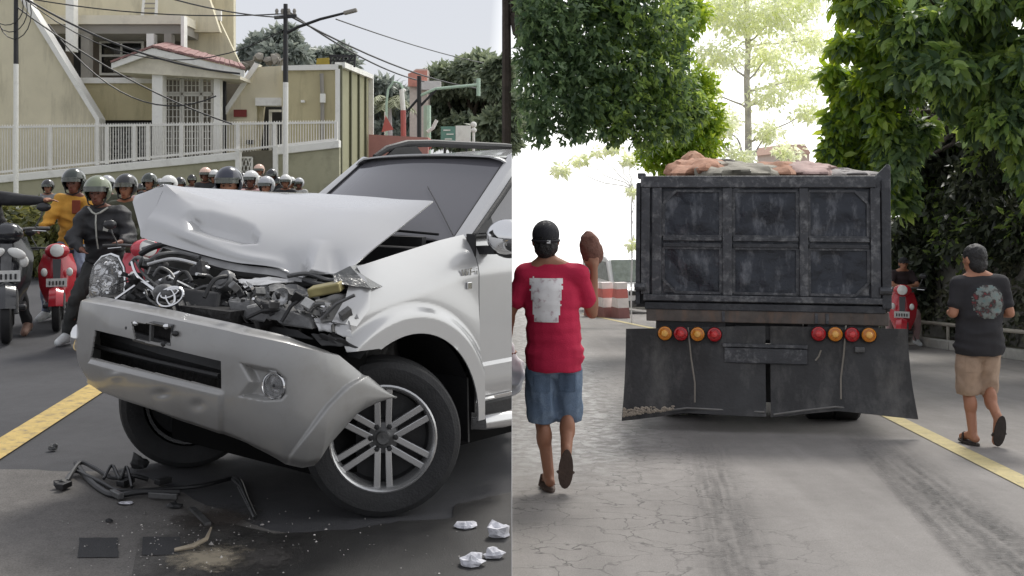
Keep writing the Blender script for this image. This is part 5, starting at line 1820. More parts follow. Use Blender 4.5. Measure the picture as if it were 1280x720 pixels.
# crumpled bright panels on the left front
def crumple(corners, nu, nv, amp, name, mat, seed, sc=7):
    A, B, C_, D = [lc(*q) for q in corners]
    rows_ = []
    for i in range(nu + 1):
        rr = []
        for j in range(nv + 1):
            s_, t = i / nu, j / nv
            p = A.lerp(B, s_).lerp(D.lerp(C_, s_), t)
            q = Vector((s_ * sc, t * sc * .7, seed))
            h = abs(noise.noise(q)) * 1.6 + .6 * noise.noise(q * 2.4)
            p = p + Vector((.6, .1, .8)) * (amp * (h - .4)) + Vector((0, amp * noise.noise(q + Vector((9, 0, 0))), 0))
            rr.append(p)
        rows_.append(rr)
    mb = MB(); mb.grid(rows_)
    mb.grid([[p - Vector((.003, 0, .004)) for p in rr] for rr in rows_])
    return mb.build(name, mat, suv, smooth=True, angle=28)
SHARD = M('lamp_shard', (.42, .42, .41), .3, metal=.15, var=.35, scale=12, dirt=(.04, .04, .04), dirt_scale=8, dirt_amt=.8)
HOUS = M('lamp_housing_grey', (.10, .10, .10), .35, var=.4, scale=7, bump=.2, dirt=(.25, .25, .25), dirt_scale=9, dirt_amt=.4)
# bent slam panel sheets
crumple([(298, 350, 5.62), (335, 345, 5.64), (368, 351, 5.58), (305, 359, 5.52)], 7, 4, .018, 'bent_sheet', PAINT, 14.2, 3)
crumple([(340, 352, 5.58), (404, 364, 5.46), (396, 374, 5.40), (330, 362, 5.48)], 8, 4, .020, 'bent_sheet', GREYP, 4.4, 3)
crumple([(392, 374, 5.38), (432, 366, 5.38), (446, 396, 5.24), (400, 402, 5.2)], 7, 6, .022, 'bent_sheet', PAINTB, 8.3, 3)
crumple([(392, 398, 5.23), (436, 400, 5.22), (440, 421, 5.2), (398, 412, 5.16)], 7, 4, .018, 'bent_sheet', PAINT, 11.9, 3)
crumple([(388, 416, 5.16), (420, 418, 5.16), (448, 434, 5.2), (400, 430, 5.14)], 8, 5, .016, 'torn_liner', BPLA, 17.2)
crumple([(290, 402, 5.36), (372, 412, 5.2), (392, 424, 5.16), (296, 412, 5.34)], 8, 3, .012, 'torn_liner', BPLA, 19.2)
# smashed lamp unit: dark housing in front, bowls and slivers inside
mb = MB(); mb.slab([lc(284, 375, 5.40), lc(306, 373, 5.42), lc(348, 383, 5.30), lc(386, 398, 5.19), lc(390, 412, 5.16), lc(352, 407, 5.24), (lc(310, 400, 5.32)), lc(289, 393, 5.38)], CI.to_3x3() @ Vector((.03, .10, .0)))
hs_ = mb.build('lamp_housing', HOUS, suv, bevel=.008)
mb = MB(); mb.slab([lc(326, 378, 5.315), lc(344, 382, 5.28), (lc(343, 396, 5.27)), lc(327, 392, 5.30)], CI.to_3x3() @ Vector((0, .03, 0))); mb.build('housing_window', BPLA, hs_, bevel=.004)
for px, py, rr in ((330, 366, .036), (352, 372, .046), (378, 380, .040), (402, 388, .03)):
    m = Matrix.Translation(lc(px, py, 5.38 - (px - 330) * .0018)) @ (CI.to_3x3() @ Vector((-.3, -1, .5)).normalized()).to_track_quat('Z', 'Y').to_matrix().to_4x4()
    mb = MB(); mb.lathe([(rr, .012), (rr * .93, .006), (rr * .75, -.012), (rr * .4, -.03), (0, -.035)], 18, m); mb.build('lamp_bowl', ALLOY, hs_, smooth=True)
for k in range(46):
    px = r_.uniform(300, 410); py = 362 + (px - 300) * .24 + r_.uniform(-9, 14)
    c = lc(px, py, 5.42 - (px - 300) * .0018 - .03 * r_.random())
    n1 = Vector((r_.gauss(0, 1), r_.gauss(0, 1), r_.gauss(0, .6))).normalized()
    n2 = n1.orthogonal().normalized(); n3 = n1.cross(n2)
    s1, s2 = r_.uniform(.012, .038), r_.uniform(.008, .02)
    mb = MB(); mb.slab([c - n2 * s1, c + n3 * s2 - n2 * s1 * .2, c + n2 * s1, c - n3 * s2 * r_.uniform(.3, 1)], n1 * .003); mb.build('lens_shard', r_.choice([SHARD, SHARD, PAINTB, GREYP, CHROME]), hs_)
for k in range(20):
    px = r_.uniform(290, 440); py = 356 + (px - 290) * .18 + r_.uniform(0, 34)
    c = lc(px, py, 5.36 - (px - 290) / 150 * .1 + r_.uniform(-.06, .02) - .04)
    mb = MB()
    if r_.random() < .5:
        a = Vector((r_.uniform(-1, 1), r_.uniform(-1, 1), r_.uniform(-.6, .6))).normalized() * r_.uniform(.03, .10)
        mb.tube([c - a, c + Vector((.01, 0, .015)), c + a], r_.uniform(.004, .010), 6); mb.build('cable', r_.choice([BPLA, GREYP, CHROME]), suv, smooth=True)
    else:
        mb.box(c, (r_.uniform(.02, .06), r_.uniform(.02, .07), r_.uniform(.01, .04)), (r_.uniform(-1, 1), r_.uniform(-1, 1), r_.uniform(0, 3))); mb.build('broken_fitting', r_.choice([BPLA, BPLA, SHARD, GREYP]), suv, bevel=.003)
# black box painting the shaded void behind the bumper's top edge on the left side and the bumper beam
mb = MB(); mb.tube([(.55, .78, .72), (.66, .55, .76), (.70, 0, .80), (.68, -.6, .84)], .06, 10); mb.build('bumper_beam', BPLA, suv, smooth=True)
mb = MB(); mb.box((.33, .62, .78), (.45, .30, .28)); mb.build('wing_cavity', UNDER, suv)

# --- debris on the road ---
def gpt(px, py, z=.012):
    p = G(px, py); p.z = z; return p
mb = MB()
def path(pts, r_):
    P_ = catmull([gpt(*q) for q in pts], 40)
    mb.tube(P_, r_, 7)
path([(78, 612, .02), (92, 596, .03), (110, 604, .04), (130, 612, .03), (150, 618, .02), (200, 616, .02), (250, 612, .02), (290, 602, .02)], .011)
path([(95, 590, .05), (105, 600, .03), (125, 616, .02), (145, 624, .02), (180, 622, .03), (225, 620, .02)], .016)
path([(84, 606, .02), (100, 592, .06), (118, 596, .05), (140, 606, .04), (165, 606, .05), (185, 604, .02)], .012)
path([(130, 610, .05), (140, 600, .08), (150, 610, .05), (158, 602, .08), (165, 616, .03)], .009)
path([(290, 602, .02), (300, 608, .03), (308, 626, .02), (318, 648, .015)], .010)
har = tag(mb.build('wiring_harness', M('harness_black', (.02, .02, .021), .45, var=.3, scale=12), None, smooth=True), 'tangled black wiring harness lying on the road in front of the car', 'wiring')
for nm, pts, w_, mat in (('connector', [(74, 616), (86, 611)], .045, BPLA), ('connector', [(150, 612), (164, 606)], .05, BPLA), ('connector', [(196, 610), (212, 606)], .05, BPLA), ('trim_strip', [(186, 626), (222, 628)], .02, GREYP), ('clip', [(140, 622), (152, 628)], .03, GREYP)):
    mb = MB(); mb.bar(gpt(*pts[0], .03), gpt(*pts[1], .03), w_, .03); mb.build(nm, mat, har, bevel=.004)
mb = MB(); mb.tube([gpt(290, 603, .018), gpt(300, 612, .02), gpt(310, 632, .02), gpt(318, 651, .015), gpt(312, 640, .015), gpt(298, 612, .015)], .007, 6); mb.build('bent_strip', GREYP, har, smooth=True)

def chunk(name, label, px, py, sx, sy, sz, mat, seed, cat='debris', grp='crash debris on the road', flat=False):
    r2 = random.Random(seed)
    p = gpt(px, py, 0)
    mb = MB(); mb.ell((0, 0, sz * .5), (sx, sy, sz * .6), 8, 6)
    mb.v = [tuple(Vector(v) * (1 + .45 * (noise.noise(Vector(v) * 31 + Vector((seed, 0, 0)))) + r2.uniform(-.15, .15))) for v in mb.v]
    mb.v = [(v[0], v[1], max(v[2], .010)) for v in mb.v]
    return tag(mb.build(name, mat, None, loc=(p.x, p.y, 0)), label, cat, grp)
PAPER = M('crumpled_white', (.62, .62, .66), .7, var=.25, scale=30, bump=.4, bscale=60)
chunk('glass_lump', 'flat whitish lump on the dark asphalt just right of the front wheel', 581, 662, .055, .04, .035, PAPER, 1)
chunk('glass_lump', 'largest crumpled white lump at the right edge of the dark asphalt', 622, 673, .055, .045, .06, PAPER, 2)
chunk('glass_lump', 'pointed white lump nearest the camera on the dark asphalt', 589, 709, .06, .04, .05, PAPER, 3)
chunk('glass_lump', 'spiky small white scrap between the larger white lumps', 616, 699, .045, .03, .045, PAPER, 4)
chunk('road_scrap', 'lone dark scrap with a bright edge on the smooth road by the yellow line', 66, 564, .03, .025, .04, GREYP, 5)
chunk('road_scrap', 'dark upright scrap with a white face under the bumper', 174, 588, .05, .03, .08, BPLA, 6)
chunk('road_scrap', 'white faced black scrap at the left end of the wiring harness', 78, 612, .045, .03, .05, BPLA, 7)
chunk('road_scrap', 'pale flat flake just below the wiring harness', 156, 631, .045, .03, .015, PAPER, 8)
chunk('road_scrap', 'dark shard among the splinters right of the harness middle', 218, 636, .05, .03, .03, BPLA, 9)
chunk('road_scrap', 'small dark crumb above the left road patch', 137, 654, .02, .015, .02, BPLA, 10)
mb = MB(); mb.tube([gpt(218, 693, .02), gpt(240, 690, .025), gpt(258, 682, .03), gpt(264, 673, .05)], [.008, .012, .01, .004], 7)
tag(mb.build('trim_piece', M('tan_trim', (.32, .27, .2), .5, var=.3), None, smooth=True), 'curved tan trim piece lying beside the right road patch', 'debris', 'crash debris on the road')
mb = MB(); mb.bar(gpt(240, 640, .02), gpt(260, 659, .015), .03, .015)
tag(mb.build('trim_piece', GREYP, None), 'grey splinter standing in the brown stain right of the harness', 'debris', 'crash debris on the road')
# fine splinters and sand spread before the bumper
mb = MB()
for k in range(240):
    if r_.random() < .55:
        px, py = r_.gauss(250, 60), r_.gauss(668, 24)
    else:
        px, py = r_.uniform(60, 600), r_.uniform(640, 720)
    if py < 606 or px > 632 or px < 0: continue
    p = gpt(px, py, .009)
    s_ = r_.uniform(.002, .007) * (2.0 if r_.random() < .06 else 1)
    a = r_.uniform(0, 6.28)
    e1, e2 = Vector((math.cos(a), math.sin(a), 0)) * s_, Vector((-math.sin(a), math.cos(a), 0)) * s_ * r_.uniform(.3, .9)
    mb.add([p - e1, p + e2, p + e1, p - e2, p + Vector((0, 0, s_ * r_.uniform(.4, 1.1)))], [(0, 1, 4), (1, 2, 4), (2, 3, 4), (3, 0, 4), (3, 2, 1, 0)])
sp = mb.build('glass_splinters', M('splinter', (.36, .34, .32), .35, var=.5, scale=20, island=.7), None)
struct(sp, 'stuff'); sp['label'] = 'fine pale glass splinters scattered on the road'
def stainmat(name, col, dens, sc=5):
    m = bpy.data.materials.new(name); m.use_nodes = True
    t = m.node_tree; b = t.nodes['Principled BSDF']; L = t.links.new
    c = t.nodes.new('ShaderNodeTexCoord')
    n = t.nodes.new('ShaderNodeTexNoise'); n.inputs['Scale'].default_value = sc; n.inputs['Detail'].default_value = 9; n.inputs['Roughness'].default_value = .72
    L(c.outputs['Object'], n.inputs['Vector'])
    ln = t.nodes.new('ShaderNodeVectorMath'); ln.operation = 'LENGTH'
    L(c.outputs['Object'], ln.inputs[0])
    f = t.nodes.new('ShaderNodeMapRange'); f.inputs['From Min'].default_value = 1.0; f.inputs['From Max'].default_value = .1; f.inputs['To Min'].default_value = -.35; f.inputs['To Max'].default_value = .25
    L(ln.outputs['Value'], f.inputs['Value'])
    s_ = t.nodes.new('ShaderNodeMath'); s_.operation = 'ADD'; L(n.outputs['Fac'], s_.inputs[0]); L(f.outputs['Result'], s_.inputs[1])
    r2 = t.nodes.new('ShaderNodeMapRange'); r2.inputs['From Min'].default_value = .45; r2.inputs['From Max'].default_value = .72; r2.inputs['To Max'].default_value = dens
    L(s_.outputs[0], r2.inputs['Value']); L(r2.outputs['Result'], b.inputs['Alpha'])
    b.inputs['Base Color'].default_value = (*col, 1); b.inputs['Roughness'].default_value = .9
    MATS[name] = m; return m
def stain(name, px, py, sx, sy, mat, z):
    p = G(px, py); mb = MB()
    n = 40
    mb.add([(0, 0, 0)] + [(math.cos(t) , math.sin(t), 0) for t in np.linspace(0, 6.2832, n, endpoint=False)], [(0, 1 + i, 1 + (i + 1) % n) for i in range(n)])
    o = mb.build(name, mat, road_left); o.location = (p.x, p.y, z); o.scale = (sx, sy, 1); return struct(o)
stain('sand_spill', 262, 700, .36, .34, stainmat('sand', (.36, .31, .23), .8), .010)
stain('fluid_stain', 270, 650, .42, .40, stainmat('fluid', (.045, .035, .028), .85), .0125)
stain('fluid_stain', 330, 700, .30, .40, stainmat('fluid2', (.055, .05, .046), .7), .0135)
# ------------------------------------------------------------------ dump truck on the right
TY = 9.8
TX = (953 - CX) / FPX * TY
truck = thing('dump_truck', 'battered dark tipper truck seen from behind with wide rubber mud flaps', 'truck', (TX, TY, gr(TY)), (-math.atan(RS), 0, R(-10.5)))
KP = FPX / TY
GY = HY + (EYE - gr(TY)) * KP
def tx(px): return (px - 953) / KP
def tz(py): return (GY - py) / KP
STEEL = M('tipper_steel', (0.040, 0.042, 0.047), 0.5, metal=0.25, var=0.35, scale=5, bump=0.35, bscale=26, dirt=(0.15, 0.15, 0.155), dirt_scale=6, dirt_amt=0.55)
STEELF = M('tipper_frame', (0.055, 0.057, 0.063), 0.42, metal=0.25, var=0.3, scale=7, bump=0.25, bscale=30, dirt=(0.28, 0.28, 0.28), dirt_scale=13, dirt_amt=0.6)
STEELM = M('tipper_panel', (0.028, 0.032, 0.041), 0.34, metal=0.35, var=0.4, scale=4, bump=0.7, bscale=9, dirt=(0.20, 0.205, 0.22), dirt_scale=9, dirt_amt=0.65, rvar=.15, streak=(1, 1, .35))
RUST = M('rusty_beam', (0.10, 0.085, 0.075), 0.7, metal=0.1, var=0.35, scale=7, dirt=(0.20, 0.12, 0.08), dirt_scale=8, dirt_amt=0.6, streak=(1, 1, .3))
RUBBER = M('flap_rubber', (0.030, 0.030, 0.031), 0.5, var=0.3, scale=5, bump=0.2, bscale=30, dirt=(0.17, 0.165, 0.155), dirt_scale=3.0, dirt_amt=0.5, streak=(1, 1, .45))
def tb(name, x0, y0, x1, y1, d0, d1, mat, parent=truck, bevel=.008):
    mb = MB(); a, b = tx(x0), tx(x1); z0, z1 = tz(y1), tz(y0)
    mb.box(((a + b) / 2, (d0 + d1) / 2, (z0 + z1) / 2), (b - a, d1 - d0, z1 - z0))
    return mb.build(name, mat, parent, bevel=bevel)
gate = tb('tailgate', 806, 228, 1100, 376, .04, .09, STEELM)
# six dented panels with raised frames and chamfered outer corners
def panel(x0, y0, x1, y1, ch):
    c = 16
    pts = []
    pts += [(x0, y1)] if 'bl' not in ch else [(x0 + c, y1), (x0, y1 - c)]
    pts += [(x0, y0)] if 'tl' not in ch else [(x0, y0 + c), (x0 + c, y0)]
    pts += [(x1, y0)] if 'tr' not in ch else [(x1 - c, y0), (x1, y0 + c)]
    pts += [(x1, y1)] if 'br' not in ch else [(x1, y1 - c), (x1 - c, y1)]
    mb = MB()
    nx, nz_ = 16, 12
    rows_ = []
    for i in range(nx + 1):
        r2 = []
        for j in range(nz_ + 1):
            x, y = x0 + (x1 - x0) * i / nx, y0 + (y1 - y0) * j / nz_
            X, Z = tx(x), tz(y)
            e = min(i, nx - i, j, nz_ - j) / 3
            dp = .036 * noise.noise(Vector((X * 4.2, Z * 4.2, 2))) + .010 * noise.noise(Vector((X * 11, Z * 11, 5)))
            r2.append(Vector((X, .030 + dp * min(1, e), Z)))
        rows_.append(r2)
    mb.grid(rows_)
    p = mb.build('panel', STEELM, gate, smooth=True)
    mb = MB()
    q = [Vector((tx(x), .018, tz(y))) for x, y in pts]
    for a, b in zip(q, q[1:] + q[:1]):
        mb.bar(a, b, .028, .022)
    mb.build('panel_rim', STEELF, p)
    for k_ in ch:
        xx, yy = (x0 if 'l' in k_ else x1), (y0 if 't' in k_ else y1)
        sx_, sy_ = (1 if 'l' in k_ else -1), (1 if 't' in k_ else -1)
        mb = MB(); mb.slab([(tx(xx), .022, tz(yy)), (tx(xx + sx_ * c), .022, tz(yy)), (tx(xx), .022, tz(yy + sy_ * c))], (0, .02, 0)); mb.build('corner_gusset', STEELF, p)
panel(829, 238, 902, 296, ('tl',)); panel(918, 238, 997, 296, ()); panel(1011, 238, 1083, 296, ('tr',))
panel(829, 311, 902, 368, ('bl',)); panel(918, 311, 997, 368, ()); panel(1011, 311, 1083, 368, ('br',))
# frame members
tb('top_rail', 800, 219, 1092, 234, -.03, .10, STEELF, gate)
tb('bottom_rail', 804, 371, 1104, 379, -.035, .09, STEELF, gate)
tb('bottom_rail', 806, 381, 1102, 390, -.02, .09, STEEL, gate)
tb('gate_post', 904, 234, 916, 371, -.02, .05, STEELF, gate)
tb('gate_post', 999, 234, 1010, 371, -.02, .05, STEELF, gate)
for x0, x1 in ((829, 903), (917, 998), (1011, 1084)):
    tb('mid_rail', x0, 297, x1, 302, -.014, .04, STEELF, gate, .004)
    tb('mid_rail', x0, 305, x1, 310, -.010, .04, STEEL, gate, .004)
for x0, x1 in ((801, 812), (815, 827), (1085, 1097)):
    tb('side_channel', x0, 234, x1, 371, -.022, .06, STEELF, gate, .005)
cp = tb('corner_post', 1098, 224, 1109, 384, -.04, .25, STEEL)
mb = MB(); mb.slab([(tx(1089), .0, tz(222)), (tx(1106), .0, tz(204)), (tx(1110), .0, tz(206)), (tx(1110), .0, tz(240)), (tx(1097), .0, tz(240)), (tx(1089), .0, tz(236))], (0, .08, 0)); mb.build('corner_plate', STEELF, truck, bevel=.006)
tb('corner_post', 794, 228, 800, 384, -.01, .30, STEEL)
tb('hinge_block', 796, 215, 806, 222, -.02, .1, STEELF)
for x in (800, 1102):
    mb = MB(); mb.tube([(tx(x) - .05, -.04, tz(362)), (tx(x) + .05, -.04, tz(362))], .035, 10); mb.build('gate_latch', STEELF, truck, smooth=True)
# bed sides, floor, headboard
BL = 4.0
for x0, x1 in ((794, 806), (1098, 1110)):
    tb('bed_side', x0, 226, x1, 388, .10, BL, STEEL)
tb('bed_floor', 806, 372, 1098, 388, .10, BL, STEEL)
tb('headboard', 800, 212, 1104, 386, BL, BL + .1, STEEL)
for k in range(6):
    for x in (792, 1108):
        tb('side_rib', x, 228, x + 4, 386, .5 + k * .6, .62 + k * .6, STEELF, bevel=0)
# beam above the lamps, lamp bars, number plate box and step
beam = tb('rear_beam', 808, 389, 1106, 405, -.01, .12, RUST)
for x in (903, 1017, 1030):
    tb('beam_bracket', x, 391, x + 4, 404, -.02, .02, STEELF, beam, .002)
tb('lamp_bar', 820, 404, 908, 436, .02, .12, BPLA)
tb('lamp_bar', 1008, 404, 1094, 436, .02, .12, BPLA)
tb('chassis_beam', 905, 405, 1004, 431, .10, .25, BPLA)
pbx = tb('plate_panel', 919, 408, 986, 427, .05, .10, M('plate_dark', (.03, .03, .032), .5, var=.5, scale=9))
stp = tb('rear_step', 906, 436, 1008, 455, -.04, .05, STEELF)
tb('step_rail', 904, 431, 1008, 435, -.05, .06, STEELF, stp, .003)
AMB = M('amber_lens', (.62, .22, .02), .12, var=.15, scale=20, spec=.7)
REDL = M('red_lens', (.42, .012, .016), .12, var=.15, scale=20, spec=.7)
AMBC = M('amber_centre', (.85, .45, .10), .12, var=.1, spec=.7)
REDC = M('red_centre', (.62, .04, .04), .12, var=.1, spec=.7)
for px, c in ((832, 'a'), (852, 'r'), (873, 'a'), (894, 'r'), (1021, 'r'), (1041, 'a'), (1061, 'r'), (1081, 'a')):
    m = RM((tx(px), -.055, tz(420 if px < 950 else 416)), (R(90), 0, 0))
    mb = MB(); mb.lathe([(.070, -.03), (.070, .012), (.066, .016), (.062, .010)], 24, m); lampo = mb.build('tail_lamp', BPLA, truck, smooth=True)
    mb = MB(); mb.lathe([(.063, .008), (.058, .018), (.048, .024), (.046, .018), (.037, .020), (.035, .027), (.026, .029)], 24, m); mb.build('lens', AMB if c == 'a' else REDL, lampo, smooth=True, angle=25)
    mb = MB(); mb.lathe([(.028, .034), (.022, .042), (0, .045)], 18, m); mb.build('lens_centre', AMBC if c == 'a' else REDC, lampo, smooth=True)
# mud flaps
def flap(x0, x1, ytop, bot, kick):
    rows_ = []
    n = 28
    for i in range(n + 1):
        s_ = i / n
        x = x0 + (x1 - x0) * s_
        yb = lerp1(x, bot)
        yt = ytop(s_)
        r2 = []
        for j in range(17):
            t = j / 16
            y = yt + (yb - yt) * t
            xx = x + (kick(s_) * t * t)
            dpt = .0 - .10 * t ** 2.2 + .035 * math.sin(s_ * 5 + 1) * t + .02 * noise.noise(Vector((s_ * 4, t * 3, x0)))
            r2.append(Vector((tx(xx), dpt, tz(y))))
        rows_.append(r2)
    mb = MB(); mb.grid(rows_)
    return mb.build('mud_flap', RUBBER, truck, smooth=True, solid=.012)
f1 = flap(782, 957, lambda s_: 416 - 8 * s_, [(780, 532), (800, 529), (830, 524), (860, 518), (958, 519)], lambda s_: -4 * (1 - s_))
f2 = flap(963, 1128, lambda s_: 408 + 0 * s_, [(960, 521), (1000, 515), (1040, 509), (1075, 511), (1133, 516)], lambda s_: 8 * s_)
# dried mud caked on the lower corner of the left flap and a pale worn hem
mb = MB()
r_ = random.Random(3)
for k in range(120):
    x = 784 + abs(r_.gauss(0, 30)); 
    if x > 860: continue
    y = lerp1(x, [(780, 526), (800, 522), (830, 517), (860, 511)]) - abs(r_.gauss(0, 4.5)) * (1 - (x - 784) / 110)
    mb.ell((tx(x - 3), -.135 + r_.uniform(0, .01), tz(y)), (r_.uniform(.008, .02), .008, r_.uniform(.006, .014)), 5, 4)
mb.build('mud_crust', M('dried_mud', (.36, .31, .25), .95, var=.25), f1)
for pts, par in ((((822, 518), (860, 512), (900, 512.5), (955, 513.5)), f1), (((966, 516), (1000, 510), (1040, 504), (1080, 506.5)), f2)):
    mb = MB(); mb.tube([(tx(x), -.108, tz(y)) for x, y in pts], .009, 6); mb.build('worn_hem', M('hem_grey', (.20, .195, .185), .8, var=.3), par)
for pts, nm in ((((861, 412), (865, 450), (870, 480), (870, 504)), 'rope'), (((1054, 405), (1051, 440), (1047, 470), (1046, 494)), 'rope'), (((1024, 436), (1021, 444), (1017, 449)), 'wire')):
    mb = MB(); mb.tube([(tx(x), -.05 - .05 * ((y - 405) / 100) ** 2 - .05 * (y > 470), tz(y)) for x, y in pts], .008, 6); mb.build(nm, M('rope_tan', (.22, .20, .17), .9), truck)
tb('rivet_plate', 1064, 431, 1076, 438, -.06, -.04, GREYP)
# chassis and twin wheels under the bed
for x in (905, 990):
    tb('chassis_rail', x, 406, x + 12, 440, .2, 4.4, BPLA)
tb('rear_crossmember', 850, 440, 1056, 512, .55, .62, BPLA)  # dark panel added to black out the gap between the flaps
tb('rear_axle', 850, 448, 1056, 462, 1.0, 1.16, BPLA)
for x in (838, 872, 1034, 1068):
    m = RM((tx(x), 1.08, .475), (0, R(90), 0))
    mb = MB(); mb.lathe([(.27, -.11), (.36, -.13), (.45, -.125), (.475, -.10), (.475, .10), (.45, .125), (.36, .13), (.27, .11)], 36, m); w = mb.build('wheel', TYRE, truck, smooth=True)
    mb = MB(); mb.lathe([(.28, -.09), (.22, -.03), (.12, -.02), (.10, .05), (0, .05)], 24, m); mb.build('rim', GREYP, w, smooth=True)
# load in the bed: each sack and tarp heap is its own thing
def sack(label, px, py, Y, rx, ry, rz, col, seed, name='sack', cat='sack'):
    p = W(px, py, Y)
    mb = MB(); mb.ell((0, 0, 0), (rx, ry, rz), 34, 22)
    mb.v = [tuple(Vector(v) * (1 + .38 * noise.noise(Vector(v) * 6 + Vector((seed, 0, 0))) + .25 * (.5 - abs(noise.noise(Vector(v) * 11 + Vector((seed, 3, 0))))))) for v in mb.v]
    return tag(mb.build(name, M('load_%d' % seed, col, .8, var=.3, scale=8, bump=.4, bscale=20), None, smooth=True, angle=28, loc=p), label, cat, 'load in the truck bed')
sack('orange sack heaped at the left end of the truck load', 874, 217, 11.3, .30, .5, .15, (.42, .22, .14), 1)
sack('pointed orange sack tip above the left end of the load', 866, 208, 11.8, .12, .3, .14, (.45, .25, .16), 2)
sack('grey tarpaulin heap in the middle left of the truck load', 918, 217, 11.1, .42, .5, .11, (.30, .28, .23), 3, 'tarpaulin', 'tarpaulin')
sack('orange and brown sack in the middle of the truck load', 967, 216, 11.3, .26, .5, .11, (.36, .19, .12), 4)
sack('pale pink sack right of the middle of the truck load', 1000, 216, 11.3, .36, .5, .10, (.42, .30, .27), 5)
sack('flat grey sack at the right end of the truck load', 1036, 219, 11.4, .4, .5, .07, (.30, .28, .27), 6)
sack('dark bundle behind the grey tarpaulin heap', 905, 208, 11.9, .22, .3, .08, (.10, .09, .08), 7)

# ---------------------------------------------------------------- far van and road barriers
VAN = M('van_white', lin((238, 238, 238)), .35, var=.03, coat=.3)
vy = 38.0
van = thing('van', 'white van parked far down the road beside the left edge of the truck', 'van', (W(778, 0, vy).x, vy, gr(vy)), (0, 0, R(12)))
prof = [(-1.9, .35), (-1.95, .9), (-1.75, 1.0), (-1.35, 1.10), (-.85, 1.85), (-.6, 1.92), (1.9, 1.92), (2.1, 1.7), (2.15, .4)]
mb = MB(); mb.slab([(-.82, y, z) for y, z in prof], (1.64, 0, 0)); mb.build('body', VAN, van, bevel=.06)
mb = MB(); mb.slab([(-.72, -1.36, 1.13), (.72, -1.36, 1.13), (.68, -.90, 1.80), (-.68, -.90, 1.80)], (0, -.03, .02)); mb.build('windscreen', M('van_glass', (.22, .25, .24), .1, var=.3, scale=6), van)
for x in (-.825, .825):
    mb = MB(); mb.slab([(x, -1.1, 1.15), (x, 1.8, 1.15), (x, 1.7, 1.75), (x, -.75, 1.75)], (.01 * (1 if x > 0 else -1), 0, 0)); mb.build('side_window', MATS['van_glass'], van)
    for y in (-1.2, 1.3):
        mb = MB(); mb.lathe([(.15, -.1), (.30, -.1), (.32, 0), (.30, .08), (.15, .08), (0, .06)], 20, RM((x * .92, y, .32), (0, R(90), 0))); mb.build('wheel', TYRE, van, smooth=True)
    mb = MB(); mb.box((x * .78, -1.93, .82), (.28, .08, .16)); mb.build('headlamp', CHROME, van, bevel=.02)
mb = MB(); mb.box((0, -1.96, .82), (.8, .05, .14)); mb.build('grille', BPLA, van, bevel=.01)
mb = MB(); mb.box((0, -1.97, .48), (1.5, .08, .2)); mb.build('bumper', GREYP, van, bevel=.02)
mb = MB(); mb.box((0, -2.02, .55), (.45, .02, .12)); mb.build('number_plate', BPLA, van)
bw, br = M('barrier_white', lin((236, 226, 222)), .6), M('barrier_red', lin((206, 120, 112)), .6, var=.1)
for i, (px, lb) in enumerate(((742, 'leftmost red and white plastic road barrier behind the raised helmet'), (758, 'middle red and white plastic road barrier beyond the red shirt man'), (776, 'red and white plastic road barrier nearest the white van'))):
    by = 34.0 - i * .5
    b_ = thing('road_barrier', lb, 'barrier', (W(px, 0, by).x, by, gr(by)), (0, 0, R(20)), 'road barriers')
    for k, (z0, z1, w0, w1) in enumerate(((0, .32, .30, .24), (.32, .60, .24, .18), (.60, .86, .18, .13), (.86, 1.05, .13, .11))):
        mb = MB(); mb.slab([(-.2, -w0, z0), (-.2, w0, z0), (-.2, w1, z1), (-.2, -w1, z1)], (.36, 0, 0)); mb.build('band', (M('barrier_dark', lin((150, 104, 100)), .6) if k == 0 else (bw if k % 2 else br)), b_, bevel=.01)
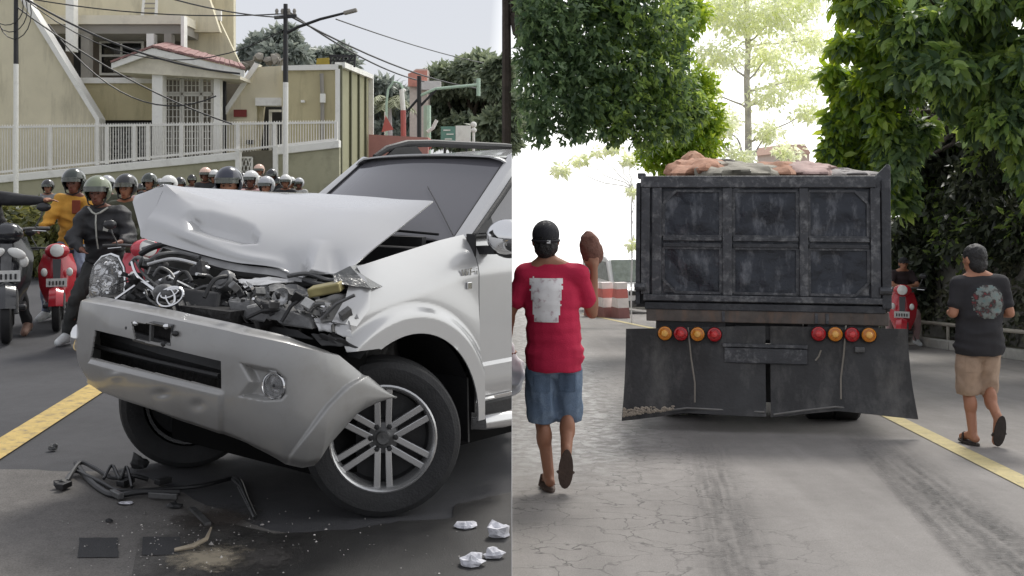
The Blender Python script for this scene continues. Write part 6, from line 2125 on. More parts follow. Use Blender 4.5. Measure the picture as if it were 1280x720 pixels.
# ------------------------------------------------------------------ scooters
PLAS = M('dark_plastic_gloss', (.02, .02, .023), .3, var=.2, coat=.3)
PLATE = M('plate_pale', (.55, .55, .53), .6, var=.15, scale=20)
HLENS = M('headlight_lens', (.75, .75, .72), .1, var=.1, spec=.8)
SEAT = M('seat_vinyl', (.025, .024, .024), .55, var=.2, bump=.2)
def scooter(name, label, loc, rotz, col, s=1.0, group='scooters', accent=None, lamp='round'):
    t = thing(name, label, 'scooter', loc, (0, 0, rotz), group)
    t.scale = (s, s, s)
    acc = accent or PLAS
    for y in (.62, -.62):
        m = RM((0, y, .27), (0, R(90), 0))
        mb = MB(); mb.lathe([(.19, -.035), (.235, -.05), (.262, -.035), (.27, 0), (.262, .035), (.235, .05), (.19, .035)], 28, m); w = mb.build('wheel', TYRE, t, smooth=True)
        mb = MB(); mb.lathe([(.195, -.03), (.17, -.02), (.17, .02), (.195, .03)], 24, m)
        for k in range(5):
            a = k * 6.2832 / 5; mb.bar(m @ Vector((0, 0, 0)), m @ Vector((.18 * math.cos(a), .18 * math.sin(a), 0)), .03)
        mb.build('rim', GREYP, w)
    # front mudguard
    rows_ = []
    for a in np.linspace(R(15), R(150), 12):
        rows_.append([Vector((x, .62 + (.30 - abs(x) * .35) * math.cos(a), .27 + (.31 - abs(x) * .35) * math.sin(a))) for x in (-.085, -.05, 0, .05, .085)])
    mb = MB(); mb.grid(rows_); mb.build('mudguard', col, t, smooth=True, solid=.006)
    for x in (-.085, .085):
        mb = MB(); mb.tube([(x, .62, .27), (x * .9, .50, .60)], .022, 8); mb.build('fork', GREYP, t, smooth=True)
    # front shield
    rows_ = []
    for k in range(13):
        q = k / 12
        z = .36 + .60 * q
        hwid = lerp1(q, [(0, .13), (.3, .21), (.7, .235), (1, .17)])
        y0 = .60 - .20 * q
        rows_.append([Vector((hwid * s_, y0 + .04 - .16 * s_ * s_, z)) for s_ in np.linspace(-1, 1, 13)])
    mb = MB(); mb.grid(rows_); sh = mb.build('front_shield', col, t, smooth=True, solid=.015)
    mb = MB(); mb.slab([(-.035, .645, .45), (.035, .645, .45), (.05, .50, .90), (-.05, .50, .90)], (0, .012, .004)); mb.build('shield_trim', acc, sh)
    mb = MB(); mb.slab([(-.12, .625, .56), (.12, .625, .56), (.12, .60, .66), (-.12, .60, .66)], (0, .05, .01)); pl = mb.build('number_plate', PLATE, sh)
    for k in range(5):
        mb = MB(); mb.box((-.08 + k * .04, .67, .615), (.018, .012, .05)); mb.build('plate_mark', PLAS, pl)
    for x in (-.15, .15):
        mb = MB(); mb.ell((x, .53, .74), (.04, .03, .055), 10, 8); mb.build('indicator', HLENS, sh, smooth=True)
    # handlebar cowl with headlamp
    mb = MB(); mb.ell((0, .42, 1.00), (.15, .11, .10), 18, 12); hc_ = mb.build('handlebar_cowl', col, t, smooth=True)
    if lamp == 'round':
        mb = MB(); mb.lathe([(.085, 0), (.08, .03), (.05, .045), (0, .05)], 20, RM((0, .50, 1.01), (R(-80), 0, 0))); mb.build('headlamp', HLENS, hc_, smooth=True)
    else:
        for x in (-.09, .09):
            mb = MB(); mb.ell((x, .56, .82), (.085, .03, .045), 12, 8, (0, R(25 if x > 0 else -25), 0)); mb.build('headlamp', HLENS, sh, smooth=True)
    mb = MB(); mb.tube([(-.36, .26, 1.03), (-.20, .34, 1.04), (0, .40, 1.02), (.20, .34, 1.04), (.36, .26, 1.03)], .014, 8); mb.build('handlebar', GREYP, t, smooth=True)
    for x in (-1, 1):
        mb = MB(); mb.tube([(x * .25, .315, 1.035), (x * .37, .255, 1.03)], .02, 8); mb.build('grip', SEAT, t)
        mb = MB(); mb.tube([(x * .24, .32, 1.04), (x * .30, .34, 1.16), (x * .31, .34, 1.20)], .007, 6); mb.build('mirror_stem', GREYP, t)
        mb = MB(); mb.ell((x * .32, .34, 1.24), (.065, .018, .045), 12, 8); mb.build('mirror', PLAS, t, smooth=True)
        mb = MB(); mb.tube([(x * .22, .36, 1.02), (x * .34, .33, 1.01)], .006, 6); mb.build('brake_lever', CHROME, t)
    mb = MB(); mb.box((0, .20, .31), (.34, .62, .06)); mb.build('footboard', PLAS, t, bevel=.02)
    mb = MB()
    rows_ = []
    for y, w_, z0, z1 in ((.0, .13, .30, .70), (-.2, .17, .32, .74), (-.5, .17, .40, .76), (-.8, .11, .55, .80), (-.95, .05, .66, .82)):
        rows_.append([Vector((-w_ * .6, y, z0)), Vector((-w_, y, (z0 + z1) / 2)), Vector((-w_ * .8, y, z1)), Vector((w_ * .8, y, z1)), Vector((w_, y, (z0 + z1) / 2)), Vector((w_ * .6, y, z0)), Vector((-w_ * .6, y, z0))])
    mb.grid(rows_); mb.build('rear_body', col, t, smooth=True)
    mb = MB(); mb.ell((0, -.38, .80), (.15, .46, .075), 18, 10); mb.build('seat', SEAT, t, smooth=True)
    mb = MB(); mb.tube([(.16, -.3, .28), (.18, -.6, .32), (.18, -.95, .40)], [.03, .05, .045], 10); mb.build('exhaust', GREYP, t, smooth=True)
    mb = MB(); mb.ell((0, -.95, .76), (.07, .03, .04), 10, 6); mb.build('tail_lamp', M('scooter_tail_red', (.4, .02, .02), .2), t, smooth=True)
    mb = MB(); mb.tube([(-.12, -.15, .30), (-.22, -.10, .02)], .012, 6); mb.build('side_stand', GREYP, t)
    return t
SRED = M('scooter_red', (.50, .025, .04), .25, var=.06, coat=.6)
SRED2 = M('bike_pinkred', (.55, .05, .075), .25, var=.08, coat=.6)
SBLK = M('scooter_black', (.02, .021, .025), .22, var=.2, coat=.6)
p = W(86, 0, 13.2)
scooter('scooter', 'red scooter facing the camera ridden by the person in the yellow jacket', (p.x, 12.9, 0), R(200), SRED, .88)
p = W(-12, 0, 11.7)
scooter('scooter', 'black scooter cut by the left edge below the pointing rider', (p.x, 12.1, 0), R(203), SBLK, 1.12, accent=GREYP, lamp='twin')
p = W(152, 0, 10.9)
scooter('scooter', 'red scooter half hidden behind the smashed headlamp of the car', (p.x, 11.3, 0), R(212), SRED2, 1.0)
p = W(1137, 0, 20.4)
scooter('scooter', 'red scooter waiting by the kerb right of the truck', (p.x, 20.7, gr(20.7)), R(158), SRED, 1.08)
# ------------------------------------------------------------------ people
SKIN = M('skin_brown', lin((150, 104, 80)), .55, var=.08, scale=14)
SKIN2 = M('skin_tan', lin((168, 118, 92)), .55, var=.08, scale=14)
SKIN3 = M('skin_deep', lin((118, 76, 60)), .55, var=.08, scale=14)
HAIR = M('black_hair', (.012, .011, .011), .5, var=.4, scale=60, bump=.5, bscale=120)
EYE_ = M('eye_dark', (.02, .015, .012), .3)
LIP = M('lip', lin((120, 62, 54)), .5)
def cloth(name, col, var=.14, sc=7, rough=.85, **k):
    return M(name, col, rough, var=var, scale=sc, bump=.25, bscale=160, **k)
V3 = Vector
def hand(mb, wrist, d, palmn, thumb, grip=0.0, s=1.0):
    """palm and five curled fingers; d along the hand, palmn palm normal, thumb side direction"""
    wrist, d, n, t = V3(wrist), V3(d).normalized(), V3(palmn).normalized(), V3(thumb).normalized()
    c = wrist + d * .05 * s
    mb.cap(wrist, wrist + d * .05 * s, .026 * s, .03 * s)
    for k in range(4):
        off = t * (.030 - .020 * k) * s
        ln = (.036, .040, .038, .030)[k] * s
        a = c + off + d * .038 * s
        b = a + (d * (1 - grip * .6) + n * (.15 + grip)).normalized() * ln
        e = b + (d * (.6 - grip * 1.2) + n * (.35 + grip * .9)).normalized() * ln * .9
        mb.cap(c + off * .8, a, .012 * s, .0105 * s, 7); mb.cap(a, b, .0100 * s, .009 * s, 7); mb.cap(b, e, .009 * s, .0075 * s, 7)
    a = wrist + d * .02 * s + t * .025 * s
    b = a + (t * .8 + d * .6 + n * (.2 + grip * .4)).normalized() * .042 * s
    e = b + (d * .8 + t * .15 + n * (.3 + grip * .6)).normalized() * .034 * s
    mb.cap(a, b, .013 * s, .011 * s, 7); mb.cap(b, e, .0105 * s, .008 * s, 7)
HEMS = {}
def lerpv(a, b, t): return V3(a).lerp(V3(b), t)

def person(name, label, loc, J, face, top, bottom, skin=SKIN, vox=.012, group=None, sleeve='short', hem=.9, shoes=None, sandal=None, hair=True, eyes=True, grips=(.2, .2),
           torso=1.0, wr=.010, handdir=None, rotz=0):
    """J holds joint positions; face is +1 when the figure looks along +y, -1 towards the camera"""
    t = thing(name, label, 'person', loc, (0, 0, rotz), group)
    J = {k: V3(v) for k, v in J.items()}
    f = face
    b = MB()
    pel, che, nek, hd = J['pelvis'], J['chest'], J['neck'], J['head']
    b.ell(pel, (.155 * torso, .11 * torso, .12), 14, 10)
    for q in (.25, .5, .75):
        b.ell(lerpv(pel, che, q), (.150 * torso, .105 * torso, .14), 14, 10)
    b.ell(che, (.165 * torso, .115 * torso, .17), 14, 10)
    b.cap(J['shL'], J['shR'], .062, .062)
    b.cap(lerpv(che, nek, .6), lerpv(nek, hd, .35), .066, .056)
    b.cap(lerpv(J['shL'], nek, .25), nek + V3((0, 0, .01)), .055, .055); b.cap(lerpv(J['shR'], nek, .25), nek + V3((0, 0, .01)), .055, .055)
    hy = J.get('look', V3((0, f, 0))).normalized()
    hx = V3((hy.y, -hy.x, 0)).normalized()
    yaw = math.atan2(-hy.x, hy.y)
    b.ell(hd + V3((0, 0, .02)), (.076, .096, .100), 16, 12, (0, 0, yaw))
    b.ell(hd + hy * .022 + V3((0, 0, -.055)), (.056, .066, .062), 12, 10, (0, 0, yaw))
    b.cap(hd + hy * .088 + V3((0, 0, .005)), hd + hy * .108 + V3((0, 0, -.028)), .010, .015, 7)
    for s_ in (-1, 1):
        b.ell(hd + hx * s_ * .080 + V3((0, 0, -.005)), (.012, .022, .032), 8, 6, (0, 0, yaw))
    for S in 'LR':
        sh, el, ha = J['sh' + S], J['el' + S], J['ha' + S]
        wrist = lerpv(el, ha, .88)
        b.cap(sh, el, .052, .040); b.cap(lerpv(sh, el, .25), lerpv(sh, el, .6), .054, .048)
        b.cap(el, wrist, .040, .027); b.cap(lerpv(el, wrist, .15), lerpv(el, wrist, .45), .043, .036)
        d = (ha - el).normalized()
        sgn = -1 if S == 'L' else 1
        hdn = (handdir or {}).get(S)
        if hdn: dd, pn, th = hdn
        else: dd, pn, th = d, V3((-sgn, 0, 0)), V3((0, f, .2))
        hand(b, wrist, dd, pn, th, grips[0 if S == 'L' else 1])
        hip, kn, an, to = J['hip' + S], J['kn' + S], J['an' + S], J['to' + S]
        b.cap(hip, kn, .088, .058); b.cap(kn, an, .052, .036); b.ell(lerpv(kn, an, .32) - V3((0, .015 * f, 0)), (.054, .056, .10), 10, 8)
        fd = (to - an)
        heel = an - V3((fd.x, fd.y, 0)) * .25 + V3((0, 0, -.03))
        if fd.z < -.12 and abs(fd.y) < .15:
            heel = an + V3((0, .01, .03))
        b.cap(heel, lerpv(an, to, .4) + V3((0, 0, 0)), .034, .034); b.cap(lerpv(an, to, .25), to, .036, .028)
        b.cap(an, lerpv(an, to, .3), .036, .036)
        if shoes is None and sandal is None:
            pass
    body = blob('body', b, skin, t, vox, 4)
    # upper garment
    g = MB()
    k = .020
    g.ell(che, (.165 * torso + k, .115 * torso + k, .17 + k * .6), 16, 12)
    for q in (-.1, .1, .3, .5, .7, .9):
        g.ell(lerpv(pel, che, q), (lerp1(q, [(-.1, .176), (.1, .170), (.4, .156), (.9, .165)]) * torso + k, .110 * torso + k * 1.2, .12), 16, 12)
    hemz = lerpv(pel, che, -.05 if hem > .5 else .15)
    g.cap(J['shL'], J['shR'], .062 + k, .062 + k)
    g.cap(lerpv(J['shL'], nek, .3), nek - V3((0, 0, .035)), .060, .062); g.cap(lerpv(J['shR'], nek, .3), nek - V3((0, 0, .035)), .060, .062)
    for S in 'LR':
        sh, el, ha = J['sh' + S], J['el' + S], J['ha' + S]
        if sleeve == 'short':
            g.cap(sh, lerpv(sh, el, .62), .068, .066); 
        else:
            g.cap(sh, el, .082 * torso, .068 * torso); g.cap(el, lerpv(el, ha, .80), .066 * torso, .048)
    topo = blob('shirt' if sleeve == 'short' else 'jacket', g, top, t, vox, 10, wr, 7.0, (.55, .55, 1.5))
    HEMS[topo.name] = pel.z - .085
    g = MB()
    g.ell(pel + V3((0, 0, -.03)), (.152 * torso, .112 * torso, .11), 16, 10)
    for S in 'LR':
        hip, kn, an = J['hip' + S], J['kn' + S], J['an' + S]
        if bottom[1] == 'shorts':
            e = lerpv(hip, kn, 1.12)
            g.cap(lerpv(hip, kn, .12), lerpv(hip, kn, .5), .094, .100); g.cap(lerpv(hip, kn, .5), e - (e - hip).normalized() * .06, .100, .098)
        else:
            g.cap(hip, kn, .100, .076); g.cap(kn, lerpv(kn, an, .92), .074, .058)
    bo = blob('shorts' if bottom[1] == 'shorts' else 'trousers', g, bottom[0], t, vox, 4, wr * .8, 10.0, (1, 1, .6))
    if bottom[1] == 'shorts': HEMS[bo.name] = min(J['knL'].z, J['knR'].z) - .03
    if shoes is not None:
        for S in 'LR':
            an, to = J['an' + S], J['to' + S]
            g = MB(); fd = to - an
            g.cap(an - V3((fd.x, fd.y, 0)) * .3 + V3((0, 0, -.025)), lerpv(an, to, .6) + V3((0, 0, -.01)), .048, .046); g.cap(lerpv(an, to, .3), to, .048, .042); g.cap(an, lerpv(an, to, .3), .045, .05)
            blob('shoe', g, shoes, t, vox, 3)
    if sandal is not None:
        for S in 'LR':
            an, to = J['an' + S], J['to' + S]
            fd = to - an
            if fd.z < -.12 and abs(fd.y) < .15:      # heel lifted, sole turned to the back
                up = V3((to.x - an.x, to.y - an.y, to.z - an.z)).normalized()
                c = lerpv(an, to, .42) + V3((0, -f * .052, -.005))
                ax, nrm = up, V3((0, -f, .15)).normalized()
                L_ = .135
            else:
                ax = V3((fd.x, fd.y, 0)).normalized(); nrm = V3((0, 0, -1)); c = lerpv(an, to, .35); c.z = .016; L_ = .135
            sd_ = ax.cross(nrm).normalized()
            out = []
            for a in np.linspace(0, 6.2832, 18, endpoint=False):
                w_ = .047 + .006 * math.cos(a)
                out.append(c + ax * L_ * math.cos(a) + sd_ * w_ * math.sin(a))
            mb = MB(); mb.slab([p - nrm * .008 for p in out], nrm * .018); sl = mb.build('sandal', sandal, t, bevel=.003)
            mb = MB(); mb.tube([c + ax * .02 + sd_ * .05, c + ax * .04 + sd_ * .03 - nrm * .065, c + ax * .07 - nrm * .062, c + ax * .04 - sd_ * .03 - nrm * .065, c + ax * .02 - sd_ * .05], .009, 6); mb.build('strap', sandal, sl, smooth=True)
    if hair:
        g = MB()
        g.ell(hd + V3((0, 0, .035)) - hy * .012, (.084, .100, .098), 16, 12, (0, 0, yaw))
        g.ell(hd + V3((0, 0, -.03)) - hy * .042, (.080, .066, .085), 12, 10, (0, 0, yaw))
        blob('hair', g, HAIR, t, vox * .8, 2, .008, 30)
    if eyes:
        for s_ in (-1, 1):
            mb = MB(); mb.ell(hd + hy * .086 + hx * s_ * .032 + V3((0, 0, .012)), (.012, .010, .007), 8, 6, (0, 0, yaw)); mb.build('eye', EYE_, t)
            mb = MB(); mb.ell(hd + hy * .088 + hx * s_ * .033 + V3((0, 0, .034)), (.018, .009, .004), 8, 6, (0, 0, yaw)); mb.build('eyebrow', HAIR, t)
        mb = MB(); mb.ell(hd + hy * .084 + V3((0, 0, -.062)), (.024, .012, .007), 8, 6, (0, 0, yaw)); mb.build('mouth', LIP, t)
    t['_top'] = topo.name
    return t, topo

def helmet(parent, c, look, mat, s=1.0, visor=None, full=False, strap=True):
    look = V3(look).normalized()
    yaw = math.atan2(-look.x, look.y)
    m = RM(c, (0, 0, yaw)) @ Matrix.Scale(s, 4)
    rows_, msk_ = [], []
    nu, nv = 36, 22
    for i in range(nu + 1):
        a = i / nu * 6.2832 - math.pi / 2          # 0 at -y.. front at +y
        rr = []
        for j in range(nv + 1):
            e = math.pi / 2 - j / nv * R(142)
            rx, ry, rz = .128, .150, .138
            rr.append(V3((rx * math.cos(e) * math.cos(a), ry * math.cos(e) * math.sin(a), .03 + rz * math.sin(e))))
        rows_.append(rr)
    for i in range(nu):
        mrow = []
        for j in range(nv):
            p = (rows_[i][j] + rows_[i + 1][j + 1]) / 2
            lim = .045 if not full else .03
            ok = not (p.y > .045 and p.z < lim and (not full or p.z > -.055))
            mrow.append(ok)
        msk_.append(mrow)
    mb = MB(); mb.grid(rows_, msk_, m)
    h = mb.build('helmet', mat, parent, smooth=True, solid=.012)
    if visor is not None:
        rows_ = []
        for a in np.linspace(R(35), R(145), 12):
            rows_.append([V3((.131 * math.cos(a), .158 * math.sin(a), z)) for z in ((.055, .02, -.02, -.055) if full else (.062, .045, .028, .012))])
        mb = MB(); mb.grid(rows_, None, m); mb.build('visor', visor, h, smooth=True, solid=.004)
    mb = MB()
    mb.tube([m @ V3((.128 * math.cos(a), .152 * math.sin(a), .048)) for a in np.linspace(R(20), R(160), 14)], .006 * s, 6)
    mb.build('trim', BPLA, h)
    if strap:
        mb = MB(); mb.tube([m @ V3(q) for q in ((-.098, .03, -.03), (-.07, .055, -.11), (0, .06, -.135), (.07, .055, -.11), (.098, .03, -.03))], .008 * s, 6); mb.build('chin_strap', BPLA, h)
    return h

SANDAL = M('sandal_dark', (.04, .032, .028), .75, var=.25, scale=20, bump=.2)
SANDALB = M('sandal_brown', (.07, .045, .035), .75, var=.25, scale=20, bump=.2)

# --- man in the red shirt ---
RED_T = cloth('shirt_red', lin((186, 28, 68)), .12, 5)
def denim():
    return M('denim', lin((100, 118, 140)), .9, var=.25, scale=9, bump=.35, bscale=140, dirt=lin((140, 156, 172)), dirt_scale=7, dirt_amt=.6)
rp = W(690, 612, 7.22)
red_man, red_top = person('person', 'man in red T-shirt, cap and denim shorts walking away with one arm raised', (rp.x, 7.22, gr(7.22)),
    dict(head=(-.04, .01, 1.605), neck=(-.035, -.01, 1.47), chest=(-.005, 0, 1.25), pelvis=(.015, 0, .86),
         shL=(-.165, 0, 1.385), elL=(-.275, .03, 1.13), haL=(-.285, .14, .93), shR=(.165, 0, 1.385), elR=(.262, .05, 1.135), haR=(.275, .03, 1.44),
         hipL=(-.08, 0, .82), knL=(-.065, .05, .46), anL=(-.02, -.02, .095), toL=(-.045, .13, .045),
         hipR=(.10, 0, .82), knR=(.105, .09, .46), anR=(.085, -.14, .265), toR=(.075, -.10, .075)),
    1, RED_T, (denim(), 'shorts'), SKIN, .0105, sandal=SANDALB, hair=True, eyes=False, wr=.011, grips=(.6, .5),
    handdir={'R': (V3((-.05, .05, 1)), V3((-.15, .9, .2)), V3((-1, .1, .2)))})
CAPM = cloth('cap_dark', (.022, .022, .026), .2, 12)
g = MB(); c = V3((-.04, .01, 1.605))
g.ell(c + V3((0, -.004, .042)), (.090, .110, .094), 18, 14)
g.slab([c + V3((x, y, .035)) for x, y in ((-.07, .08), (-.075, .13), (-.045, .175), (0, .19), (.045, .175), (.075, .13), (.07, .08))], (0, 0, .012))
capo = blob('cap', g, CAPM, red_man, .008, 3)
mb = MB(); mb.box(c + V3((.015, -.112, .0)), (.024, .01, .02)); mb.build('cap_tag', M('tag_white', (.7, .7, .7), .7), red_man)
mb = MB(); mb.tube([c + V3((.085 * math.cos(a), -.004 + .106 * math.sin(a), .004)) for a in np.linspace(math.pi, 2 * math.pi, 14)], .010, 6); mb.build('cap_band', CAPM, red_man, smooth=True)
# brown chunk in his raised hand
hl_ = thing('stone', 'brown rounded chunk held up in the right hand of the red shirt man', 'stone', V3((rp.x, 7.22, gr(7.22))) + V3((.258, .10, 1.545)))
hl_.scale = (.86, .86, .84)
BRN = M('stone_brown', lin((112, 76, 64)), .85, var=.35, scale=14, bump=.5, bscale=40, dirt=lin((70, 48, 42)), dirt_scale=12, dirt_amt=.7)
mb = MB(); mb.ell((0, 0, 0), (.086, .09, .140), 34, 24, (0, R(-8), 0))
mb.v = [tuple(V3((v[0], v[1], v[2] if v[2] > -.11 else -.11 + (v[2] + .11) * .3)) * (1 + .16 * noise.noise(V3(v) * 9) + .08 * noise.noise(V3(v) * 27))) for v in mb.v]
mb.build('chunk', BRN, hl_, smooth=True, angle=20)
# white bag in his left hand
bgm = M('bag_white', (.72, .72, .74), .5, var=.08, trans=.0)
g = MB(); g.ell((0, 0, .12), (.10, .08, .15), 14, 10); g.cap((0, 0, .22), (.0, .0, .34), .05, .014)
bag = blob('plastic_bag', g, bgm, None, .012, 3, .014, 10)
bag.location = V3((rp.x, 7.22, gr(7.22))) + V3((-.272, .20, .60))
tag(bag, 'white plastic bag hanging beside the left leg of the red shirt man', 'bag')

# --- man in the black shirt on the right ---
BLK_T = cloth('shirt_black', (.022, .021, .024), .25, 6)
KHA = cloth('shorts_khaki', lin((168, 144, 124)), .2, 9)
kp = W(1215, 550, 9.09)
blk_man, blk_top = person('person', 'man in black printed T-shirt and tan shorts walking along the yellow line', (kp.x, 9.09, gr(9.09)),
    dict(head=(.025, .02, 1.50), neck=(.045, 0, 1.38), chest=(.06, 0, 1.17), pelvis=(.055, 0, .82),
         shL=(-.10, 0, 1.305), elL=(-.165, -.03, 1.07), haL=(-.10, .20, 1.05), shR=(.225, 0, 1.305), elR=(.295, -.03, 1.07), haR=(.22, .20, 1.06),
         hipL=(-.025, 0, .79), knL=(-.005, .06, .43), anL=(.0, -.02, .09), toL=(-.03, .13, .04),
         hipR=(.135, 0, .79), knR=(.15, .09, .44), anR=(.15, -.15, .235), toR=(.145, -.10, .045), look=(-.45, .9, 0)),
    1, BLK_T, (KHA, 'shorts'), SKIN2, .012, sandal=SANDAL, eyes=True, wr=.010, torso=1.06)

# --- rider in black jacket beside the car ---
JACK = cloth('jacket_black', (.020, .020, .022), .3, 6, .6)
TRO = cloth('trousers_grey', (.040, .041, .040), .25, 6)
WSHOE = M('shoe_white', (.6, .62, .62), .6, var=.15, scale=20)
jp = W(110, 430, 11.4)
j_man, j_top = person('person', 'rider in black zip jacket and pale green helmet astride a scooter beside the car', (jp.x, 11.4, 0),
    dict(head=(.10, 0, 1.525), neck=(.12, .02, 1.39), chest=(.15, .03, 1.18), pelvis=(.13, .12, .82),
         shL=(-.03, .02, 1.325), elL=(-.12, -.08, 1.07), haL=(.045, -.28, .98), shR=(.33, .02, 1.325), elR=(.44, -.06, 1.08), haR=(.44, -.32, 1.06),
         hipL=(.03, .08, .79), knL=(-.08, -.14, .46), anL=(-.20, -.02, .10), toL=(-.23, -.18, .045),
         hipR=(.24, .08, .79), knR=(.40, -.16, .60), anR=(.46, .05, .30), toR=(.46, -.12, .25), look=(.05, -1, 0)),
    -1, JACK, (TRO, 'long'), SKIN3, .0125, sleeve='long', shoes=WSHOE, hair=False, wr=.022, torso=1.16)
HGRN = M('helmet_olive', lin((120, 128, 104)), .25, var=.08, coat=.5)
helmet(j_man, (.10, 0, 1.545), (.05, -1, 0), HGRN, 1.06, M('visor_clear', (.25, .27, .24), .1, var=.1, trans=.5))
mb = MB(); mb.tube([(.125, -.118, 1.335), (.13, -.142, 1.24), (.135, -.132, 1.10), (.14, -.10, .98)], .008, 6); mb.build('zip', M('zip_grey', (.4, .4, .36), .5), j_man)
mb = MB(); mb.tube([(.03, -.075, 1.40), (.09, -.115, 1.345), (.125, -.12, 1.33), (.165, -.115, 1.345), (.23, -.075, 1.395)], .010, 6); mb.build('collar_trim', MATS['zip_grey'], j_man)
mb = MB(); mb.box((.235, -.135, 1.21), (.05, .012, .10), (0, .2, 0)); mb.build('jacket_badge', MATS['zip_grey'], j_man)
# --- rider in the yellow jacket ---
YJ = cloth('jacket_yellow', lin((206, 152, 62)), .2, 5)
JEAN = cloth('jeans', lin((120, 128, 146)), .2, 7)
yp = W(76, 400, 13.2)
y_man, y_top = person('person', 'rider in yellow orange jacket and dark helmet sitting on the red scooter', (yp.x, 13.2, 0),
    dict(head=(.10, .14, 1.625), neck=(.10, .16, 1.49), chest=(.10, .20, 1.28), pelvis=(.06, .30, .93),
         shL=(-.07, .18, 1.43), elL=(-.17, .06, 1.20), haL=(-.20, -.06, 1.12), shR=(.27, .18, 1.43), elR=(.36, .06, 1.20), haR=(.36, -.06, 1.12),
         hipL=(-.04, .28, .90), knL=(-.17, .0, .60), anL=(-.22, .12, .10), toL=(-.24, -.06, .045),
         hipR=(.16, .28, .90), knR=(.25, -.02, .62), anR=(.28, .10, .36), toR=(.28, -.05, .32)),
    -1, YJ, (JEAN, 'long'), SKIN3, .014, sleeve='long', shoes=WSHOE, hair=False, wr=.02, torso=1.12)
HDK = M('helmet_darkgreen', lin((44, 52, 46)), .2, var=.1, coat=.6)
helmet(y_man, (.10, .14, 1.645), (0, -1, 0), HDK, 1.06, MATS['visor_clear'])
mb = MB(); mb.box((.16, .055, 1.36), (.10, .02, .16)); mb.build('bib_print', M('bib_rust', lin((128, 60, 38)), .8), y_man, bevel=.008)
# --- pointing rider at the left edge ---
lp_ = W(0, 425, 11.9)
l_man, l_top = person('person', 'rider in black sleeves pointing to the right from the left edge', (lp_.x, 11.9, 0),
    dict(head=(-.27, .1, 1.66), neck=(-.26, .12, 1.54), chest=(-.24, .16, 1.34), pelvis=(-.16, .30, 1.0),
         shL=(-.40, .14, 1.48), elL=(-.48, -.05, 1.24), haL=(-.34, -.22, 1.17), shR=(-.07, .14, 1.485), elR=(.20, .06, 1.46), haR=(.50, 0, 1.46),
         hipL=(-.24, .28, .96), knL=(-.36, .0, .62), anL=(-.36, .1, .30), toL=(-.36, -.06, .26),
         hipR=(-.06, .28, .96), knR=(.14, .08, .60), anR=(.20, .22, .12), toR=(.24, .04, .045)),
    -1, JACK, (cloth('trousers_black', (.02, .02, .021)), 'long'), SKIN2, .0135, sleeve='long', shoes=M('shoe_tan', (.2, .12, .09), .7), hair=False, grips=(.5, 0), handdir={'R': (V3((1, 0, .02)), V3((0, 0, -1)), V3((0, -1, .2)))})
helmet(l_man, (-.27, .1, 1.68), (0, -1, 0), HDK, 1.04, MATS['visor_clear'])
# --- rider by the kerb on the right ---
qp = W(1135, 0, 20.5)
q_man, q_top = person('person', 'rider in black cap and dark top resting arms on the red scooter by the kerb', (qp.x, 20.7, gr(20.7)),
    dict(head=(.02, .1, 1.52), neck=(.02, .12, 1.40), chest=(0, .18, 1.20), pelvis=(0, .30, .88),
         shL=(-.16, .16, 1.33), elL=(-.24, -.05, 1.14), haL=(.04, -.16, 1.10), shR=(.17, .16, 1.33), elR=(.24, -.05, 1.14), haR=(-.04, -.18, 1.13),
         hipL=(-.10, .28, .85), knL=(-.24, .0, .58), anL=(-.26, .1, .10), toL=(-.28, -.06, .045),
         hipR=(.10, .28, .85), knR=(.24, .0, .58), anR=(.26, .1, .10), toR=(.28, -.06, .045)),
    -1, cloth('top_maroonblack', (.035, .022, .024)), (cloth('trousers_pinkgrey', lin((170, 140, 140))), 'long'), SKIN2, .017, sleeve='short', shoes=WSHOE, hair=True)
mb = MB(); mb.ell((.02, .1, 1.575), (.092, .108, .07), 14, 8); mb.box((.02, -.04, 1.56), (.13, .12, .014)); mb.build('cap', CAPM, q_man, smooth=True)
# --- onlooker prototype, copied through the crowd after baking ---
proto, proto_top = person('person', 'onlooker', (0, 0, 0),
    dict(head=(0, 0, 1.50), neck=(0, .01, 1.37), chest=(0, .02, 1.17), pelvis=(0, .05, .84),
         shL=(-.17, .02, 1.305), elL=(-.23, .0, 1.05), haL=(-.18, -.2, .95), shR=(.17, .02, 1.305), elR=(.23, .0, 1.05), haR=(.18, -.2, .95),
         hipL=(-.09, .04, .81), knL=(-.13, -.05, .46), anL=(-.14, .0, .10), toL=(-.15, -.15, .045),
         hipR=(.09, .04, .81), knR=(.13, -.05, .46), anR=(.14, .0, .10), toR=(.15, -.15, .045)),
    -1, JACK, (TRO, 'long'), SKIN3, .020, sleeve='long', shoes=None, hair=False, wr=.008)
helmet(proto, (0, 0, 1.525), (0, -1, 0), HDK, 1.06, MATS['visor_clear'])

bake_blobs()

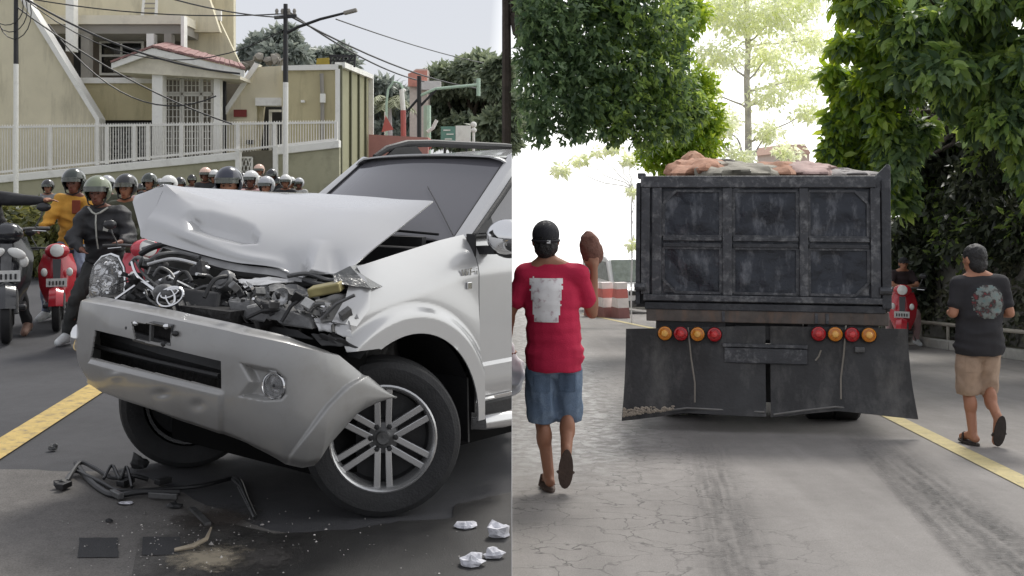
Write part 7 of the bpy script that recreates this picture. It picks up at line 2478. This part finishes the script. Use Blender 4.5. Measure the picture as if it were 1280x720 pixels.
# prints on the shirts, laid onto the baked cloth
def shirt_print(obj, cx, cz, hx_, hz, mat, shape, name='shirt_print', n=26):
    bpy.context.view_layer.update()
    bm = bmesh.new(); bm.from_mesh(obj.data)
    tree = BVHTree.FromBMesh(bm)
    rows_, msk_ = [], []
    for i in range(n + 1):
        rr = []
        for j in range(n + 1):
            x, z = cx + hx_ * (2 * i / n - 1), cz + hz * (2 * j / n - 1)
            hit = tree.ray_cast(V3((x, -1, z)), V3((0, 1, 0)))
            rr.append(V3((x, (hit[0].y if hit[0] is not None else -.1) - .003, z)))
        rows_.append(rr)
    bm.free()
    for i in range(n):
        msk_.append([shape((i + .5) / n * 2 - 1, (j + .5) / n * 2 - 1) for j in range(n)])
    mb = MB(); mb.grid(rows_, msk_)
    return mb.build(name, mat, obj.parent, smooth=True)
def printmat(name, cols, scale, thr=(.35, .5, .65)):
    m = bpy.data.materials.new(name); m.use_nodes = True
    t = m.node_tree; b = t.nodes['Principled BSDF']; L = t.links.new
    c = t.nodes.new('ShaderNodeTexCoord')
    n = t.nodes.new('ShaderNodeTexNoise'); n.inputs['Scale'].default_value = scale; n.inputs['Detail'].default_value = 5; n.inputs['Roughness'].default_value = .6
    L(c.outputs['Object'], n.inputs['Vector'])
    rp_ = t.nodes.new('ShaderNodeValToRGB'); e = rp_.color_ramp.elements
    rp_.color_ramp.interpolation = 'LINEAR'
    e[0].position = thr[0]; e[0].color = (*cols[0], 1); e[1].position = thr[-1]; e[1].color = (*cols[-1], 1)
    for q, cc in zip(thr[1:-1], cols[1:-1]):
        k = e.new(q); k.color = (*cc, 1)
    L(n.outputs['Fac'], rp_.inputs['Fac']); L(rp_.outputs['Color'], b.inputs['Base Color'])
    b.inputs['Roughness'].default_value = .8
    MATS[name] = m; return m
shirt_print(red_top, -.04, 1.235, .125, .15, printmat('print_white', ((.85, .84, .84), (.80, .78, .78), (.50, .38, .41)), 26, (.45, .56, .68)),
            lambda a, b: abs(a) < (.58 + .30 * (b + 1) / 2 + .10 * noise.noise(V3((a * 3, b * 6, 1)))) and abs(b) < .93 + .07 * noise.noise(V3((a * 7, 0, 2))))
shirt_print(blk_top, .085, 1.17, .145, .145, printmat('print_round', (lin((130, 50, 54)), (.03, .03, .03), lin((120, 124, 120)), lin((96, 122, 122))), 17, (.30, .42, .52, .68)),
            lambda a, b: math.hypot(a, b) < .93 + .06 * noise.noise(V3((a * 5, b * 5, 3))))

for par, nm in ((red_man, 'pocket'), (blk_man, 'pocket')):
    so = [c_ for c_ in par.children if c_.name.split('.')[0] == 'shorts'][0]
    zc_ = .70 if par is red_man else .66
    for xo in (-.075, .085):
        xx = xo + (.01 if par is red_man else .05)
        o_ = shirt_print(so, xx, zc_, .052, .058, M('denim_dark', lin((88, 106, 128)), .9, var=.25, scale=12, bump=.3, bscale=140) if par is red_man else KHA, lambda a, b: b > -.95 + .5 * abs(a) * 0 and abs(a) < .95, nm, 8)
        for v in o_.data.vertices: v.co.y -= .004
# ------------------------------------------------------------------ the crowd behind the bonnet
HW = M('helmet_white', (.68, .68, .66), .3, var=.08, coat=.4); HG = M('helmet_grey', (.42, .43, .45), .3, var=.08, coat=.4)
HB = M('helmet_black', (.02, .021, .024), .25, var=.1, coat=.5); HO = M('helmet_pinkwhite', lin((226, 190, 172)), .3, coat=.4)
HN = M('helmet_navy', lin((40, 44, 60)), .25, coat=.5)
JK = [JACK, cloth('jacket_grey', (.25, .25, .26)), cloth('jacket_pink', lin((206, 168, 166))), cloth('jacket_navy', (.03, .035, .06)), cloth('jacket_pale', (.5, .5, .48)), cloth('jacket_olive', (.07, .075, .05))]
crowd = [  # px, row of helmet top, helmet width in px, helmet, jacket, label
    (158, 217, 27, HB, 5, 'bareheaded looking onlooker in dark helmet right behind the black jacket rider'),
    (187, 216, 19, HDK, 0, 'onlooker in dark green helmet above the folded bonnet corner'),
    (176, 229, 15, HB, 2, 'low onlooker half hidden at the tip of the bonnet corner'),
    (211, 219, 21, HW, 1, 'onlooker in pale helmet directly behind the bonnet fold'),
    (225, 221, 16, HB, 0, 'onlooker in black helmet just right of the pale helmet'),
    (257, 209, 15, HO, 0, 'onlooker in pinkish helmet left of the big navy helmet'),
    (268, 212, 15, HW, 1, 'onlooker in white helmet touching the big navy helmet'),
    (286, 208, 33, HN, 3, 'onlooker with the biggest navy and grey helmet over the bonnet'),
    (314, 213, 19, HW, 2, 'onlooker in white helmet and pink top right of the navy helmet'),
    (324, 205, 13, HO, 0, 'farther onlooker beside the lattice hatch'),
    (333, 220, 21, HG, 4, 'onlooker in grey helmet low over the bonnet edge'),
    (340, 211, 15, HB, 0, 'onlooker in black helmet behind the grey one'),
    (357, 218, 16, HW, 0, 'onlooker in white helmet left of the windscreen pillar'),
    (367, 214, 12, HW, 4, 'small onlooker in white helmet near the windscreen corner'),
    (374, 222, 14, HG, 4, 'onlooker in grey helmet at the lower end of the windscreen'),
    (377, 209, 12, HO, 1, 'far onlooker in pale helmet below the guardhouse wall'),
    (388, 211, 11, HB, 0, 'far onlooker in dark helmet beside the windscreen edge'),
    (405, 204, 11, HW, 3, 'farthest onlooker in white helmet above the windscreen edge'),
    (97, 221, 20, HB, 5, 'onlooker in black helmet between the two riders'),
    (200, 223, 14, HG, 0, 'onlooker in grey helmet left of the pale helmet behind the bonnet fold'),
    (240, 218, 13, HB, 1, 'onlooker in black helmet over the left part of the bonnet top edge'),
    (248, 213, 12, HW, 3, 'small onlooker in white helmet left of the pinkish helmet'),
    (276, 205, 11, HDK, 0, 'far onlooker in dark helmet behind the big navy helmet'),
    (303, 216, 15, HB, 0, 'onlooker in black helmet touching the right side of the navy helmet'),
    (322, 219, 16, HDK, 5, 'onlooker in dark green helmet below the lattice hatch'),
    (347, 221, 15, HB, 3, 'onlooker in black helmet and navy jacket between grey and white helmets'),
    (351, 209, 11, HW, 0, 'far onlooker in white helmet under the white gate post'),
    (364, 221, 14, HW, 1, 'onlooker in white helmet low beside the windscreen pillar'),
    (394, 208, 10, HO, 4, 'tiny far onlooker in pinkish helmet next to the last white one'),
    (134, 219, 20, HG, 5, 'onlooker in grey helmet just behind the shoulder of the black jacket rider'),
    (60, 224, 17, HB, 1, 'onlooker in black helmet behind the yellow jacket rider'),
]
def setmat(o, mat):
    if o.data.materials:
        o.material_slots[0].link = 'OBJECT'
        o.material_slots[0].material = mat
for i, (px, py, wd, hm_, jk, lb) in enumerate(crowd):
    Y = FPX * .272 / wd
    o = proto if i == 0 else copy_tree(proto)
    top = W(px, py, Y)
    base = gl(Y)
    sc = max(.85, min(1.12, (top.z - base) / 1.70))
    o.location = (top.x, Y, top.z - 1.70 * sc)
    o.scale = (sc, sc, sc)
    o.rotation_euler = (0, 0, R(random.uniform(-18, 22)))
    o['label'] = lb.replace('bareheaded looking ', ''); o['category'] = 'person'; o['group'] = 'onlookers behind the car'
    for ch in o.children:
        nm = ch.name.split('.')[0]
        if nm == 'helmet': setmat(ch, hm_)
        elif nm == 'jacket': setmat(ch, JK[jk])
        elif nm == 'body': setmat(ch, (SKIN, SKIN2, SKIN3)[i % 3])
for o in bpy.data.objects:
    if '_top' in o: del o['_top']
